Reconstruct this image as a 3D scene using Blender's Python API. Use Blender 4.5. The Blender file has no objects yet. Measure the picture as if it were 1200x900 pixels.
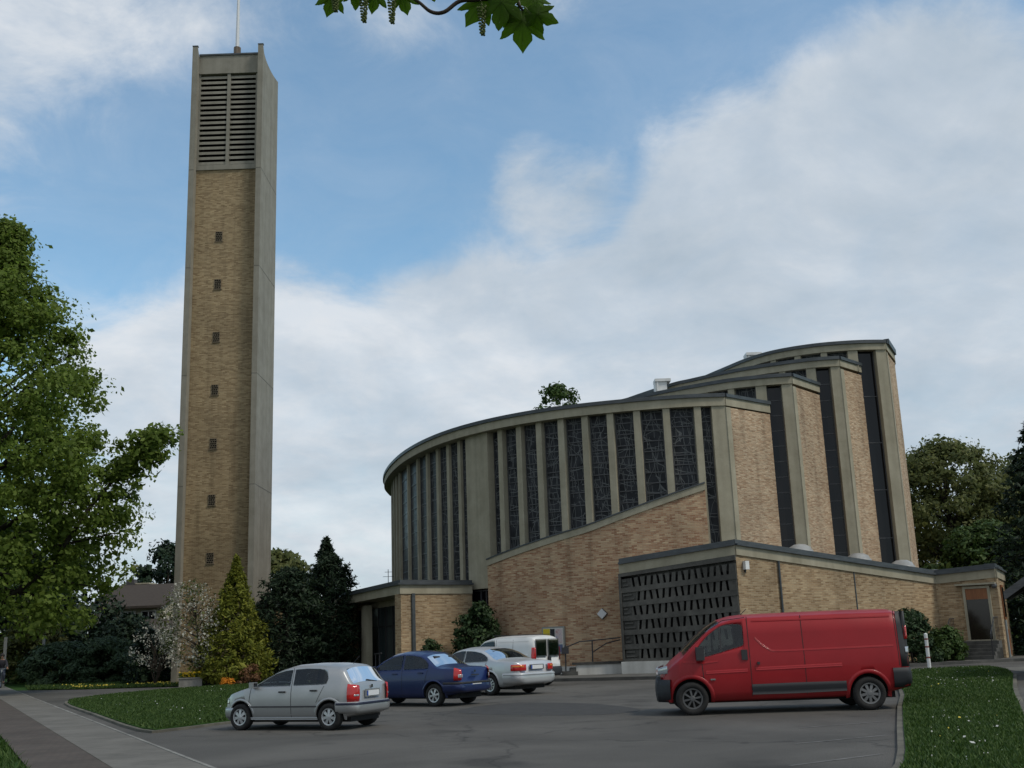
import bpy, bmesh, math, random
import numpy as np
from mathutils import Vector, Matrix

S = bpy.context.scene
COL = S.collection
PI = math.pi
rad = math.radians

# ------------------------------------------------------------------ camera
CAMZ = 1.6
th, ph = rad(13.16), rad(2.05)
Rv = Vector((1, 0, 0)); Fv = Vector((0, math.cos(th), math.sin(th))); Uv = Vector((0, -math.sin(th), math.cos(th)))
rr = math.cos(ph) * Rv - math.sin(ph) * Uv
uu = math.sin(ph) * Rv + math.cos(ph) * Uv
cd = bpy.data.cameras.new('camera'); cam = bpy.data.objects.new('camera', cd); COL.objects.link(cam)
M = Matrix((rr, uu, -Fv)).transposed().to_4x4(); M.translation = (0, 0, CAMZ)
cam.matrix_world = M
cd.sensor_width = 36; cd.lens = 36 * 1283 / 1200; cd.clip_start = .1; cd.clip_end = 3000
S.camera = cam

# ------------------------------------------------------------------ materials
MATS = {}


def nt(name):
    m = bpy.data.materials.new(name); m.use_nodes = True
    t = m.node_tree; t.nodes.clear()
    o = t.nodes.new('ShaderNodeOutputMaterial'); p = t.nodes.new('ShaderNodeBsdfPrincipled')
    t.links.new(p.outputs[0], o.inputs[0])
    MATS[name] = m
    return m, t, p, o


def nd(t, kind, **kw):
    n = t.nodes.new(kind)
    for k, v in kw.items():
        if k.startswith('i_'):
            key = k[2:]
            key = int(key) if key.isdigit() else key.replace('_', ' ')
            n.inputs[key].default_value = v
        else:
            setattr(n, k, v)
    return n


def ramp(t, fac, stops):
    r = t.nodes.new('ShaderNodeValToRGB')
    el = r.color_ramp.elements
    while len(el) < len(stops): el.new(.5)
    for e, (p, c) in zip(el, stops):
        e.position = p; e.color = (c if len(c) == 4 else (*c, 1))
    t.links.new(fac, r.inputs[0])
    return r.outputs[0]


def noisy(name, c0, c1, scale, rough=.85, detail=6, c2=None, coord='Object', stretch=(1, 1, 1), bump=0, bscale=None, metallic=0, spec=.3, big=None):
    """two or three tone noise material in object space"""
    m, t, p, o = nt(name)
    tc = nd(t, 'ShaderNodeTexCoord'); mp = nd(t, 'ShaderNodeMapping'); mp.inputs['Scale'].default_value = stretch
    t.links.new(tc.outputs[coord], mp.inputs[0])
    n = nd(t, 'ShaderNodeTexNoise'); n.inputs['Scale'].default_value = scale; n.inputs['Detail'].default_value = detail; n.inputs['Roughness'].default_value = .65
    t.links.new(mp.outputs[0], n.inputs['Vector'])
    stops = [(.32, c0), (.68, c1)] if c2 is None else [(.3, c0), (.5, c1), (.72, c2)]
    col = ramp(t, n.outputs['Fac'], stops)
    if big:
        n2 = nd(t, 'ShaderNodeTexNoise'); n2.inputs['Scale'].default_value = big[0]; n2.inputs['Detail'].default_value = 4
        t.links.new(tc.outputs[coord], n2.inputs['Vector'])
        v = ramp(t, n2.outputs['Fac'], [(.35, (big[1],) * 3), (.65, (big[2],) * 3)])
        mx = nd(t, 'ShaderNodeMix', data_type='RGBA', blend_type='MULTIPLY'); mx.inputs[0].default_value = 1
        t.links.new(col, mx.inputs[6]); t.links.new(v, mx.inputs[7]); col = mx.outputs[2]
    t.links.new(col, p.inputs['Base Color'])
    p.inputs['Roughness'].default_value = rough; p.inputs['Metallic'].default_value = metallic
    p.inputs['Specular IOR Level'].default_value = spec
    if bump:
        nb = nd(t, 'ShaderNodeTexNoise'); nb.inputs['Scale'].default_value = bscale or scale * 4; nb.inputs['Detail'].default_value = 4
        t.links.new(tc.outputs[coord], nb.inputs['Vector'])
        b = nd(t, 'ShaderNodeBump'); b.inputs['Strength'].default_value = bump; b.inputs['Distance'].default_value = .02
        t.links.new(nb.outputs['Fac'], b.inputs['Height']); t.links.new(b.outputs[0], p.inputs['Normal'])
    return m


def plain(name, c, rough=.5, metallic=0, spec=.5, coat=0):
    m, t, p, o = nt(name)
    p.inputs['Base Color'].default_value = (*c, 1); p.inputs['Roughness'].default_value = rough
    p.inputs['Metallic'].default_value = metallic; p.inputs['Specular IOR Level'].default_value = spec
    p.inputs['Coat Weight'].default_value = coat; p.inputs['Coat Roughness'].default_value = .04
    return m


def brick(name, c1, c2, c3, mortar, rowh=.068, bw=.24, rough_wave=0, big=(.35, .75, 1.1)):
    m, t, p, o = nt(name)
    uv = nd(t, 'ShaderNodeUVMap'); uv.uv_map = 'UVMap'
    tc = nd(t, 'ShaderNodeTexCoord')
    br = nd(t, 'ShaderNodeTexBrick')
    br.inputs['Scale'].default_value = 1; br.inputs['Brick Width'].default_value = bw; br.inputs['Row Height'].default_value = rowh
    br.inputs['Mortar Size'].default_value = .008; br.inputs['Mortar Smooth'].default_value = .3
    br.inputs['Color1'].default_value = (0, 0, 0, 1); br.inputs['Color2'].default_value = (1, 1, 1, 1); br.inputs['Mortar'].default_value = (.5, .5, .5, 1)
    t.links.new(uv.outputs[0], br.inputs['Vector'])
    # a tone for every brick: blocky white noise from brick tone, plus streaks along the courses
    col = ramp(t, br.outputs['Color'], [(0, c1), (.45, c2), (1, c3)])
    mp = nd(t, 'ShaderNodeMapping'); mp.inputs['Scale'].default_value = (1, 3.6, 1)
    t.links.new(uv.outputs[0], mp.inputs[0])
    n = nd(t, 'ShaderNodeTexNoise'); n.inputs['Scale'].default_value = 1.9; n.inputs['Detail'].default_value = 5; n.inputs['Roughness'].default_value = .75
    t.links.new(mp.outputs[0], n.inputs['Vector'])
    v = ramp(t, n.outputs['Fac'], [(.28, (.84, .79, .74)), (.5, (1, 1, 1)), (.72, (1.12, 1.10, 1.05))])
    mx = nd(t, 'ShaderNodeMix', data_type='RGBA', blend_type='MULTIPLY'); mx.inputs[0].default_value = 1
    t.links.new(col, mx.inputs[6]); t.links.new(v, mx.inputs[7])
    n2 = nd(t, 'ShaderNodeTexNoise'); n2.inputs['Scale'].default_value = big[0]; n2.inputs['Detail'].default_value = 5
    t.links.new(tc.outputs['Object'], n2.inputs['Vector'])
    v2 = ramp(t, n2.outputs['Fac'], [(.35, (big[1],) * 3), (.65, (big[2],) * 3)])
    mx2 = nd(t, 'ShaderNodeMix', data_type='RGBA', blend_type='MULTIPLY'); mx2.inputs[0].default_value = 1
    t.links.new(mx.outputs[2], mx2.inputs[6]); t.links.new(v2, mx2.inputs[7])
    mo0 = nd(t, 'ShaderNodeMix', data_type='RGBA'); mo0.inputs[7].default_value = (*mortar, 1)
    t.links.new(br.outputs['Fac'], mo0.inputs[0]); t.links.new(mx2.outputs[2], mo0.inputs[6])
    # rain streaks running down the wall
    mp3 = nd(t, 'ShaderNodeMapping'); mp3.inputs['Scale'].default_value = (1.5, .10, 1); t.links.new(uv.outputs[0], mp3.inputs[0])
    n4 = nd(t, 'ShaderNodeTexNoise'); n4.inputs['Scale'].default_value = 1.3; n4.inputs['Detail'].default_value = 6; t.links.new(mp3.outputs[0], n4.inputs['Vector'])
    v4 = ramp(t, n4.outputs['Fac'], [(.30, (.74, .73, .72)), (.46, (1, 1, 1)), (.7, (1.06, 1.05, 1.03))])
    mo = nd(t, 'ShaderNodeMix', data_type='RGBA', blend_type='MULTIPLY'); mo.inputs[0].default_value = 1
    t.links.new(mo0.outputs[2], mo.inputs[6]); t.links.new(v4, mo.inputs[7])
    t.links.new(mo.outputs[2], p.inputs['Base Color'])
    p.inputs['Roughness'].default_value = .9; p.inputs['Specular IOR Level'].default_value = .2
    b = nd(t, 'ShaderNodeBump'); b.inputs['Strength'].default_value = .6; b.inputs['Distance'].default_value = .015
    b.invert = True
    t.links.new(br.outputs['Fac'], b.inputs['Height'])
    last = b
    if rough_wave:
        nb = nd(t, 'ShaderNodeTexNoise'); nb.inputs['Scale'].default_value = 3.4; nb.inputs['Detail'].default_value = 3; nb.inputs['Distortion'].default_value = .8
        mp2 = nd(t, 'ShaderNodeMapping'); mp2.inputs['Scale'].default_value = (1, 2.2, 1)
        t.links.new(uv.outputs[0], mp2.inputs[0]); t.links.new(mp2.outputs[0], nb.inputs['Vector'])
        b2 = nd(t, 'ShaderNodeBump'); b2.inputs['Strength'].default_value = rough_wave; b2.inputs['Distance'].default_value = .06
        t.links.new(nb.outputs['Fac'], b2.inputs['Height']); t.links.new(b.outputs[0], b2.inputs['Normal']); last = b2
    t.links.new(last.outputs[0], p.inputs['Normal'])
    return m


def leafmat(name, c0, c1, c2, trans=.35, tcol=None):
    m, t, p, o = nt(name)
    g = nd(t, 'ShaderNodeNewGeometry')
    col = ramp(t, g.outputs['Random Per Island'], [(0, c0), (.55, c1), (1, c2)])
    t.links.new(col, p.inputs['Base Color']); p.inputs['Roughness'].default_value = .6; p.inputs['Specular IOR Level'].default_value = .25
    tr = nd(t, 'ShaderNodeBsdfTranslucent')
    if tcol:
        tr.inputs[0].default_value = (*tcol, 1)
    else:
        t.links.new(col, tr.inputs[0])
    mx = nd(t, 'ShaderNodeMixShader'); mx.inputs[0].default_value = trans
    t.links.new(p.outputs[0], mx.inputs[1]); t.links.new(tr.outputs[0], mx.inputs[2]); t.links.new(mx.outputs[0], o.inputs[0])
    return m


def lead_glass(name, base, line):
    """dark stained glass crossed by long irregular leading lines"""
    m, t, p, o = nt(name)
    uv = nd(t, 'ShaderNodeUVMap'); uv.uv_map = 'UVMap'
    nz = nd(t, 'ShaderNodeTexNoise'); nz.inputs['Scale'].default_value = .8; nz.inputs['Detail'].default_value = 1.5
    t.links.new(uv.outputs[0], nz.inputs['Vector'])
    brk = nd(t, 'ShaderNodeTexNoise'); brk.inputs['Scale'].default_value = 1.6; brk.inputs['Detail'].default_value = 1
    t.links.new(uv.outputs[0], brk.inputs['Vector'])
    fac = None
    for i, (ang, sc, wob, wd, lo) in enumerate(((8, 2.4, 1.0, .020, .36), (-17, 1.9, 1.2, .018, .40), (3, 3.6, .6, .027, .44), (82, 1.9, 1.0, .021, .36), (101, 1.5, 1.2, .016, .42), (28, 1.3, 1.6, .014, .44))):
        ca, sa = math.cos(rad(ang)), math.sin(rad(ang))
        dt = nd(t, 'ShaderNodeVectorMath', operation='DOT_PRODUCT'); dt.inputs[1].default_value = (ca * sc, sa * sc, 0)
        t.links.new(uv.outputs[0], dt.inputs[0])
        sx = nd(t, 'ShaderNodeSeparateColor'); t.links.new(nz.outputs['Color'], sx.inputs[0])
        w1 = nd(t, 'ShaderNodeMath', operation='MULTIPLY_ADD'); w1.inputs[1].default_value = wob
        t.links.new(sx.outputs[i % 3], w1.inputs[0]); t.links.new(dt.outputs['Value'], w1.inputs[2])
        v = nd(t, 'ShaderNodeTexVoronoi', voronoi_dimensions='1D', feature='DISTANCE_TO_EDGE'); v.inputs['Scale'].default_value = 1
        t.links.new(w1.outputs[0], v.inputs['W'])
        lt = nd(t, 'ShaderNodeMapRange'); lt.inputs[1].default_value = wd; lt.inputs[2].default_value = wd * 1.8; lt.inputs[3].default_value = 1; lt.inputs[4].default_value = 0
        t.links.new(v.outputs['Distance'], lt.inputs[0])
        sb = nd(t, 'ShaderNodeSeparateColor'); t.links.new(brk.outputs['Color'], sb.inputs[0])
        gt = nd(t, 'ShaderNodeMath', operation='GREATER_THAN'); gt.inputs[1].default_value = lo; t.links.new(sb.outputs[(i * 2 + 1) % 3], gt.inputs[0])
        ml = nd(t, 'ShaderNodeMath', operation='MULTIPLY'); t.links.new(lt.outputs[0], ml.inputs[0]); t.links.new(gt.outputs[0], ml.inputs[1])
        if fac is None: fac = ml.outputs[0]
        else:
            mm = nd(t, 'ShaderNodeMath', operation='MAXIMUM'); t.links.new(fac, mm.inputs[0]); t.links.new(ml.outputs[0], mm.inputs[1]); fac = mm.outputs[0]
    vc = nd(t, 'ShaderNodeTexVoronoi'); vc.inputs['Scale'].default_value = 2.2
    t.links.new(uv.outputs[0], vc.inputs['Vector'])
    gcol = ramp(t, vc.outputs['Distance'], [(0, base), (1, tuple(min(1, c * 2.6) for c in base))])
    mx = nd(t, 'ShaderNodeMix', data_type='RGBA'); mx.inputs[7].default_value = (*line, 1)
    t.links.new(fac, mx.inputs[0]); t.links.new(gcol, mx.inputs[6]); t.links.new(mx.outputs[2], p.inputs['Base Color'])
    r = nd(t, 'ShaderNodeMapRange'); r.inputs[3].default_value = .3; r.inputs[4].default_value = .7
    t.links.new(fac, r.inputs[0]); t.links.new(r.outputs[0], p.inputs['Roughness'])
    b = nd(t, 'ShaderNodeBump'); b.inputs['Strength'].default_value = .5; b.inputs['Distance'].default_value = .01
    t.links.new(fac, b.inputs['Height']); t.links.new(b.outputs[0], p.inputs['Normal'])
    p.inputs['Specular IOR Level'].default_value = .04
    return m


def stained_concrete(name, a, b, streak=.7):
    """concrete with vertical weather streaks"""
    m, t, p, o = nt(name)
    tc = nd(t, 'ShaderNodeTexCoord')
    n = nd(t, 'ShaderNodeTexNoise'); n.inputs['Scale'].default_value = 1.1; n.inputs['Detail'].default_value = 8; n.inputs['Roughness'].default_value = .7
    t.links.new(tc.outputs['Object'], n.inputs['Vector'])
    col = ramp(t, n.outputs['Fac'], [(.3, a), (.7, b)])
    mp = nd(t, 'ShaderNodeMapping'); mp.inputs['Scale'].default_value = (3, 3, .12)
    t.links.new(tc.outputs['Object'], mp.inputs[0])
    n2 = nd(t, 'ShaderNodeTexNoise'); n2.inputs['Scale'].default_value = 1.0; n2.inputs['Detail'].default_value = 6
    t.links.new(mp.outputs[0], n2.inputs['Vector'])
    v = ramp(t, n2.outputs['Fac'], [(.32, (streak,) * 3), (.6, (1.04,) * 3)])
    mx = nd(t, 'ShaderNodeMix', data_type='RGBA', blend_type='MULTIPLY'); mx.inputs[0].default_value = 1
    t.links.new(col, mx.inputs[6]); t.links.new(v, mx.inputs[7]); t.links.new(mx.outputs[2], p.inputs['Base Color'])
    p.inputs['Roughness'].default_value = .9; p.inputs['Specular IOR Level'].default_value = .2
    nb = nd(t, 'ShaderNodeTexNoise'); nb.inputs['Scale'].default_value = 30
    t.links.new(tc.outputs['Object'], nb.inputs['Vector'])
    bp = nd(t, 'ShaderNodeBump'); bp.inputs['Strength'].default_value = .2; bp.inputs['Distance'].default_value = .01
    t.links.new(nb.outputs['Fac'], bp.inputs['Height']); t.links.new(bp.outputs[0], p.inputs['Normal'])
    return m


def asphalt():
    m, t, p, o = nt('asphalt')
    tc = nd(t, 'ShaderNodeTexCoord')
    n = nd(t, 'ShaderNodeTexNoise'); n.inputs['Scale'].default_value = .22; n.inputs['Detail'].default_value = 9; n.inputs['Roughness'].default_value = .6; n.inputs['Distortion'].default_value = .5
    t.links.new(tc.outputs['Object'], n.inputs['Vector'])
    c = ramp(t, n.outputs['Fac'], [(.28, (.052, .049, .043)), (.48, (.076, .071, .063)), (.72, (.116, .109, .097))])
    g = nd(t, 'ShaderNodeTexNoise'); g.inputs['Scale'].default_value = 60; g.inputs['Detail'].default_value = 2
    t.links.new(tc.outputs['Object'], g.inputs['Vector'])
    gr = ramp(t, g.outputs['Fac'], [(.3, (.60,) * 3), (.7, (1.42,) * 3)])
    mx = nd(t, 'ShaderNodeMix', data_type='RGBA', blend_type='MULTIPLY'); mx.inputs[0].default_value = 1
    t.links.new(c, mx.inputs[6]); t.links.new(gr, mx.inputs[7])
    # cracks and oil spots
    v = nd(t, 'ShaderNodeTexVoronoi', feature='DISTANCE_TO_EDGE'); v.inputs['Scale'].default_value = .16
    nz = nd(t, 'ShaderNodeTexNoise'); nz.inputs['Scale'].default_value = .8; nz.inputs['Detail'].default_value = 5
    t.links.new(tc.outputs['Object'], nz.inputs['Vector'])
    ad = nd(t, 'ShaderNodeMix', data_type='RGBA', blend_type='LINEAR_LIGHT'); ad.inputs[0].default_value = .8
    t.links.new(tc.outputs['Object'], ad.inputs[6]); t.links.new(nz.outputs['Color'], ad.inputs[7]); t.links.new(ad.outputs[2], v.inputs['Vector'])
    cr = ramp(t, v.outputs['Distance'], [(0, (.55,) * 3), (.006, (1,) * 3)])
    m2 = nd(t, 'ShaderNodeMix', data_type='RGBA', blend_type='MULTIPLY'); m2.inputs[0].default_value = 1
    t.links.new(mx.outputs[2], m2.inputs[6]); t.links.new(cr, m2.inputs[7])
    os_ = nd(t, 'ShaderNodeTexNoise'); os_.inputs['Scale'].default_value = .55; os_.inputs['Detail'].default_value = 3
    t.links.new(tc.outputs['Object'], os_.inputs['Vector'])
    oc = ramp(t, os_.outputs['Fac'], [(.30, (.55,) * 3), (.42, (1,) * 3)])
    m3 = nd(t, 'ShaderNodeMix', data_type='RGBA', blend_type='MULTIPLY'); m3.inputs[0].default_value = 1
    t.links.new(m2.outputs[2], m3.inputs[6]); t.links.new(oc, m3.inputs[7])
    t.links.new(m3.outputs[2], p.inputs['Base Color']); p.inputs['Roughness'].default_value = .88; p.inputs['Specular IOR Level'].default_value = .3
    b = nd(t, 'ShaderNodeBump'); b.inputs['Strength'].default_value = .4; b.inputs['Distance'].default_value = .01
    t.links.new(g.outputs['Fac'], b.inputs['Height']); t.links.new(b.outputs[0], p.inputs['Normal'])
    return m


def paving(name, ca, cb, w, h, mortar, rot=0):
    m, t, p, o = nt(name)
    tc = nd(t, 'ShaderNodeTexCoord'); mp = nd(t, 'ShaderNodeMapping'); mp.inputs['Rotation'].default_value = (0, 0, rot)
    t.links.new(tc.outputs['Object'], mp.inputs[0])
    br = nd(t, 'ShaderNodeTexBrick'); br.inputs['Scale'].default_value = 1; br.inputs['Brick Width'].default_value = w; br.inputs['Row Height'].default_value = h
    br.inputs['Mortar Size'].default_value = .008; br.inputs['Color1'].default_value = (*ca, 1); br.inputs['Color2'].default_value = (*cb, 1); br.inputs['Mortar'].default_value = (*mortar, 1)
    t.links.new(mp.outputs[0], br.inputs['Vector'])
    n = nd(t, 'ShaderNodeTexNoise'); n.inputs['Scale'].default_value = .7; n.inputs['Detail'].default_value = 8; n.inputs['Roughness'].default_value = .7
    t.links.new(tc.outputs['Object'], n.inputs['Vector'])
    v = ramp(t, n.outputs['Fac'], [(.3, (.7,) * 3), (.7, (1.15,) * 3)])
    mx = nd(t, 'ShaderNodeMix', data_type='RGBA', blend_type='MULTIPLY'); mx.inputs[0].default_value = 1
    t.links.new(br.outputs['Color'], mx.inputs[6]); t.links.new(v, mx.inputs[7]); t.links.new(mx.outputs[2], p.inputs['Base Color'])
    p.inputs['Roughness'].default_value = .9; p.inputs['Specular IOR Level'].default_value = .2
    return m


BR_WALL = brick('yellow_brick', (.24, .155, .085), (.36, .25, .145), (.45, .34, .21), (.33, .27, .185))
BR_RED = brick('mottled_brick', (.26, .13, .075), (.385, .245, .15), (.47, .345, .22), (.36, .28, .195), big=(.5, .8, 1.1))
BR_SIDE = brick('rough_brick', (.31, .20, .125), (.42, .30, .20), (.49, .38, .265), (.38, .305, .22), rough_wave=.7)
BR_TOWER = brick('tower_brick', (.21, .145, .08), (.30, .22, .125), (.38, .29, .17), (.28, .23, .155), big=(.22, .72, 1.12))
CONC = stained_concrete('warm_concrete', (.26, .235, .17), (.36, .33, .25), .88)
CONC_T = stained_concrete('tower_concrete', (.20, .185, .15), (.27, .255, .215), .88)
CONC_W = stained_concrete('white_plinth', (.40, .39, .36), (.50, .49, .46), .8)
DARKC = noisy('dark_concrete', (.035, .034, .031), (.085, .083, .075), 2.5, rough=.95, bump=.3, big=(.6, .7, 1.15))
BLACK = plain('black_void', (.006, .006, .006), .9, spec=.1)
SLATE = noisy('slate_roofing', (.032, .037, .041), (.065, .075, .082), 2.2, rough=.55, stretch=(1, 1, 4), spec=.5)
ROOFM = noisy('roof_felt', (.10, .11, .12), (.19, .205, .215), .5, rough=.7)
GLASSD = lead_glass('leaded_glass', (.017, .018, .020), (.125, .13, .13))
GLASSP = plain('dark_window', (.006, .006, .007), .06, spec=.3)
IRON = plain('black_iron', (.02, .02, .022), .5)
IRONG = plain('window_bar', (.055, .055, .058), .5)
ZINC = noisy('zinc_pipe', (.05, .06, .065), (.09, .10, .105), 4, rough=.55, metallic=.3)
WHITE = noisy('white_paint', (.55, .55, .54), (.72, .72, .70), 1.5, rough=.5)
DOORG = noisy('dark_door', (.016, .026, .028), (.03, .045, .047), 1.3, rough=.3, stretch=(6, 6, .4))
WOOD = noisy('brown_wood', (.16, .06, .025), (.26, .11, .045), 3, rough=.5, stretch=(6, 6, .5))
WOODD = noisy('dark_timber', (.012, .011, .010), (.03, .027, .024), 2.5, rough=.8, stretch=(4, 4, .6))
STONE = noisy('kerb_stone', (.15, .145, .13), (.27, .26, .235), 1.8, rough=.95, big=(.4, .75, 1.1), bump=.3)
ASPH = asphalt()
PAVE = paving('pale_paving', (.135, .127, .112), (.152, .143, .126), .5, .5, (.095, .09, .08), rad(27))
REDP = paving('red_paving', (.080, .068, .058), (.098, .078, .066), .2, .1, (.06, .052, .045), rad(27))
GRND = noisy('grass_ground', (.018, .042, .010), (.04, .085, .018), .5, rough=1, spec=.05, big=(3, .7, 1.2))
LINE = noisy('worn_line_paint', (.075, .073, .067), (.19, .185, .175), 3, rough=.9)
BARK = noisy('bark', (.022, .017, .013), (.06, .05, .04), 5, rough=1, stretch=(1, 1, .25), bump=.6)
BLADE = leafmat('grass_blades', (.027, .055, .010), (.048, .09, .017), (.085, .13, .03), .3)
L_MAPLE = leafmat('spring_maple_leaf', (.08, .12, .016), (.145, .21, .032), (.23, .305, .065), .6)
L_GREEN = leafmat('broad_leaf', (.03, .06, .014), (.055, .10, .022), (.09, .13, .034), .35)
L_BROWN = leafmat('young_oak_leaf', (.065, .082, .024), (.12, .138, .042), (.18, .19, .065), .45)
L_DARK = leafmat('dark_evergreen', (.006, .016, .007), (.012, .028, .011), (.024, .044, .018), .12)
L_YEW = leafmat('yew_needle', (.008, .018, .009), (.016, .033, .014), (.03, .05, .022), .12)
L_JUNI = leafmat('juniper_needle', (.018, .038, .015), (.034, .062, .025), (.055, .09, .038), .2)
L_GOLD = leafmat('golden_cypress', (.07, .088, .010), (.15, .17, .020), (.25, .25, .035), .3)
L_GOLDD = leafmat('dull_gold_conifer', (.03, .04, .008), (.065, .07, .014), (.10, .10, .02), .2)
L_MAGP = leafmat('magnolia_petal', (.36, .35, .29), (.50, .49, .42), (.60, .59, .52), .3)
L_MAGL = leafmat('magnolia_leaf', (.05, .07, .02), (.09, .11, .03), (.14, .15, .05), .35)
L_LAUR = leafmat('laurel_leaf', (.014, .03, .010), (.026, .052, .018), (.048, .08, .028), .2)
L_YEL = leafmat('yellow_flower', (.55, .38, .01), (.65, .46, .02), (.7, .5, .04), .2)
L_ORA = leafmat('orange_flower', (.5, .14, .01), (.6, .22, .015), (.65, .3, .03), .2)
L_RUST = leafmat('rust_shrub', (.10, .05, .02), (.15, .075, .035), (.19, .10, .05), .2)
DAISY = plain('daisy_petal', (.42, .42, .38), .8)
DAND = plain('dandelion', (.5, .4, .05), .8)


# ------------------------------------------------------------------ object helpers
def link(o, parent=None):
    COL.objects.link(o)
    if parent is not None: o.parent = parent
    return o


def tag(o, label=None, cat=None, group=None, kind=None):
    if label: o['label'] = label
    if cat: o['category'] = cat
    if group: o['group'] = group
    if kind: o['kind'] = kind
    return o


def thing(name, label, cat, loc=(0, 0, 0), rz=0, group=None):
    o = bpy.data.objects.new(name, None); o.empty_display_size = .3
    o.location = loc; o.rotation_euler = (0, 0, rz)
    link(o)
    return tag(o, label, cat, group)


class MB:
    """collects faces, with metric UVs and material slots"""

    def __init__(s):
        s.v = []; s.f = []; s.uv = []; s.mi = []

    def quad(s, pts, uvs=None, mi=0):
        i = len(s.v); s.v += [tuple(p) for p in pts]; s.f.append(tuple(range(i, i + len(pts))))
        if uvs is None:
            # metric planar mapping
            n = Vector((0, 0, 0)); P = [Vector(p) for p in pts]
            for a in range(len(P)): n += (P[a] - P[0]).cross(P[(a + 1) % len(P)] - P[0])
            n = n.normalized() if n.length > 0 else Vector((0, 0, 1))
            if abs(n.z) > .9: uvs = [(p.x, p.y) for p in P]
            else:
                t = Vector((-n.y, n.x, 0)).normalized(); uvs = [(p.dot(t), p.z) for p in P]
        s.uv += list(uvs); s.mi.append(mi)

    def hexa(s, b, t, mi=0):
        """b: 4 bottom pts ccw from above, t: 4 top pts"""
        s.quad(b[::-1], mi=mi); s.quad(t, mi=mi)
        for i in range(4):
            j = (i + 1) % 4
            s.quad([b[i], b[j], t[j], t[i]], mi=mi)

    def box(s, c, sz, rz=0, mi=0, ax=None):
        cx, cy, cz = c; hx, hy, hz = sz[0] / 2, sz[1] / 2, sz[2] / 2
        ca, sa = math.cos(rz), math.sin(rz)
        q = [(cx + x * ca - y * sa, cy + x * sa + y * ca) for x, y in ((-hx, -hy), (hx, -hy), (hx, hy), (-hx, hy))]
        s.hexa([(x, y, cz - hz) for x, y in q], [(x, y, cz + hz) for x, y in q], mi)

    def prism(s, poly, z0, z1, mi=0):
        """vertical prism over a ccw polygon"""
        s.quad([(x, y, z1) for x, y in poly], mi=mi); s.quad([(x, y, z0) for x, y in poly[::-1]], mi=mi)
        for i in range(len(poly)):
            a, b = poly[i], poly[(i + 1) % len(poly)]
            s.quad([(*a, z0), (*b, z0), (*b, z1), (*a, z1)], mi=mi)

    def tube(s, pts, r, n=8, mi=0, caps=True):
        P = [Vector(p) for p in pts]; rs = r if isinstance(r, (list, tuple)) else [r] * len(P)
        rings = []
        for i, p in enumerate(P):
            d = (P[min(i + 1, len(P) - 1)] - P[max(i - 1, 0)]).normalized()
            a = d.cross(Vector((0, 0, 1)))
            if a.length < .05: a = d.cross(Vector((0, 1, 0)))
            a.normalize(); b = d.cross(a)
            rings.append([p + (a * math.cos(2 * PI * k / n) + b * math.sin(2 * PI * k / n)) * rs[i] for k in range(n)])
        base = len(s.v)
        for ring in rings: s.v += [tuple(q) for q in ring]
        for i in range(len(P) - 1):
            for k in range(n):
                k2 = (k + 1) % n
                s.f.append((base + i * n + k, base + i * n + k2, base + (i + 1) * n + k2, base + (i + 1) * n + k)); s.uv += [(0, 0)] * 4; s.mi.append(mi)
        if caps:
            s.f.append(tuple(base + k for k in range(n))[::-1]); s.uv += [(0, 0)] * n; s.mi.append(mi)
            s.f.append(tuple(base + (len(P) - 1) * n + k for k in range(n))); s.uv += [(0, 0)] * n; s.mi.append(mi)

    def lathe(s, prof, n=20, M=Matrix(), mi=0):
        """prof (r, h) turned about local z, placed by M"""
        base = len(s.v)
        for r, h in prof:
            for k in range(n):
                s.v.append(tuple(M @ Vector((r * math.cos(2 * PI * k / n), r * math.sin(2 * PI * k / n), h))))
        for i in range(len(prof) - 1):
            for k in range(n):
                k2 = (k + 1) % n
                s.f.append((base + i * n + k, base + i * n + k2, base + (i + 1) * n + k2, base + (i + 1) * n + k)); s.uv += [(0, 0)] * 4; s.mi.append(mi)

    def ribbon(s, path, z0, z1, thick, out=0, mi=0, u0=0):
        """wall along a plan path walked with the outside on its left; out = how far its face stands proud"""
        n = len(path); P = [Vector(p) for p in path]
        z0 = z0 if isinstance(z0, (list, tuple)) else [z0] * n; z1 = z1 if isinstance(z1, (list, tuple)) else [z1] * n
        N = []
        for i in range(n):
            acc = Vector((0, 0)); 
            ns = []
            for a, b in ((i - 1, i), (i, i + 1)):
                if a >= 0 and b < n:
                    d = (P[b] - P[a]).normalized(); ns.append(Vector((-d.y, d.x)))
            m = sum(ns, Vector((0, 0))).normalized()
            N.append(m / max(.4, m.dot(ns[0])))
        O = [P[i] + N[i] * out for i in range(n)]; I = [P[i] + N[i] * (out - thick) for i in range(n)]
        u = [u0]
        for i in range(1, n): u.append(u[-1] + (P[i] - P[i - 1]).length)
        for i in range(n - 1):
            j = i + 1
            a0, b0 = (*O[i], z0[i]), (*O[j], z0[j]); a1, b1 = (*O[i], z1[i]), (*O[j], z1[j])
            c0, d0 = (*I[i], z0[i]), (*I[j], z0[j]); c1, d1 = (*I[i], z1[i]), (*I[j], z1[j])
            # outside (walked with outside on the left): seen from outside, right to left
            s.quad([b0, a0, a1, b1], [(-u[j], z0[j]), (-u[i], z0[i]), (-u[i], z1[i]), (-u[j], z1[j])], mi)
            s.quad([c0, d0, d1, c1], [(u[i], z0[i]), (u[j], z0[j]), (u[j], z1[j]), (u[i], z1[i])], mi)
            s.quad([a1, c1, d1, b1], [(u[i], 0), (u[i], thick), (u[j], thick), (u[j], 0)], mi)
            s.quad([a0, b0, d0, c0], [(u[i], 0), (u[j], 0), (u[j], thick), (u[i], thick)], mi)
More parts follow.
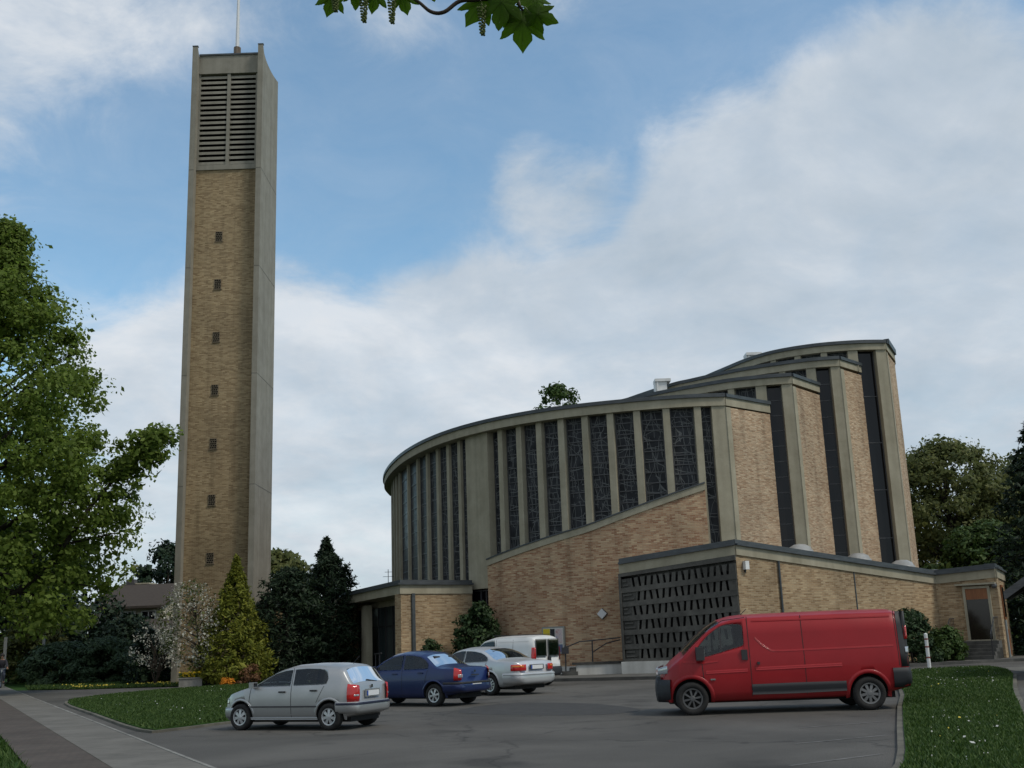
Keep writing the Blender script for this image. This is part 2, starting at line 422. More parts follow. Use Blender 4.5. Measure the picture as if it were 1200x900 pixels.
        for i, sg in ((0, 1), (n - 1, -1)):
            q = [(*O[i], z0[i]), (*I[i], z0[i]), (*I[i], z1[i]), (*O[i], z1[i])]
            uvq = [(0, z0[i]), (thick, z0[i]), (thick, z1[i]), (0, z1[i])]
            if sg < 0: q = q[::-1]; uvq = uvq[::-1]
            s.quad(q, uvq, mi)

    def build(s, name, mats, parent=None, smooth=False, kind=None, label=None, loc=None):
        me = bpy.data.meshes.new(name); me.from_pydata(s.v, [], s.f)
        uvl = me.uv_layers.new(name='UVMap')
        uvl.data.foreach_set('uv', np.array(s.uv, dtype=np.float32).ravel())
        mats = mats if isinstance(mats, (list, tuple)) else [mats]
        for m in mats: me.materials.append(m)
        me.polygons.foreach_set('material_index', s.mi)
        if smooth: me.polygons.foreach_set('use_smooth', [True] * len(s.f))
        if smooth:
            bq = bmesh.new(); bq.from_mesh(me); bmesh.ops.remove_doubles(bq, verts=bq.verts, dist=1e-5); bq.to_mesh(me); bq.free()
        me.update()
        o = bpy.data.objects.new(name, me); link(o, parent)
        if loc: o.location = loc
        if kind: o['kind'] = kind
        if label: o['label'] = label
        return o


def bevel(o, w=.01, seg=2):
    b = o.modifiers.new('bevel', 'BEVEL'); b.width = w; b.segments = seg; b.limit_method = 'ANGLE'; b.angle_limit = rad(40)
    return o


def interp(x, tab):
    xs = [a for a, _ in tab]; ys = [b for _, b in tab]
    return float(np.interp(x, xs, ys))


def catmull(pts, n=10):
    P = [Vector(p) for p in pts]; out = []
    for i in range(len(P) - 1):
        a, b, c, d = P[max(i - 1, 0)], P[i], P[i + 1], P[min(i + 2, len(P) - 1)]
        for k in range(n):
            t = k / n
            out.append(.5 * ((2 * b) + (c - a) * t + (2 * a - 5 * b + 4 * c - d) * t * t + (3 * b - a - 3 * c + d) * t ** 3))
    out.append(P[-1])
    return out


def on_path(path, a):
    """point, tangent and arc length where the path crosses the direction x/y = a"""
    L = 0
    for i in range(len(path) - 1):
        p, q = path[i], path[i + 1]
        f0 = p[0] - a * p[1]; f1 = q[0] - a * q[1]
        if f0 == 0 or f0 * f1 < 0:
            t = f0 / (f0 - f1); P = Vector(p).lerp(Vector(q), t)
            return P, (Vector(q) - Vector(p)).normalized(), L + (P - Vector(p)).length
        L += (Vector(q) - Vector(p)).length
    return None


def at_len(path, s):
    L = 0
    for i in range(len(path) - 1):
        p, q = Vector(path[i]), Vector(path[i + 1]); l = (q - p).length
        if s <= L + l or i == len(path) - 2:
            return p.lerp(q, (s - L) / l), (q - p).normalized()
        L += l


def sub_path(path, s0, s1, step=.7):
    n = max(2, int(abs(s1 - s0) / step) + 2)
    return [at_len(path, s0 + (s1 - s0) * k / (n - 1))[0] for k in range(n)]


def plen(path): return sum((Vector(path[i + 1]) - Vector(path[i])).length for i in range(len(path) - 1))


# ------------------------------------------------------------------ world and sun
SUN_EL, SUN_AZ = rad(50), rad(118)      # azimuth measured from +Y towards +X
w = bpy.data.worlds.new('World'); S.world = w; w.use_nodes = True
t = w.node_tree; t.nodes.clear()
wo = nd(t, 'ShaderNodeOutputWorld')
sky = nd(t, 'ShaderNodeTexSky', sky_type='NISHITA'); sky.sun_disc = False; sky.sun_elevation = SUN_EL; sky.sun_rotation = SUN_AZ
sky.air_density = 1.0; sky.dust_density = .3; sky.ozone_density = 1.3
bg1 = nd(t, 'ShaderNodeBackground'); bg1.inputs[1].default_value = .15
hue = nd(t, 'ShaderNodeMix', data_type='RGBA', blend_type='MULTIPLY'); hue.inputs[0].default_value = 1; hue.inputs[7].default_value = (.86, 1.12, 1.10, 1)
t.links.new(sky.outputs[0], hue.inputs[6]); t.links.new(hue.outputs[2], bg1.inputs[0])
tc = nd(t, 'ShaderNodeTexCoord')
nrm = nd(t, 'ShaderNodeVectorMath', operation='NORMALIZE'); t.links.new(tc.outputs['Generated'], nrm.inputs[0])
sep = nd(t, 'ShaderNodeSeparateXYZ'); t.links.new(nrm.outputs[0], sep.inputs[0])


def mth(op, a, b=None, clamp=False):
    n = nd(t, 'ShaderNodeMath', operation=op); n.use_clamp = clamp
    for i, v in enumerate((a, b)):
        if v is None: continue
        if isinstance(v, (int, float)): n.inputs[i].default_value = v
        else: t.links.new(v, n.inputs[i])
    return n.outputs[0]


zc = mth('MAXIMUM', mth('ADD', sep.outputs[2], .30), .05)
cmb = nd(t, 'ShaderNodeCombineXYZ')
t.links.new(mth('DIVIDE', sep.outputs[0], zc), cmb.inputs[0]); t.links.new(mth('DIVIDE', sep.outputs[1], zc), cmb.inputs[1])


def wnoise(scale, detail, rough, off, dist=0):
    mp = nd(t, 'ShaderNodeMapping'); mp.inputs['Location'].default_value = off
    t.links.new(cmb.outputs[0], mp.inputs[0])
    n = nd(t, 'ShaderNodeTexNoise'); n.inputs['Scale'].default_value = scale; n.inputs['Detail'].default_value = detail
    n.inputs['Roughness'].default_value = rough; n.inputs['Distortion'].default_value = dist
    t.links.new(mp.outputs[0], n.inputs['Vector'])
    return n.outputs['Fac']


n1 = wnoise(2.1, 12, .60, (3.3, 1.2, .4), .25)
n2 = wnoise(6.5, 10, .66, (7.3, 2.2, 1.4), .5)
cov = mth('ADD', mth('MULTIPLY', mth('SUBTRACT', n1, .5), 1.7), mth('MULTIPLY', mth('SUBTRACT', n2, .5), .95))
blobs = [((0, -1, .35), 95, .7), ((.081, .946, .314), 13, .6), ((-.115, .961, .253), 13, .55), ((.299, .888, .348), 12, .6), ((.33, .85, .41), 8, .4), ((.37, .80, .475), 11, -.6), ((.42, .83, .37), 13, .45),  # first blob: unseen overcast added behind the camera to mute blue ambient light
         ((.395, .875, .278), 16, .55), ((.23, .925, .301), 14, .6), ((-.18, .98, .087), 20, .75), ((.2, .97, .1), 24, .7), ((-.352, .804, .48), 9, .18), ((-.043, .874, .483), 8, .26),
         ((-.313, .897, .312), 7, .22), ((-.23, .95, .22), 9, .3), ((.045, .914, .402), 4.2, .95), ((.08, .85, .5), 5, .3),
         ((-.183, .906, .382), 10, -.5), ((.16, .88, .445), 10, -.55), ((.0, .91, .415), 9, -.5), ((-.3, .865, .39), 8, -.4), ((-.36, .9, .24), 8, -.2), ((.1, .83, .55), 12, -.3), ((.03, .925, .375), 6.5, -.42), ((-.12, .92, .36), 7, -.3), ((.08, .90, .42), 7, -.3)]
tot = mth('ADD', cov, -.06)
for c, r, wgt in blobs:
    c = Vector(c).normalized()
    dt = nd(t, 'ShaderNodeVectorMath', operation='DOT_PRODUCT'); dt.inputs[1].default_value = c; t.links.new(nrm.outputs[0], dt.inputs[0])
    mr = nd(t, 'ShaderNodeMapRange', interpolation_type='SMOOTHSTEP'); mr.inputs[1].default_value = math.cos(rad(r)); mr.inputs[2].default_value = 1; mr.inputs[3].default_value = 0; mr.inputs[4].default_value = wgt
    t.links.new(dt.outputs['Value'], mr.inputs[0]); tot = mth('ADD', tot, mr.outputs[0])
msk = nd(t, 'ShaderNodeMapRange', interpolation_type='SMOOTHSTEP'); msk.inputs[1].default_value = -.24; msk.inputs[2].default_value = .56
t.links.new(tot, msk.inputs[0])
cm = mth('MINIMUM', mth('ADD', mth('MULTIPLY', msk.outputs[0], .75), mth('MULTIPLY', n2, .34)), 1)
n3 = mth('ADD', mth('MULTIPLY', wnoise(1.6, 10, .62, (1.1, 5.7, 2.4), .4), .75), mth('MULTIPLY', wnoise(5.5, 8, .6, (4.1, 3.7, 9.4), .4), .25))
dens = nd(t, 'ShaderNodeMapRange', interpolation_type='SMOOTHSTEP'); dens.inputs[1].default_value = .25; dens.inputs[2].default_value = 1.0
t.links.new(tot, dens.inputs[0])
def lit(scale, detail, rough, off, dist, up):
    a_ = wnoise(scale, detail, rough, off, dist); b_ = wnoise(scale, detail, rough, (off[0] + up[0], off[1] + up[1], off[2]), dist)
    return mth('SUBTRACT', a_, b_)


relief = mth('ADD', mth('MULTIPLY', lit(2.1, 6, .55, (3.3, 1.2, .4), .25, (.05, -.13)), .65), mth('MULTIPLY', lit(6.5, 5, .6, (7.3, 2.2, 1.4), .5, (.02, -.05)), .2))
shade = mth('ADD', mth('SUBTRACT', n3, mth('MULTIPLY', sep.outputs[0], .16)), relief)
ccol = ramp(t, shade, [(.20, (.42, .50, .58)), (.45, (.55, .615, .685)), (.70, (.745, .78, .82))])
bg2 = nd(t, 'ShaderNodeBackground'); bg2.inputs[1].default_value = 1.0
t.links.new(ccol, bg2.inputs[0])
mxs = nd(t, 'ShaderNodeMixShader'); t.links.new(cm, mxs.inputs[0]); t.links.new(bg1.outputs[0], mxs.inputs[1]); t.links.new(bg2.outputs[0], mxs.inputs[2])
t.links.new(mxs.outputs[0], wo.inputs[0])

sl = bpy.data.lights.new('sun', 'SUN'); so = bpy.data.objects.new('sun', sl); link(so)
sl.energy = 2.0; sl.angle = rad(11); sl.color = (1, .93, .82)
sd = Vector((math.sin(SUN_AZ) * math.cos(SUN_EL), math.cos(SUN_AZ) * math.cos(SUN_EL), math.sin(SUN_EL)))
so.rotation_euler = sd.to_track_quat('Z', 'Y').to_euler()
S.view_settings.view_transform = 'Standard'; S.view_settings.look = 'None'; S.view_settings.exposure = 0; S.view_settings.gamma = 1
S.cycles.max_bounces = 6; S.cycles.transparent_max_bounces = 4


# ------------------------------------------------------------------ ground
def sheet(name, poly, z, mat, kind='structure'):
    m = MB(); m.quad([(x, y, z) for x, y in poly])
    return m.build(name, mat, kind=kind)


def slab(name, poly, z1, mat, z0=-.05):
    m = MB(); m.prism(poly, z0, z1)
    return m.build(name, mat, kind='structure')


def ccw(poly):
    a = sum(poly[i][0] * poly[(i + 1) % len(poly)][1] - poly[(i + 1) % len(poly)][0] * poly[i][1] for i in range(len(poly)))
    return poly if a > 0 else poly[::-1]


def smooth_poly(pts, n=4):
    P = [Vector(p) for p in pts]; k = len(P); out = []
    for i in range(k):
        a, b, c, d = P[i - 1], P[i], P[(i + 1) % k], P[(i + 2) % k]
        for q in range(n):
            s = q / n
            out.append(tuple(.5 * ((2 * b) + (c - a) * s + (2 * a - 5 * b + 4 * c - d) * s * s + (3 * b - a - 3 * c + d) * s ** 3)))
    return out


sheet('ground', [(-900, -300), (900, -300), (900, 1200), (-900, 1200)], -.02, GRND)
# pale pavement with a red band beside it, running away to the left
SWD = Vector((-.4607, .8876)); SWN = Vector((.8876, .4607))
sw0 = Vector((-4.38, 16.15))


def swp(s, off): p = sw0 + SWD * s + SWN * off; return (p.x, p.y)


sheet('pavement', [swp(-40, -1.2), swp(-40, -.06), swp(75, -.06), swp(75, -1.2)], .012, PAVE)
sheet('cycle_path', [swp(-40, -2.25), swp(-40, -1.2), swp(75, -1.2), swp(75, -2.25)], .008, REDP)
m = MB(); m.ribbon([swp(-40, 0), swp(60, 0)][::-1], -.05, .02, .06); m.build('kerb', STONE, kind='structure')
asph_poly = [swp(-40, .01), swp(0, .01), swp(20, .01), swp(45.8, .01), (-21.1, 54.5), (-18.9, 54.1), (-15.84, 53.5), (-13.5, 54.2), (-11.5, 56), (-9, 60), (-6, 62), (6, 56), (22, 56),
             (34, 50), (34, -30), (14, -40)]
sheet('car_park', asph_poly, 0, ASPH)

LAWN_L = ccw(smooth_poly([(-15.6, 38.6), (-16.4, 42.0), (-15.9, 46.2), (-14.6, 49.4), (-12.6, 51.4), (-9.6, 51.2), (-6.6, 47), (-4.6, 40), (-4.7, 33), (-5.9, 27.2), (-6.75, 25.2), (-7.35, 23.9), (-8.1, 24.0), (-11.8, 31.1)], 3))
LAWN_R = ccw(smooth_poly([(12.2, 38.5), (13.9, 40.5), (15.4, 41.2), (16.6, 41.4), (16.9, 40.2), (15.6, 36.0), (13.9, 32.0), (11.62, 26.78), (8.95, 20.3), (6.2, 13.8), (4.0, 9.2), (2.6, 9.4), (4.29, 13.43), (5.84, 18.0), (7.5, 22.93), (9.4, 28.5)], 3))
LAWN_F = ccw([(-24.9, 57.0), (-21.1, 54.9), (-18.9, 54.5), (-15.84, 53.9), (-13.6, 54.7), (-11.7, 56.4), (-9.2, 60.4), (-7, 62), (-12, 75), (-20, 90), (-40, 90)])


def inset(poly, d):
    n = len(poly); out = []
    for i in range(n):
        a, b, c = Vector(poly[i - 1]), Vector(poly[i]), Vector(poly[(i + 1) % n])
        d1 = (b - a).normalized(); d2 = (c - b).normalized()
        n1 = Vector((-d1.y, d1.x)); n2 = Vector((-d2.y, d2.x)); m_ = (n1 + n2)
        m_ = m_.normalized() / max(.5, m_.normalized().dot(n1)) if m_.length > .01 else n1
        out.append(tuple(b + m_ * d))
    return out


KERBC = noisy('lawn_edge_stone', (.085, .08, .065), (.16, .15, .12), 1.8, rough=.95, big=(.4, .7, 1.1))
for nm, L in (('lawn', LAWN_L), ('lawn', LAWN_R)):
    slab(nm, inset(L, .10), .07, GRND)
    m = MB(); I = inset(L, .10)
    for i in range(len(L)):
        j = (i + 1) % len(L)
        a, b, c, d = L[i], L[j], I[j], I[i]
        m.quad([(*a, .05), (*b, .05), (*c, .05), (*d, .05)]); m.quad([(*a, -.02), (*b, -.02), (*b, .05), (*a, .05)])
    m.build('lawn_kerb', KERBC, kind='structure')
sheet('lawn', LAWN_F, .02, GRND)
# raised pavement round the church
PV = ccw([(-12, 64), (-7.5, 49.5), (-5.6, 46.6), (-3, 45.2), (-.4, 43.9), (2.8, 42.6), (5.4, 41.75), (9.2, 41.3), (12.5, 43.4), (17, 46.2), (20.5, 47.3), (23.5, 47.0), (30, 50), (30, 60), (0, 66)])
PAVE2 = noisy('church_paving', (.07, .068, .062), (.12, .116, .105), 1.2, rough=.95, big=(.3, .8, 1.1))
slab('forecourt', inset(PV, .14), .11, PAVE2)
m = MB(); I = inset(PV, .14)
for i in range(len(PV)):
    j = (i + 1) % len(PV); a, b, c, d = PV[i], PV[j], I[j], I[i]
    m.quad([(*a, .118), (*b, .118), (*c, .118), (*d, .118)]); m.quad([(*a, -.02), (*b, -.02), (*b, .118), (*a, .118)])
m.build('kerb', noisy('dark_kerb', (.05, .05, .046), (.10, .097, .09), 1.5, rough=.95, big=(.5, .7, 1.1)), kind='structure')
# concrete path at the right of the lawn
sheet('path', [(17.2, 41.2), (16.2, 36.0), (14.4, 31.8), (12.1, 26.6), (9.4, 20.1), (6.8, 13.8), (4.3, 8), (7.2, 7), (10.2, 14), (12.6, 20), (15.4, 26.6), (18, 32), (20.2, 36.5), (21.5, 43)], .006,
      noisy('path_concrete', (.10, .094, .08), (.16, .15, .13), .9, rough=.95, big=(2, .85, 1.1)))
# worn bay lines beside the right lawn
m = MB()
for (ax, ay), (bx, by) in (((4.6, 19.2), (6.3, 19.9)), ((3.9, 16.6), (5.5, 17.4)), ((3.2, 14.0), (4.6, 14.9)), ((5.9, 22.9), (7.3, 23.4))):
    d = (Vector((bx, by)) - Vector((ax, ay))).normalized(); n_ = Vector((-d.y, d.x)) * .035
    m.quad([(ax - n_.x, ay - n_.y, .004), (bx - n_.x, by - n_.y, .004), (bx + n_.x, by + n_.y, .004), (ax + n_.x, ay + n_.y, .004)])
m.build('bay_marking', LINE, kind='structure')
# a sheet of darker repair tar
m = MB()
pp = smooth_poly([(-1.5, 26.5), (1.2, 24.2), (2.6, 25.2), (1.5, 28.5), (-.6, 29.6)], 4)
m.quad([(x, y, .003) for x, y in ccw(pp)])
m.build('asphalt_patch', noisy('tar_patch', (.04, .039, .037), (.058, .056, .053), 3, rough=.9), kind='structure')

# ------------------------------------------------------------------ church
church = thing('church', 'yellow brick church of four stepped curved shells with concrete ribs and dark leaded windows', 'church', (0, 0, 0))
HB = CAMZ
H = [HB + 10.11, HB + 11.34, HB + 12.53, HB + 13.59]


def XY(l): return [tuple(p) for p in catmull([Vector((a, b)) for a, b in l], 6)]


C1 = XY([(9.30, 46.98), (7.2, 47.02), (4.6, 47.62), (2.0, 48.72), (-.3, 50.4), (-2.3, 52.6), (-4.0, 55.3), (-5.45, 58.6), (-6.6, 62.3), (-7.45, 66.0), (-7.95, 69.5), (-8.0, 73)])
C2 = XY([(12.78, 48.8), (11.74, 48.95), (10.27, 49.4), (8.69, 50.4), (6.91, 51.8), (5.09, 53.65), (2.3, 57.3), (-.5, 62.3), (-2, 68)])
C3 = XY([(15.62, 50.7), (14.4, 50.85), (12.64, 51.6), (10.98, 52.65), (9.2, 54.3), (8.1, 55.5), (5.5, 60), (3, 66)])
C4 = XY([(18.36, 52.0), (16.8, 51.9), (14.95, 52.25), (13.3, 53.2), (12.3, 54.5), (11.5, 56.2), (10, 60), (8, 67)])
CC = [C1, C2, C3, C4]
Q = [(11.70, 49.03), (14.6, 50.97), (17.1, 52.24), (19.62, 54.5)]
INS = .30            # glass stands this far behind the rib faces


def rib(parent, curve, a, z0, z1, wd, dp, name='rib', mat=CONC, out=0):
    p, tg, s = on_path(curve, a); n = Vector((-tg.y, tg.x))
    m = MB(); c = p + n * (out - dp / 2)
    m.box((c.x, c.y, (z0 + z1) / 2), (wd, dp, z1 - z0), math.atan2(tg.y, tg.x))
    m.build(name, mat, parent)
    return s


def glass_bay(parent, curve, s0, s1, z0f, z1, inset_, nb, name='window', mat=GLASSD):
    """one tall leaded window between two ribs: glass sheet, its bars and frame"""
    L = [tuple(p) for p in sub_path(curve, s0, s1, .5)]
    n = len(L); zz0 = [z0f(s0 + (s1 - s0) * k / (n - 1)) for k in range(n)]
    off = random.Random(int(s0 * 977)).random() * 40
    m = MB(); m.ribbon(L, zz0, z1, .05, -inset_, 0, u0=s0 + off)
    o = m.build(name, mat, parent)
    b = MB()
    zlo = min(zz0); k = 1
    h = (z1 - zlo) / nb
    for k in range(0, nb + 1):
        zc_ = zlo + k * h
        if zc_ < max(zz0) - .02: 
            # clipped by the sloping sill: keep the part above it
            ss = [s0 + (s1 - s0) * i / 12 for i in range(13) if z0f(s0 + (s1 - s0) * i / 12) < zc_ - .02]
            if len(ss) < 2: continue
            LL = [tuple(p) for p in sub_path(curve, ss[0], ss[-1], .5)]
        else: LL = L
        b.ribbon(LL, zc_ - .022, zc_ + .022, .05, -inset_ + .03)
    for s_ in (s0 + .03, s1 - .03):
        p, tg = at_len(curve, s_)
        nn = Vector((-tg.y, tg.x)); c = p - nn * (inset_ + .005)
        b.box((c.x, c.y, (z0f(s_) + z1) / 2), (.05, .07, z1 - z0f(s_)), math.atan2(tg.y, tg.x))
    if b.f: b.build('window_bar', IRONG, o)
    return o


FB = [.44, .38, .38, .38]


def facade_top(k):
    c = CC[k]; h = H[k]
    if k == 0:
        oc = []; L_ = 0
        for i, p in enumerate(c):
            a_, b_ = Vector(c[max(i - 1, 0)]), Vector(c[min(i + 1, len(c) - 1)]); d_ = (b_ - a_).normalized(); L_ += (Vector(p) - a_).length if i else 0
            f_ = min(1, max(0, (L_ - 2) / 13)); f_ = f_ * f_ * (3 - 2 * f_)
            oc.append(tuple(Vector(p) + Vector((-d_.y, d_.x)) * (.36 * f_)))
        c = oc
    m = MB(); m.ribbon(c, h - FB[k], h - .06, .75 if k else 1.1, .06); m.build('fascia', CONC, church)
    m = MB(); m.ribbon(c, h - .06, h + .10, .55 if k else .9, .14); m.build('coping', SLATE, church)
    m = MB(); m.ribbon([Q[k], c[0]], h - FB[k], h - .06, .45, .05); m.build('fascia', CONC, church)
    m = MB(); m.ribbon([Q[k], c[0]], h - .06, h + .09, .5, .12); m.build('coping', SLATE, church)


for k in range(4): facade_top(k)

# --- front shell: sloping brick wall, wide pilaster, ribs
sP, _ = None, None
aP0, aP1 = -.0437, -.0233              # wide pilaster
sP1 = on_path(C1, aP1)[2]; sP0 = on_path(C1, aP0)[2]
sR = on_path(C1, .1727)[2]             # right end of the sloping brick wall
def sill(s):
    return interp(s, [(0, 3.6), (sR - .001, 3.6), (sR, 7.86), (on_path(C1, .0652)[2], 6.33), (sP1, 5.29), (sP1 + .001, 4.2), (99, 4.2)])


W = [tuple(p) for p in sub_path(C1, sR, sP1 + .12, .55)]
zs = [interp(sR + (sP1 + .12 - sR) * i / (len(W) - 1), [(sR, 7.86), (on_path(C1, .0652)[2], 6.33), (sP1 + .12, 5.25)]) for i in range(len(W))]
m = MB(); m.ribbon(W, .10, [z - .28 for z in zs], .62, .22); m.build('brick_wall', BR_RED, church)
m = MB(); m.ribbon(W, [z - .28 for z in zs], zs, .70, .27); m.build('sill', CONC, church)
m = MB(); m.ribbon(W, [z + .001 for z in zs], [z + .06 for z in zs], .68, .31); m.build('coping', SLATE, church)
m = MB(); m.ribbon(W, .05, .42, .3, .245); m.build('plinth', CONC_W, church)

as_r = [.1717, .1424, .1148, .0898, .0661, .0437, .023, .0043, -.0131]
RW_L = .27
as_l = [-.0515, -.0619, -.0718, -.0814, -.0904, -.0993, -.1071]
ztop = H[0] - .40
ss = []
for a in as_r: 
    s_ = on_path(C1, a)[2]
    ss.append(rib(church, C1, a, sill(s_) - .05 if a < .17 else 3.7, ztop, .30, .42))
ss_l = [rib(church, C1, a, 4.15, ztop, .27, .34) for a in as_l]
# corner pilaster and the wide one
p, tg, s_ = on_path(C1, .1925); m = MB(); n_ = Vector((-tg.y, tg.x)); sa = .52
rib(church, C1, .1915, 3.5, ztop, .62, .5, 'pilaster')
mid = (sP0 + sP1) / 2; p, tg = at_len(C1, mid); n_ = Vector((-tg.y, tg.x)); c = p - n_ * .22
m = MB(); m.box((c.x, c.y, (3.98 + ztop) / 2), (sP0 - sP1, .6, ztop - 3.98), math.atan2(tg.y, tg.x)); m.build('pilaster', CONC, church)
# bays
edges = [(.60, ss[0] - .15)] + [(ss[i] + .15, ss[i + 1] - .15) for i in range(8)] + [(ss[8] + .15, sP1)]
for i, (a_, b_) in enumerate(edges):
    f = (lambda s: 3.9) if i == 0 else (lambda s: sill(s) + .03)
    glass_bay(church, C1, a_, b_, f, ztop, INS, 11 if i == 0 else 9)
el = [(sP0, ss_l[0] - .135)] + [(ss_l[i] + .135, ss_l[i + 1] - .135) for i in range(6)] + [(ss_l[6] + .135, ss_l[6] + 1.2)]
for a_, b_ in el: glass_bay(church, C1, a_, b_, lambda s: 4.2, ztop, .17, 11)
# ribs further round, out of the picture's sight
s_ = ss_l[-1] + 1.35
while s_ < plen(C1) - .5:
    p, tg = at_len(C1, s_); n_ = Vector((-tg.y, tg.x)); c = p - n_ * .25
    m = MB(); m.box((c.x, c.y, (4.15 + ztop) / 2), (.34, .5, ztop - 4.15), math.atan2(tg.y, tg.x)); m.build('rib', CONC, church)
    glass_bay(church, C1, s_ + .17, min(s_ + 1.18, plen(C1)), lambda s: 4.2, ztop, INS, 11)
    s_ += 1.35
# small leaded window under the wide pilaster
p, tg = at_len(C1, mid); n_ = Vector((-tg.y, tg.x)); c = p - n_ * .18
m = MB(); m.box((c.x, c.y, 2.2), (sP0 - sP1 + .1, .06, 3.56), math.atan2(tg.y, tg.x)); o = m.build('window', GLASSP, church)
m = MB()
for zz in (1.0, 1.75, 2.5, 3.25, 3.9):
    m.box((c.x + n_.x * .05, c.y + n_.y * .05, zz), (sP0 - sP1, .06, .06), math.atan2(tg.y, tg.x))
for q in (-.2, .2):
    cc = c + tg * q + n_ * .05
    m.box((cc.x, cc.y, 2.2), (.06, .05, 3.5), math.atan2(tg.y, tg.x))
m.build('window_bar', IRONG, o)
# lower wall round the drum, and the back
m = MB(); m.ribbon([tuple(p) for p in sub_path(C1, sP0 + .3, plen(C1), .8)], 0, 4.2, .4, -.05); m.build('brick_wall', BR_WALL, church)
m = MB(); m.ribbon([(-8.0, 73.02), (-6, 80), (0, 88), (10, 92), (22, 86), (22, 70), (19.66, 54.6)][::1], 0, H[0] - .5, .4, 0); m.build('rear_wall', BR_WALL, church)

# --- stepped shells behind
slit = [None, (.2375, .2520), (.2852, .2995), (.3262, .3435)]
lpil = [None, (.2275, .2375), (.2762, .2852), (.3170, .3262)]
for k in (1, 2, 3):
    c = CC[k]; h = H[k]; zt = h - .34
    sa0, sa1 = on_path(c, slit[k][1])[2], on_path(c, slit[k][0])[2]
    # end pilaster
    p, tg = at_len(c, sa0 / 2); n_ = Vector((-tg.y, tg.x)); cc = p - n_ * .3
    m = MB(); m.box((cc.x, cc.y, (3.4 + zt) / 2), (sa0, .6, zt - 3.4), math.atan2(tg.y, tg.x)); m.build('pilaster', CONC, church)
    # tall slit
    glass_bay(church, c, sa0, sa1, lambda s: 3.4, zt - .02, .34, 13 if k < 3 else 5, 'slit_window', GLASSP)
    sb = on_path(c, lpil[k][0])[2]
    p, tg = at_len(c, (sa1 + sb) / 2); n_ = Vector((-tg.y, tg.x)); cc = p - n_ * .25
    m = MB(); m.box((cc.x, cc.y, (H[k - 1] - .35 + zt) / 2), (sb - sa1, .5, zt - H[k - 1] + .35), math.atan2(tg.y, tg.x)); m.build('pilaster', CONC, church)
    s_ = sb
    while s_ < plen(c) - 1.4:
        glass_bay(church, c, s_, s_ + .98, lambda s: H[k - 1] - 1.2, zt, .3, 3)
        p, tg = at_len(c, s_ + 1.13); n_ = Vector((-tg.y, tg.x)); cc = p - n_ * .2
        m = MB(); m.box((cc.x, cc.y, (H[k - 1] - 1.2 + zt) / 2), (.30, .4, zt - H[k - 1] + 1.2), math.atan2(tg.y, tg.x)); m.build('rib', CONC, church)
        s_ += 1.28
    # close the shell towards the back
    e = c[-1]; m = MB(); m.ribbon([e, (e[0] + 1, 80), (e[0] + 4, 88)], H[k - 1] - 1.3, h - .5, .4, 0); m.build('rear_wall', BR_WALL, church)
# side walls with their concrete corner edge
for k in range(4):
    P0 = Vector(CC[k][0]); q = Vector(Q[k]); d = (q - P0).normalized()
    a_ = P0 + d * .30
    m = MB(); m.ribbon([tuple(q), tuple(a_)], 3.2, H[k] - .5, .4, 0); m.build('side_wall', BR_SIDE, church)
    m = MB(); m.ribbon([tuple(a_), tuple(P0 + d * .0)], 3.2, H[k] - .5, .4, .035); m.build('corner_edge', CONC, church)
m = MB(); m.ribbon([(21.5, 62), (19.62, 54.5)], 3.2, H[3] - .5, .4, 0); m.build('side_wall', BR_SIDE, church)
m = MB(); m.ribbon([(21.5, 62), (19.62, 54.5)], H[3] - .5, H[3] - .06, .45, .05); m.build('fascia', CONC, church)
# small raised upstand at the highest corner
m = MB(); m.ribbon([(19.62, 54.5), (18.5, 52.2)], H[3] - .05, H[3] + .22, .25, .13); m.build('coping', SLATE, church)
# roofs
back = [[(0, 88), (12, 88), (12, 60)], [(4, 88), (14, 88), (14.6, 60)], [(8, 88), (17, 88), (17, 60)], [(12, 88), (21, 88), (21.3, 62)]]
for k in range(4):
    poly = [tuple(Vector(p)) for p in CC[k]] + back[k] + [Q[k]]
    m = MB(); m.quad([(x, y, H[k] + .02) for x, y in ccw(poly)]); m.build('roof', ROOFM, church)
for (x, y, z, sx, sy, sz) in ((7.6, 54.8, H[1] + .80, .6, .6, 1.15), (12.55, 55.6, H[2] + .85, .6, .6, 1.5)):
    m = MB(); m.box((x, y, z - .12), (sx, sy, sz)); m.box((x + .1, y, z + sz / 2 - .05), (sx * 1.35, sy * 1.3, .14)); m.box((x - sx * .3, y - sy / 2 - .02, z - .1), (.08, .06, sz)); 
    bevel(m.build('roof_unit', WHITE, church), .03)
m = MB(); m.box((2.6, 51.8, H[0] + .62), (1.4, 1.2, .16)); m.box((2.6, 51.8, H[0] + .26), (1.0, .9, .5)); bevel(m.build('roof_unit', WHITE, church), .03)

# --- low annex with the pierced screen, running along the right
AL, AC, AR, AE, AF = (4.19, 46.2), (8.72, 44.4), (18.85, 50.5), (20.97, 49.0), (22.7, 52.2)
zT = {AL: 4.75, AC: 5.24, AR: 4.03, AE: 4.16, AF: 4.1}


def annex_face(a, b, mat, name='brick_wall'):
    za, zb = zT[a], zT[b]
    m = MB(); m.ribbon([a, b], .06, [za - .62, zb - .62], .4, 0); o = m.build(name, mat, church)
    m = MB(); m.ribbon([a, b], [za - .62, zb - .62], [za - .24, zb - .24], .5, .06); m.build('fascia', CONC, church)
    m = MB(); m.ribbon([a, b], [za - .24, zb - .24], [za - .16, zb - .16], .5, .16); m.ribbon([a, b], [za - .158, zb - .158], [za, zb], .45, .02); m.build('coping', SLATE, church)
    return o


def lerp(a, b, t): return (a[0] + (b[0] - a[0]) * t, a[1] + (b[1] - a[1]) * t)


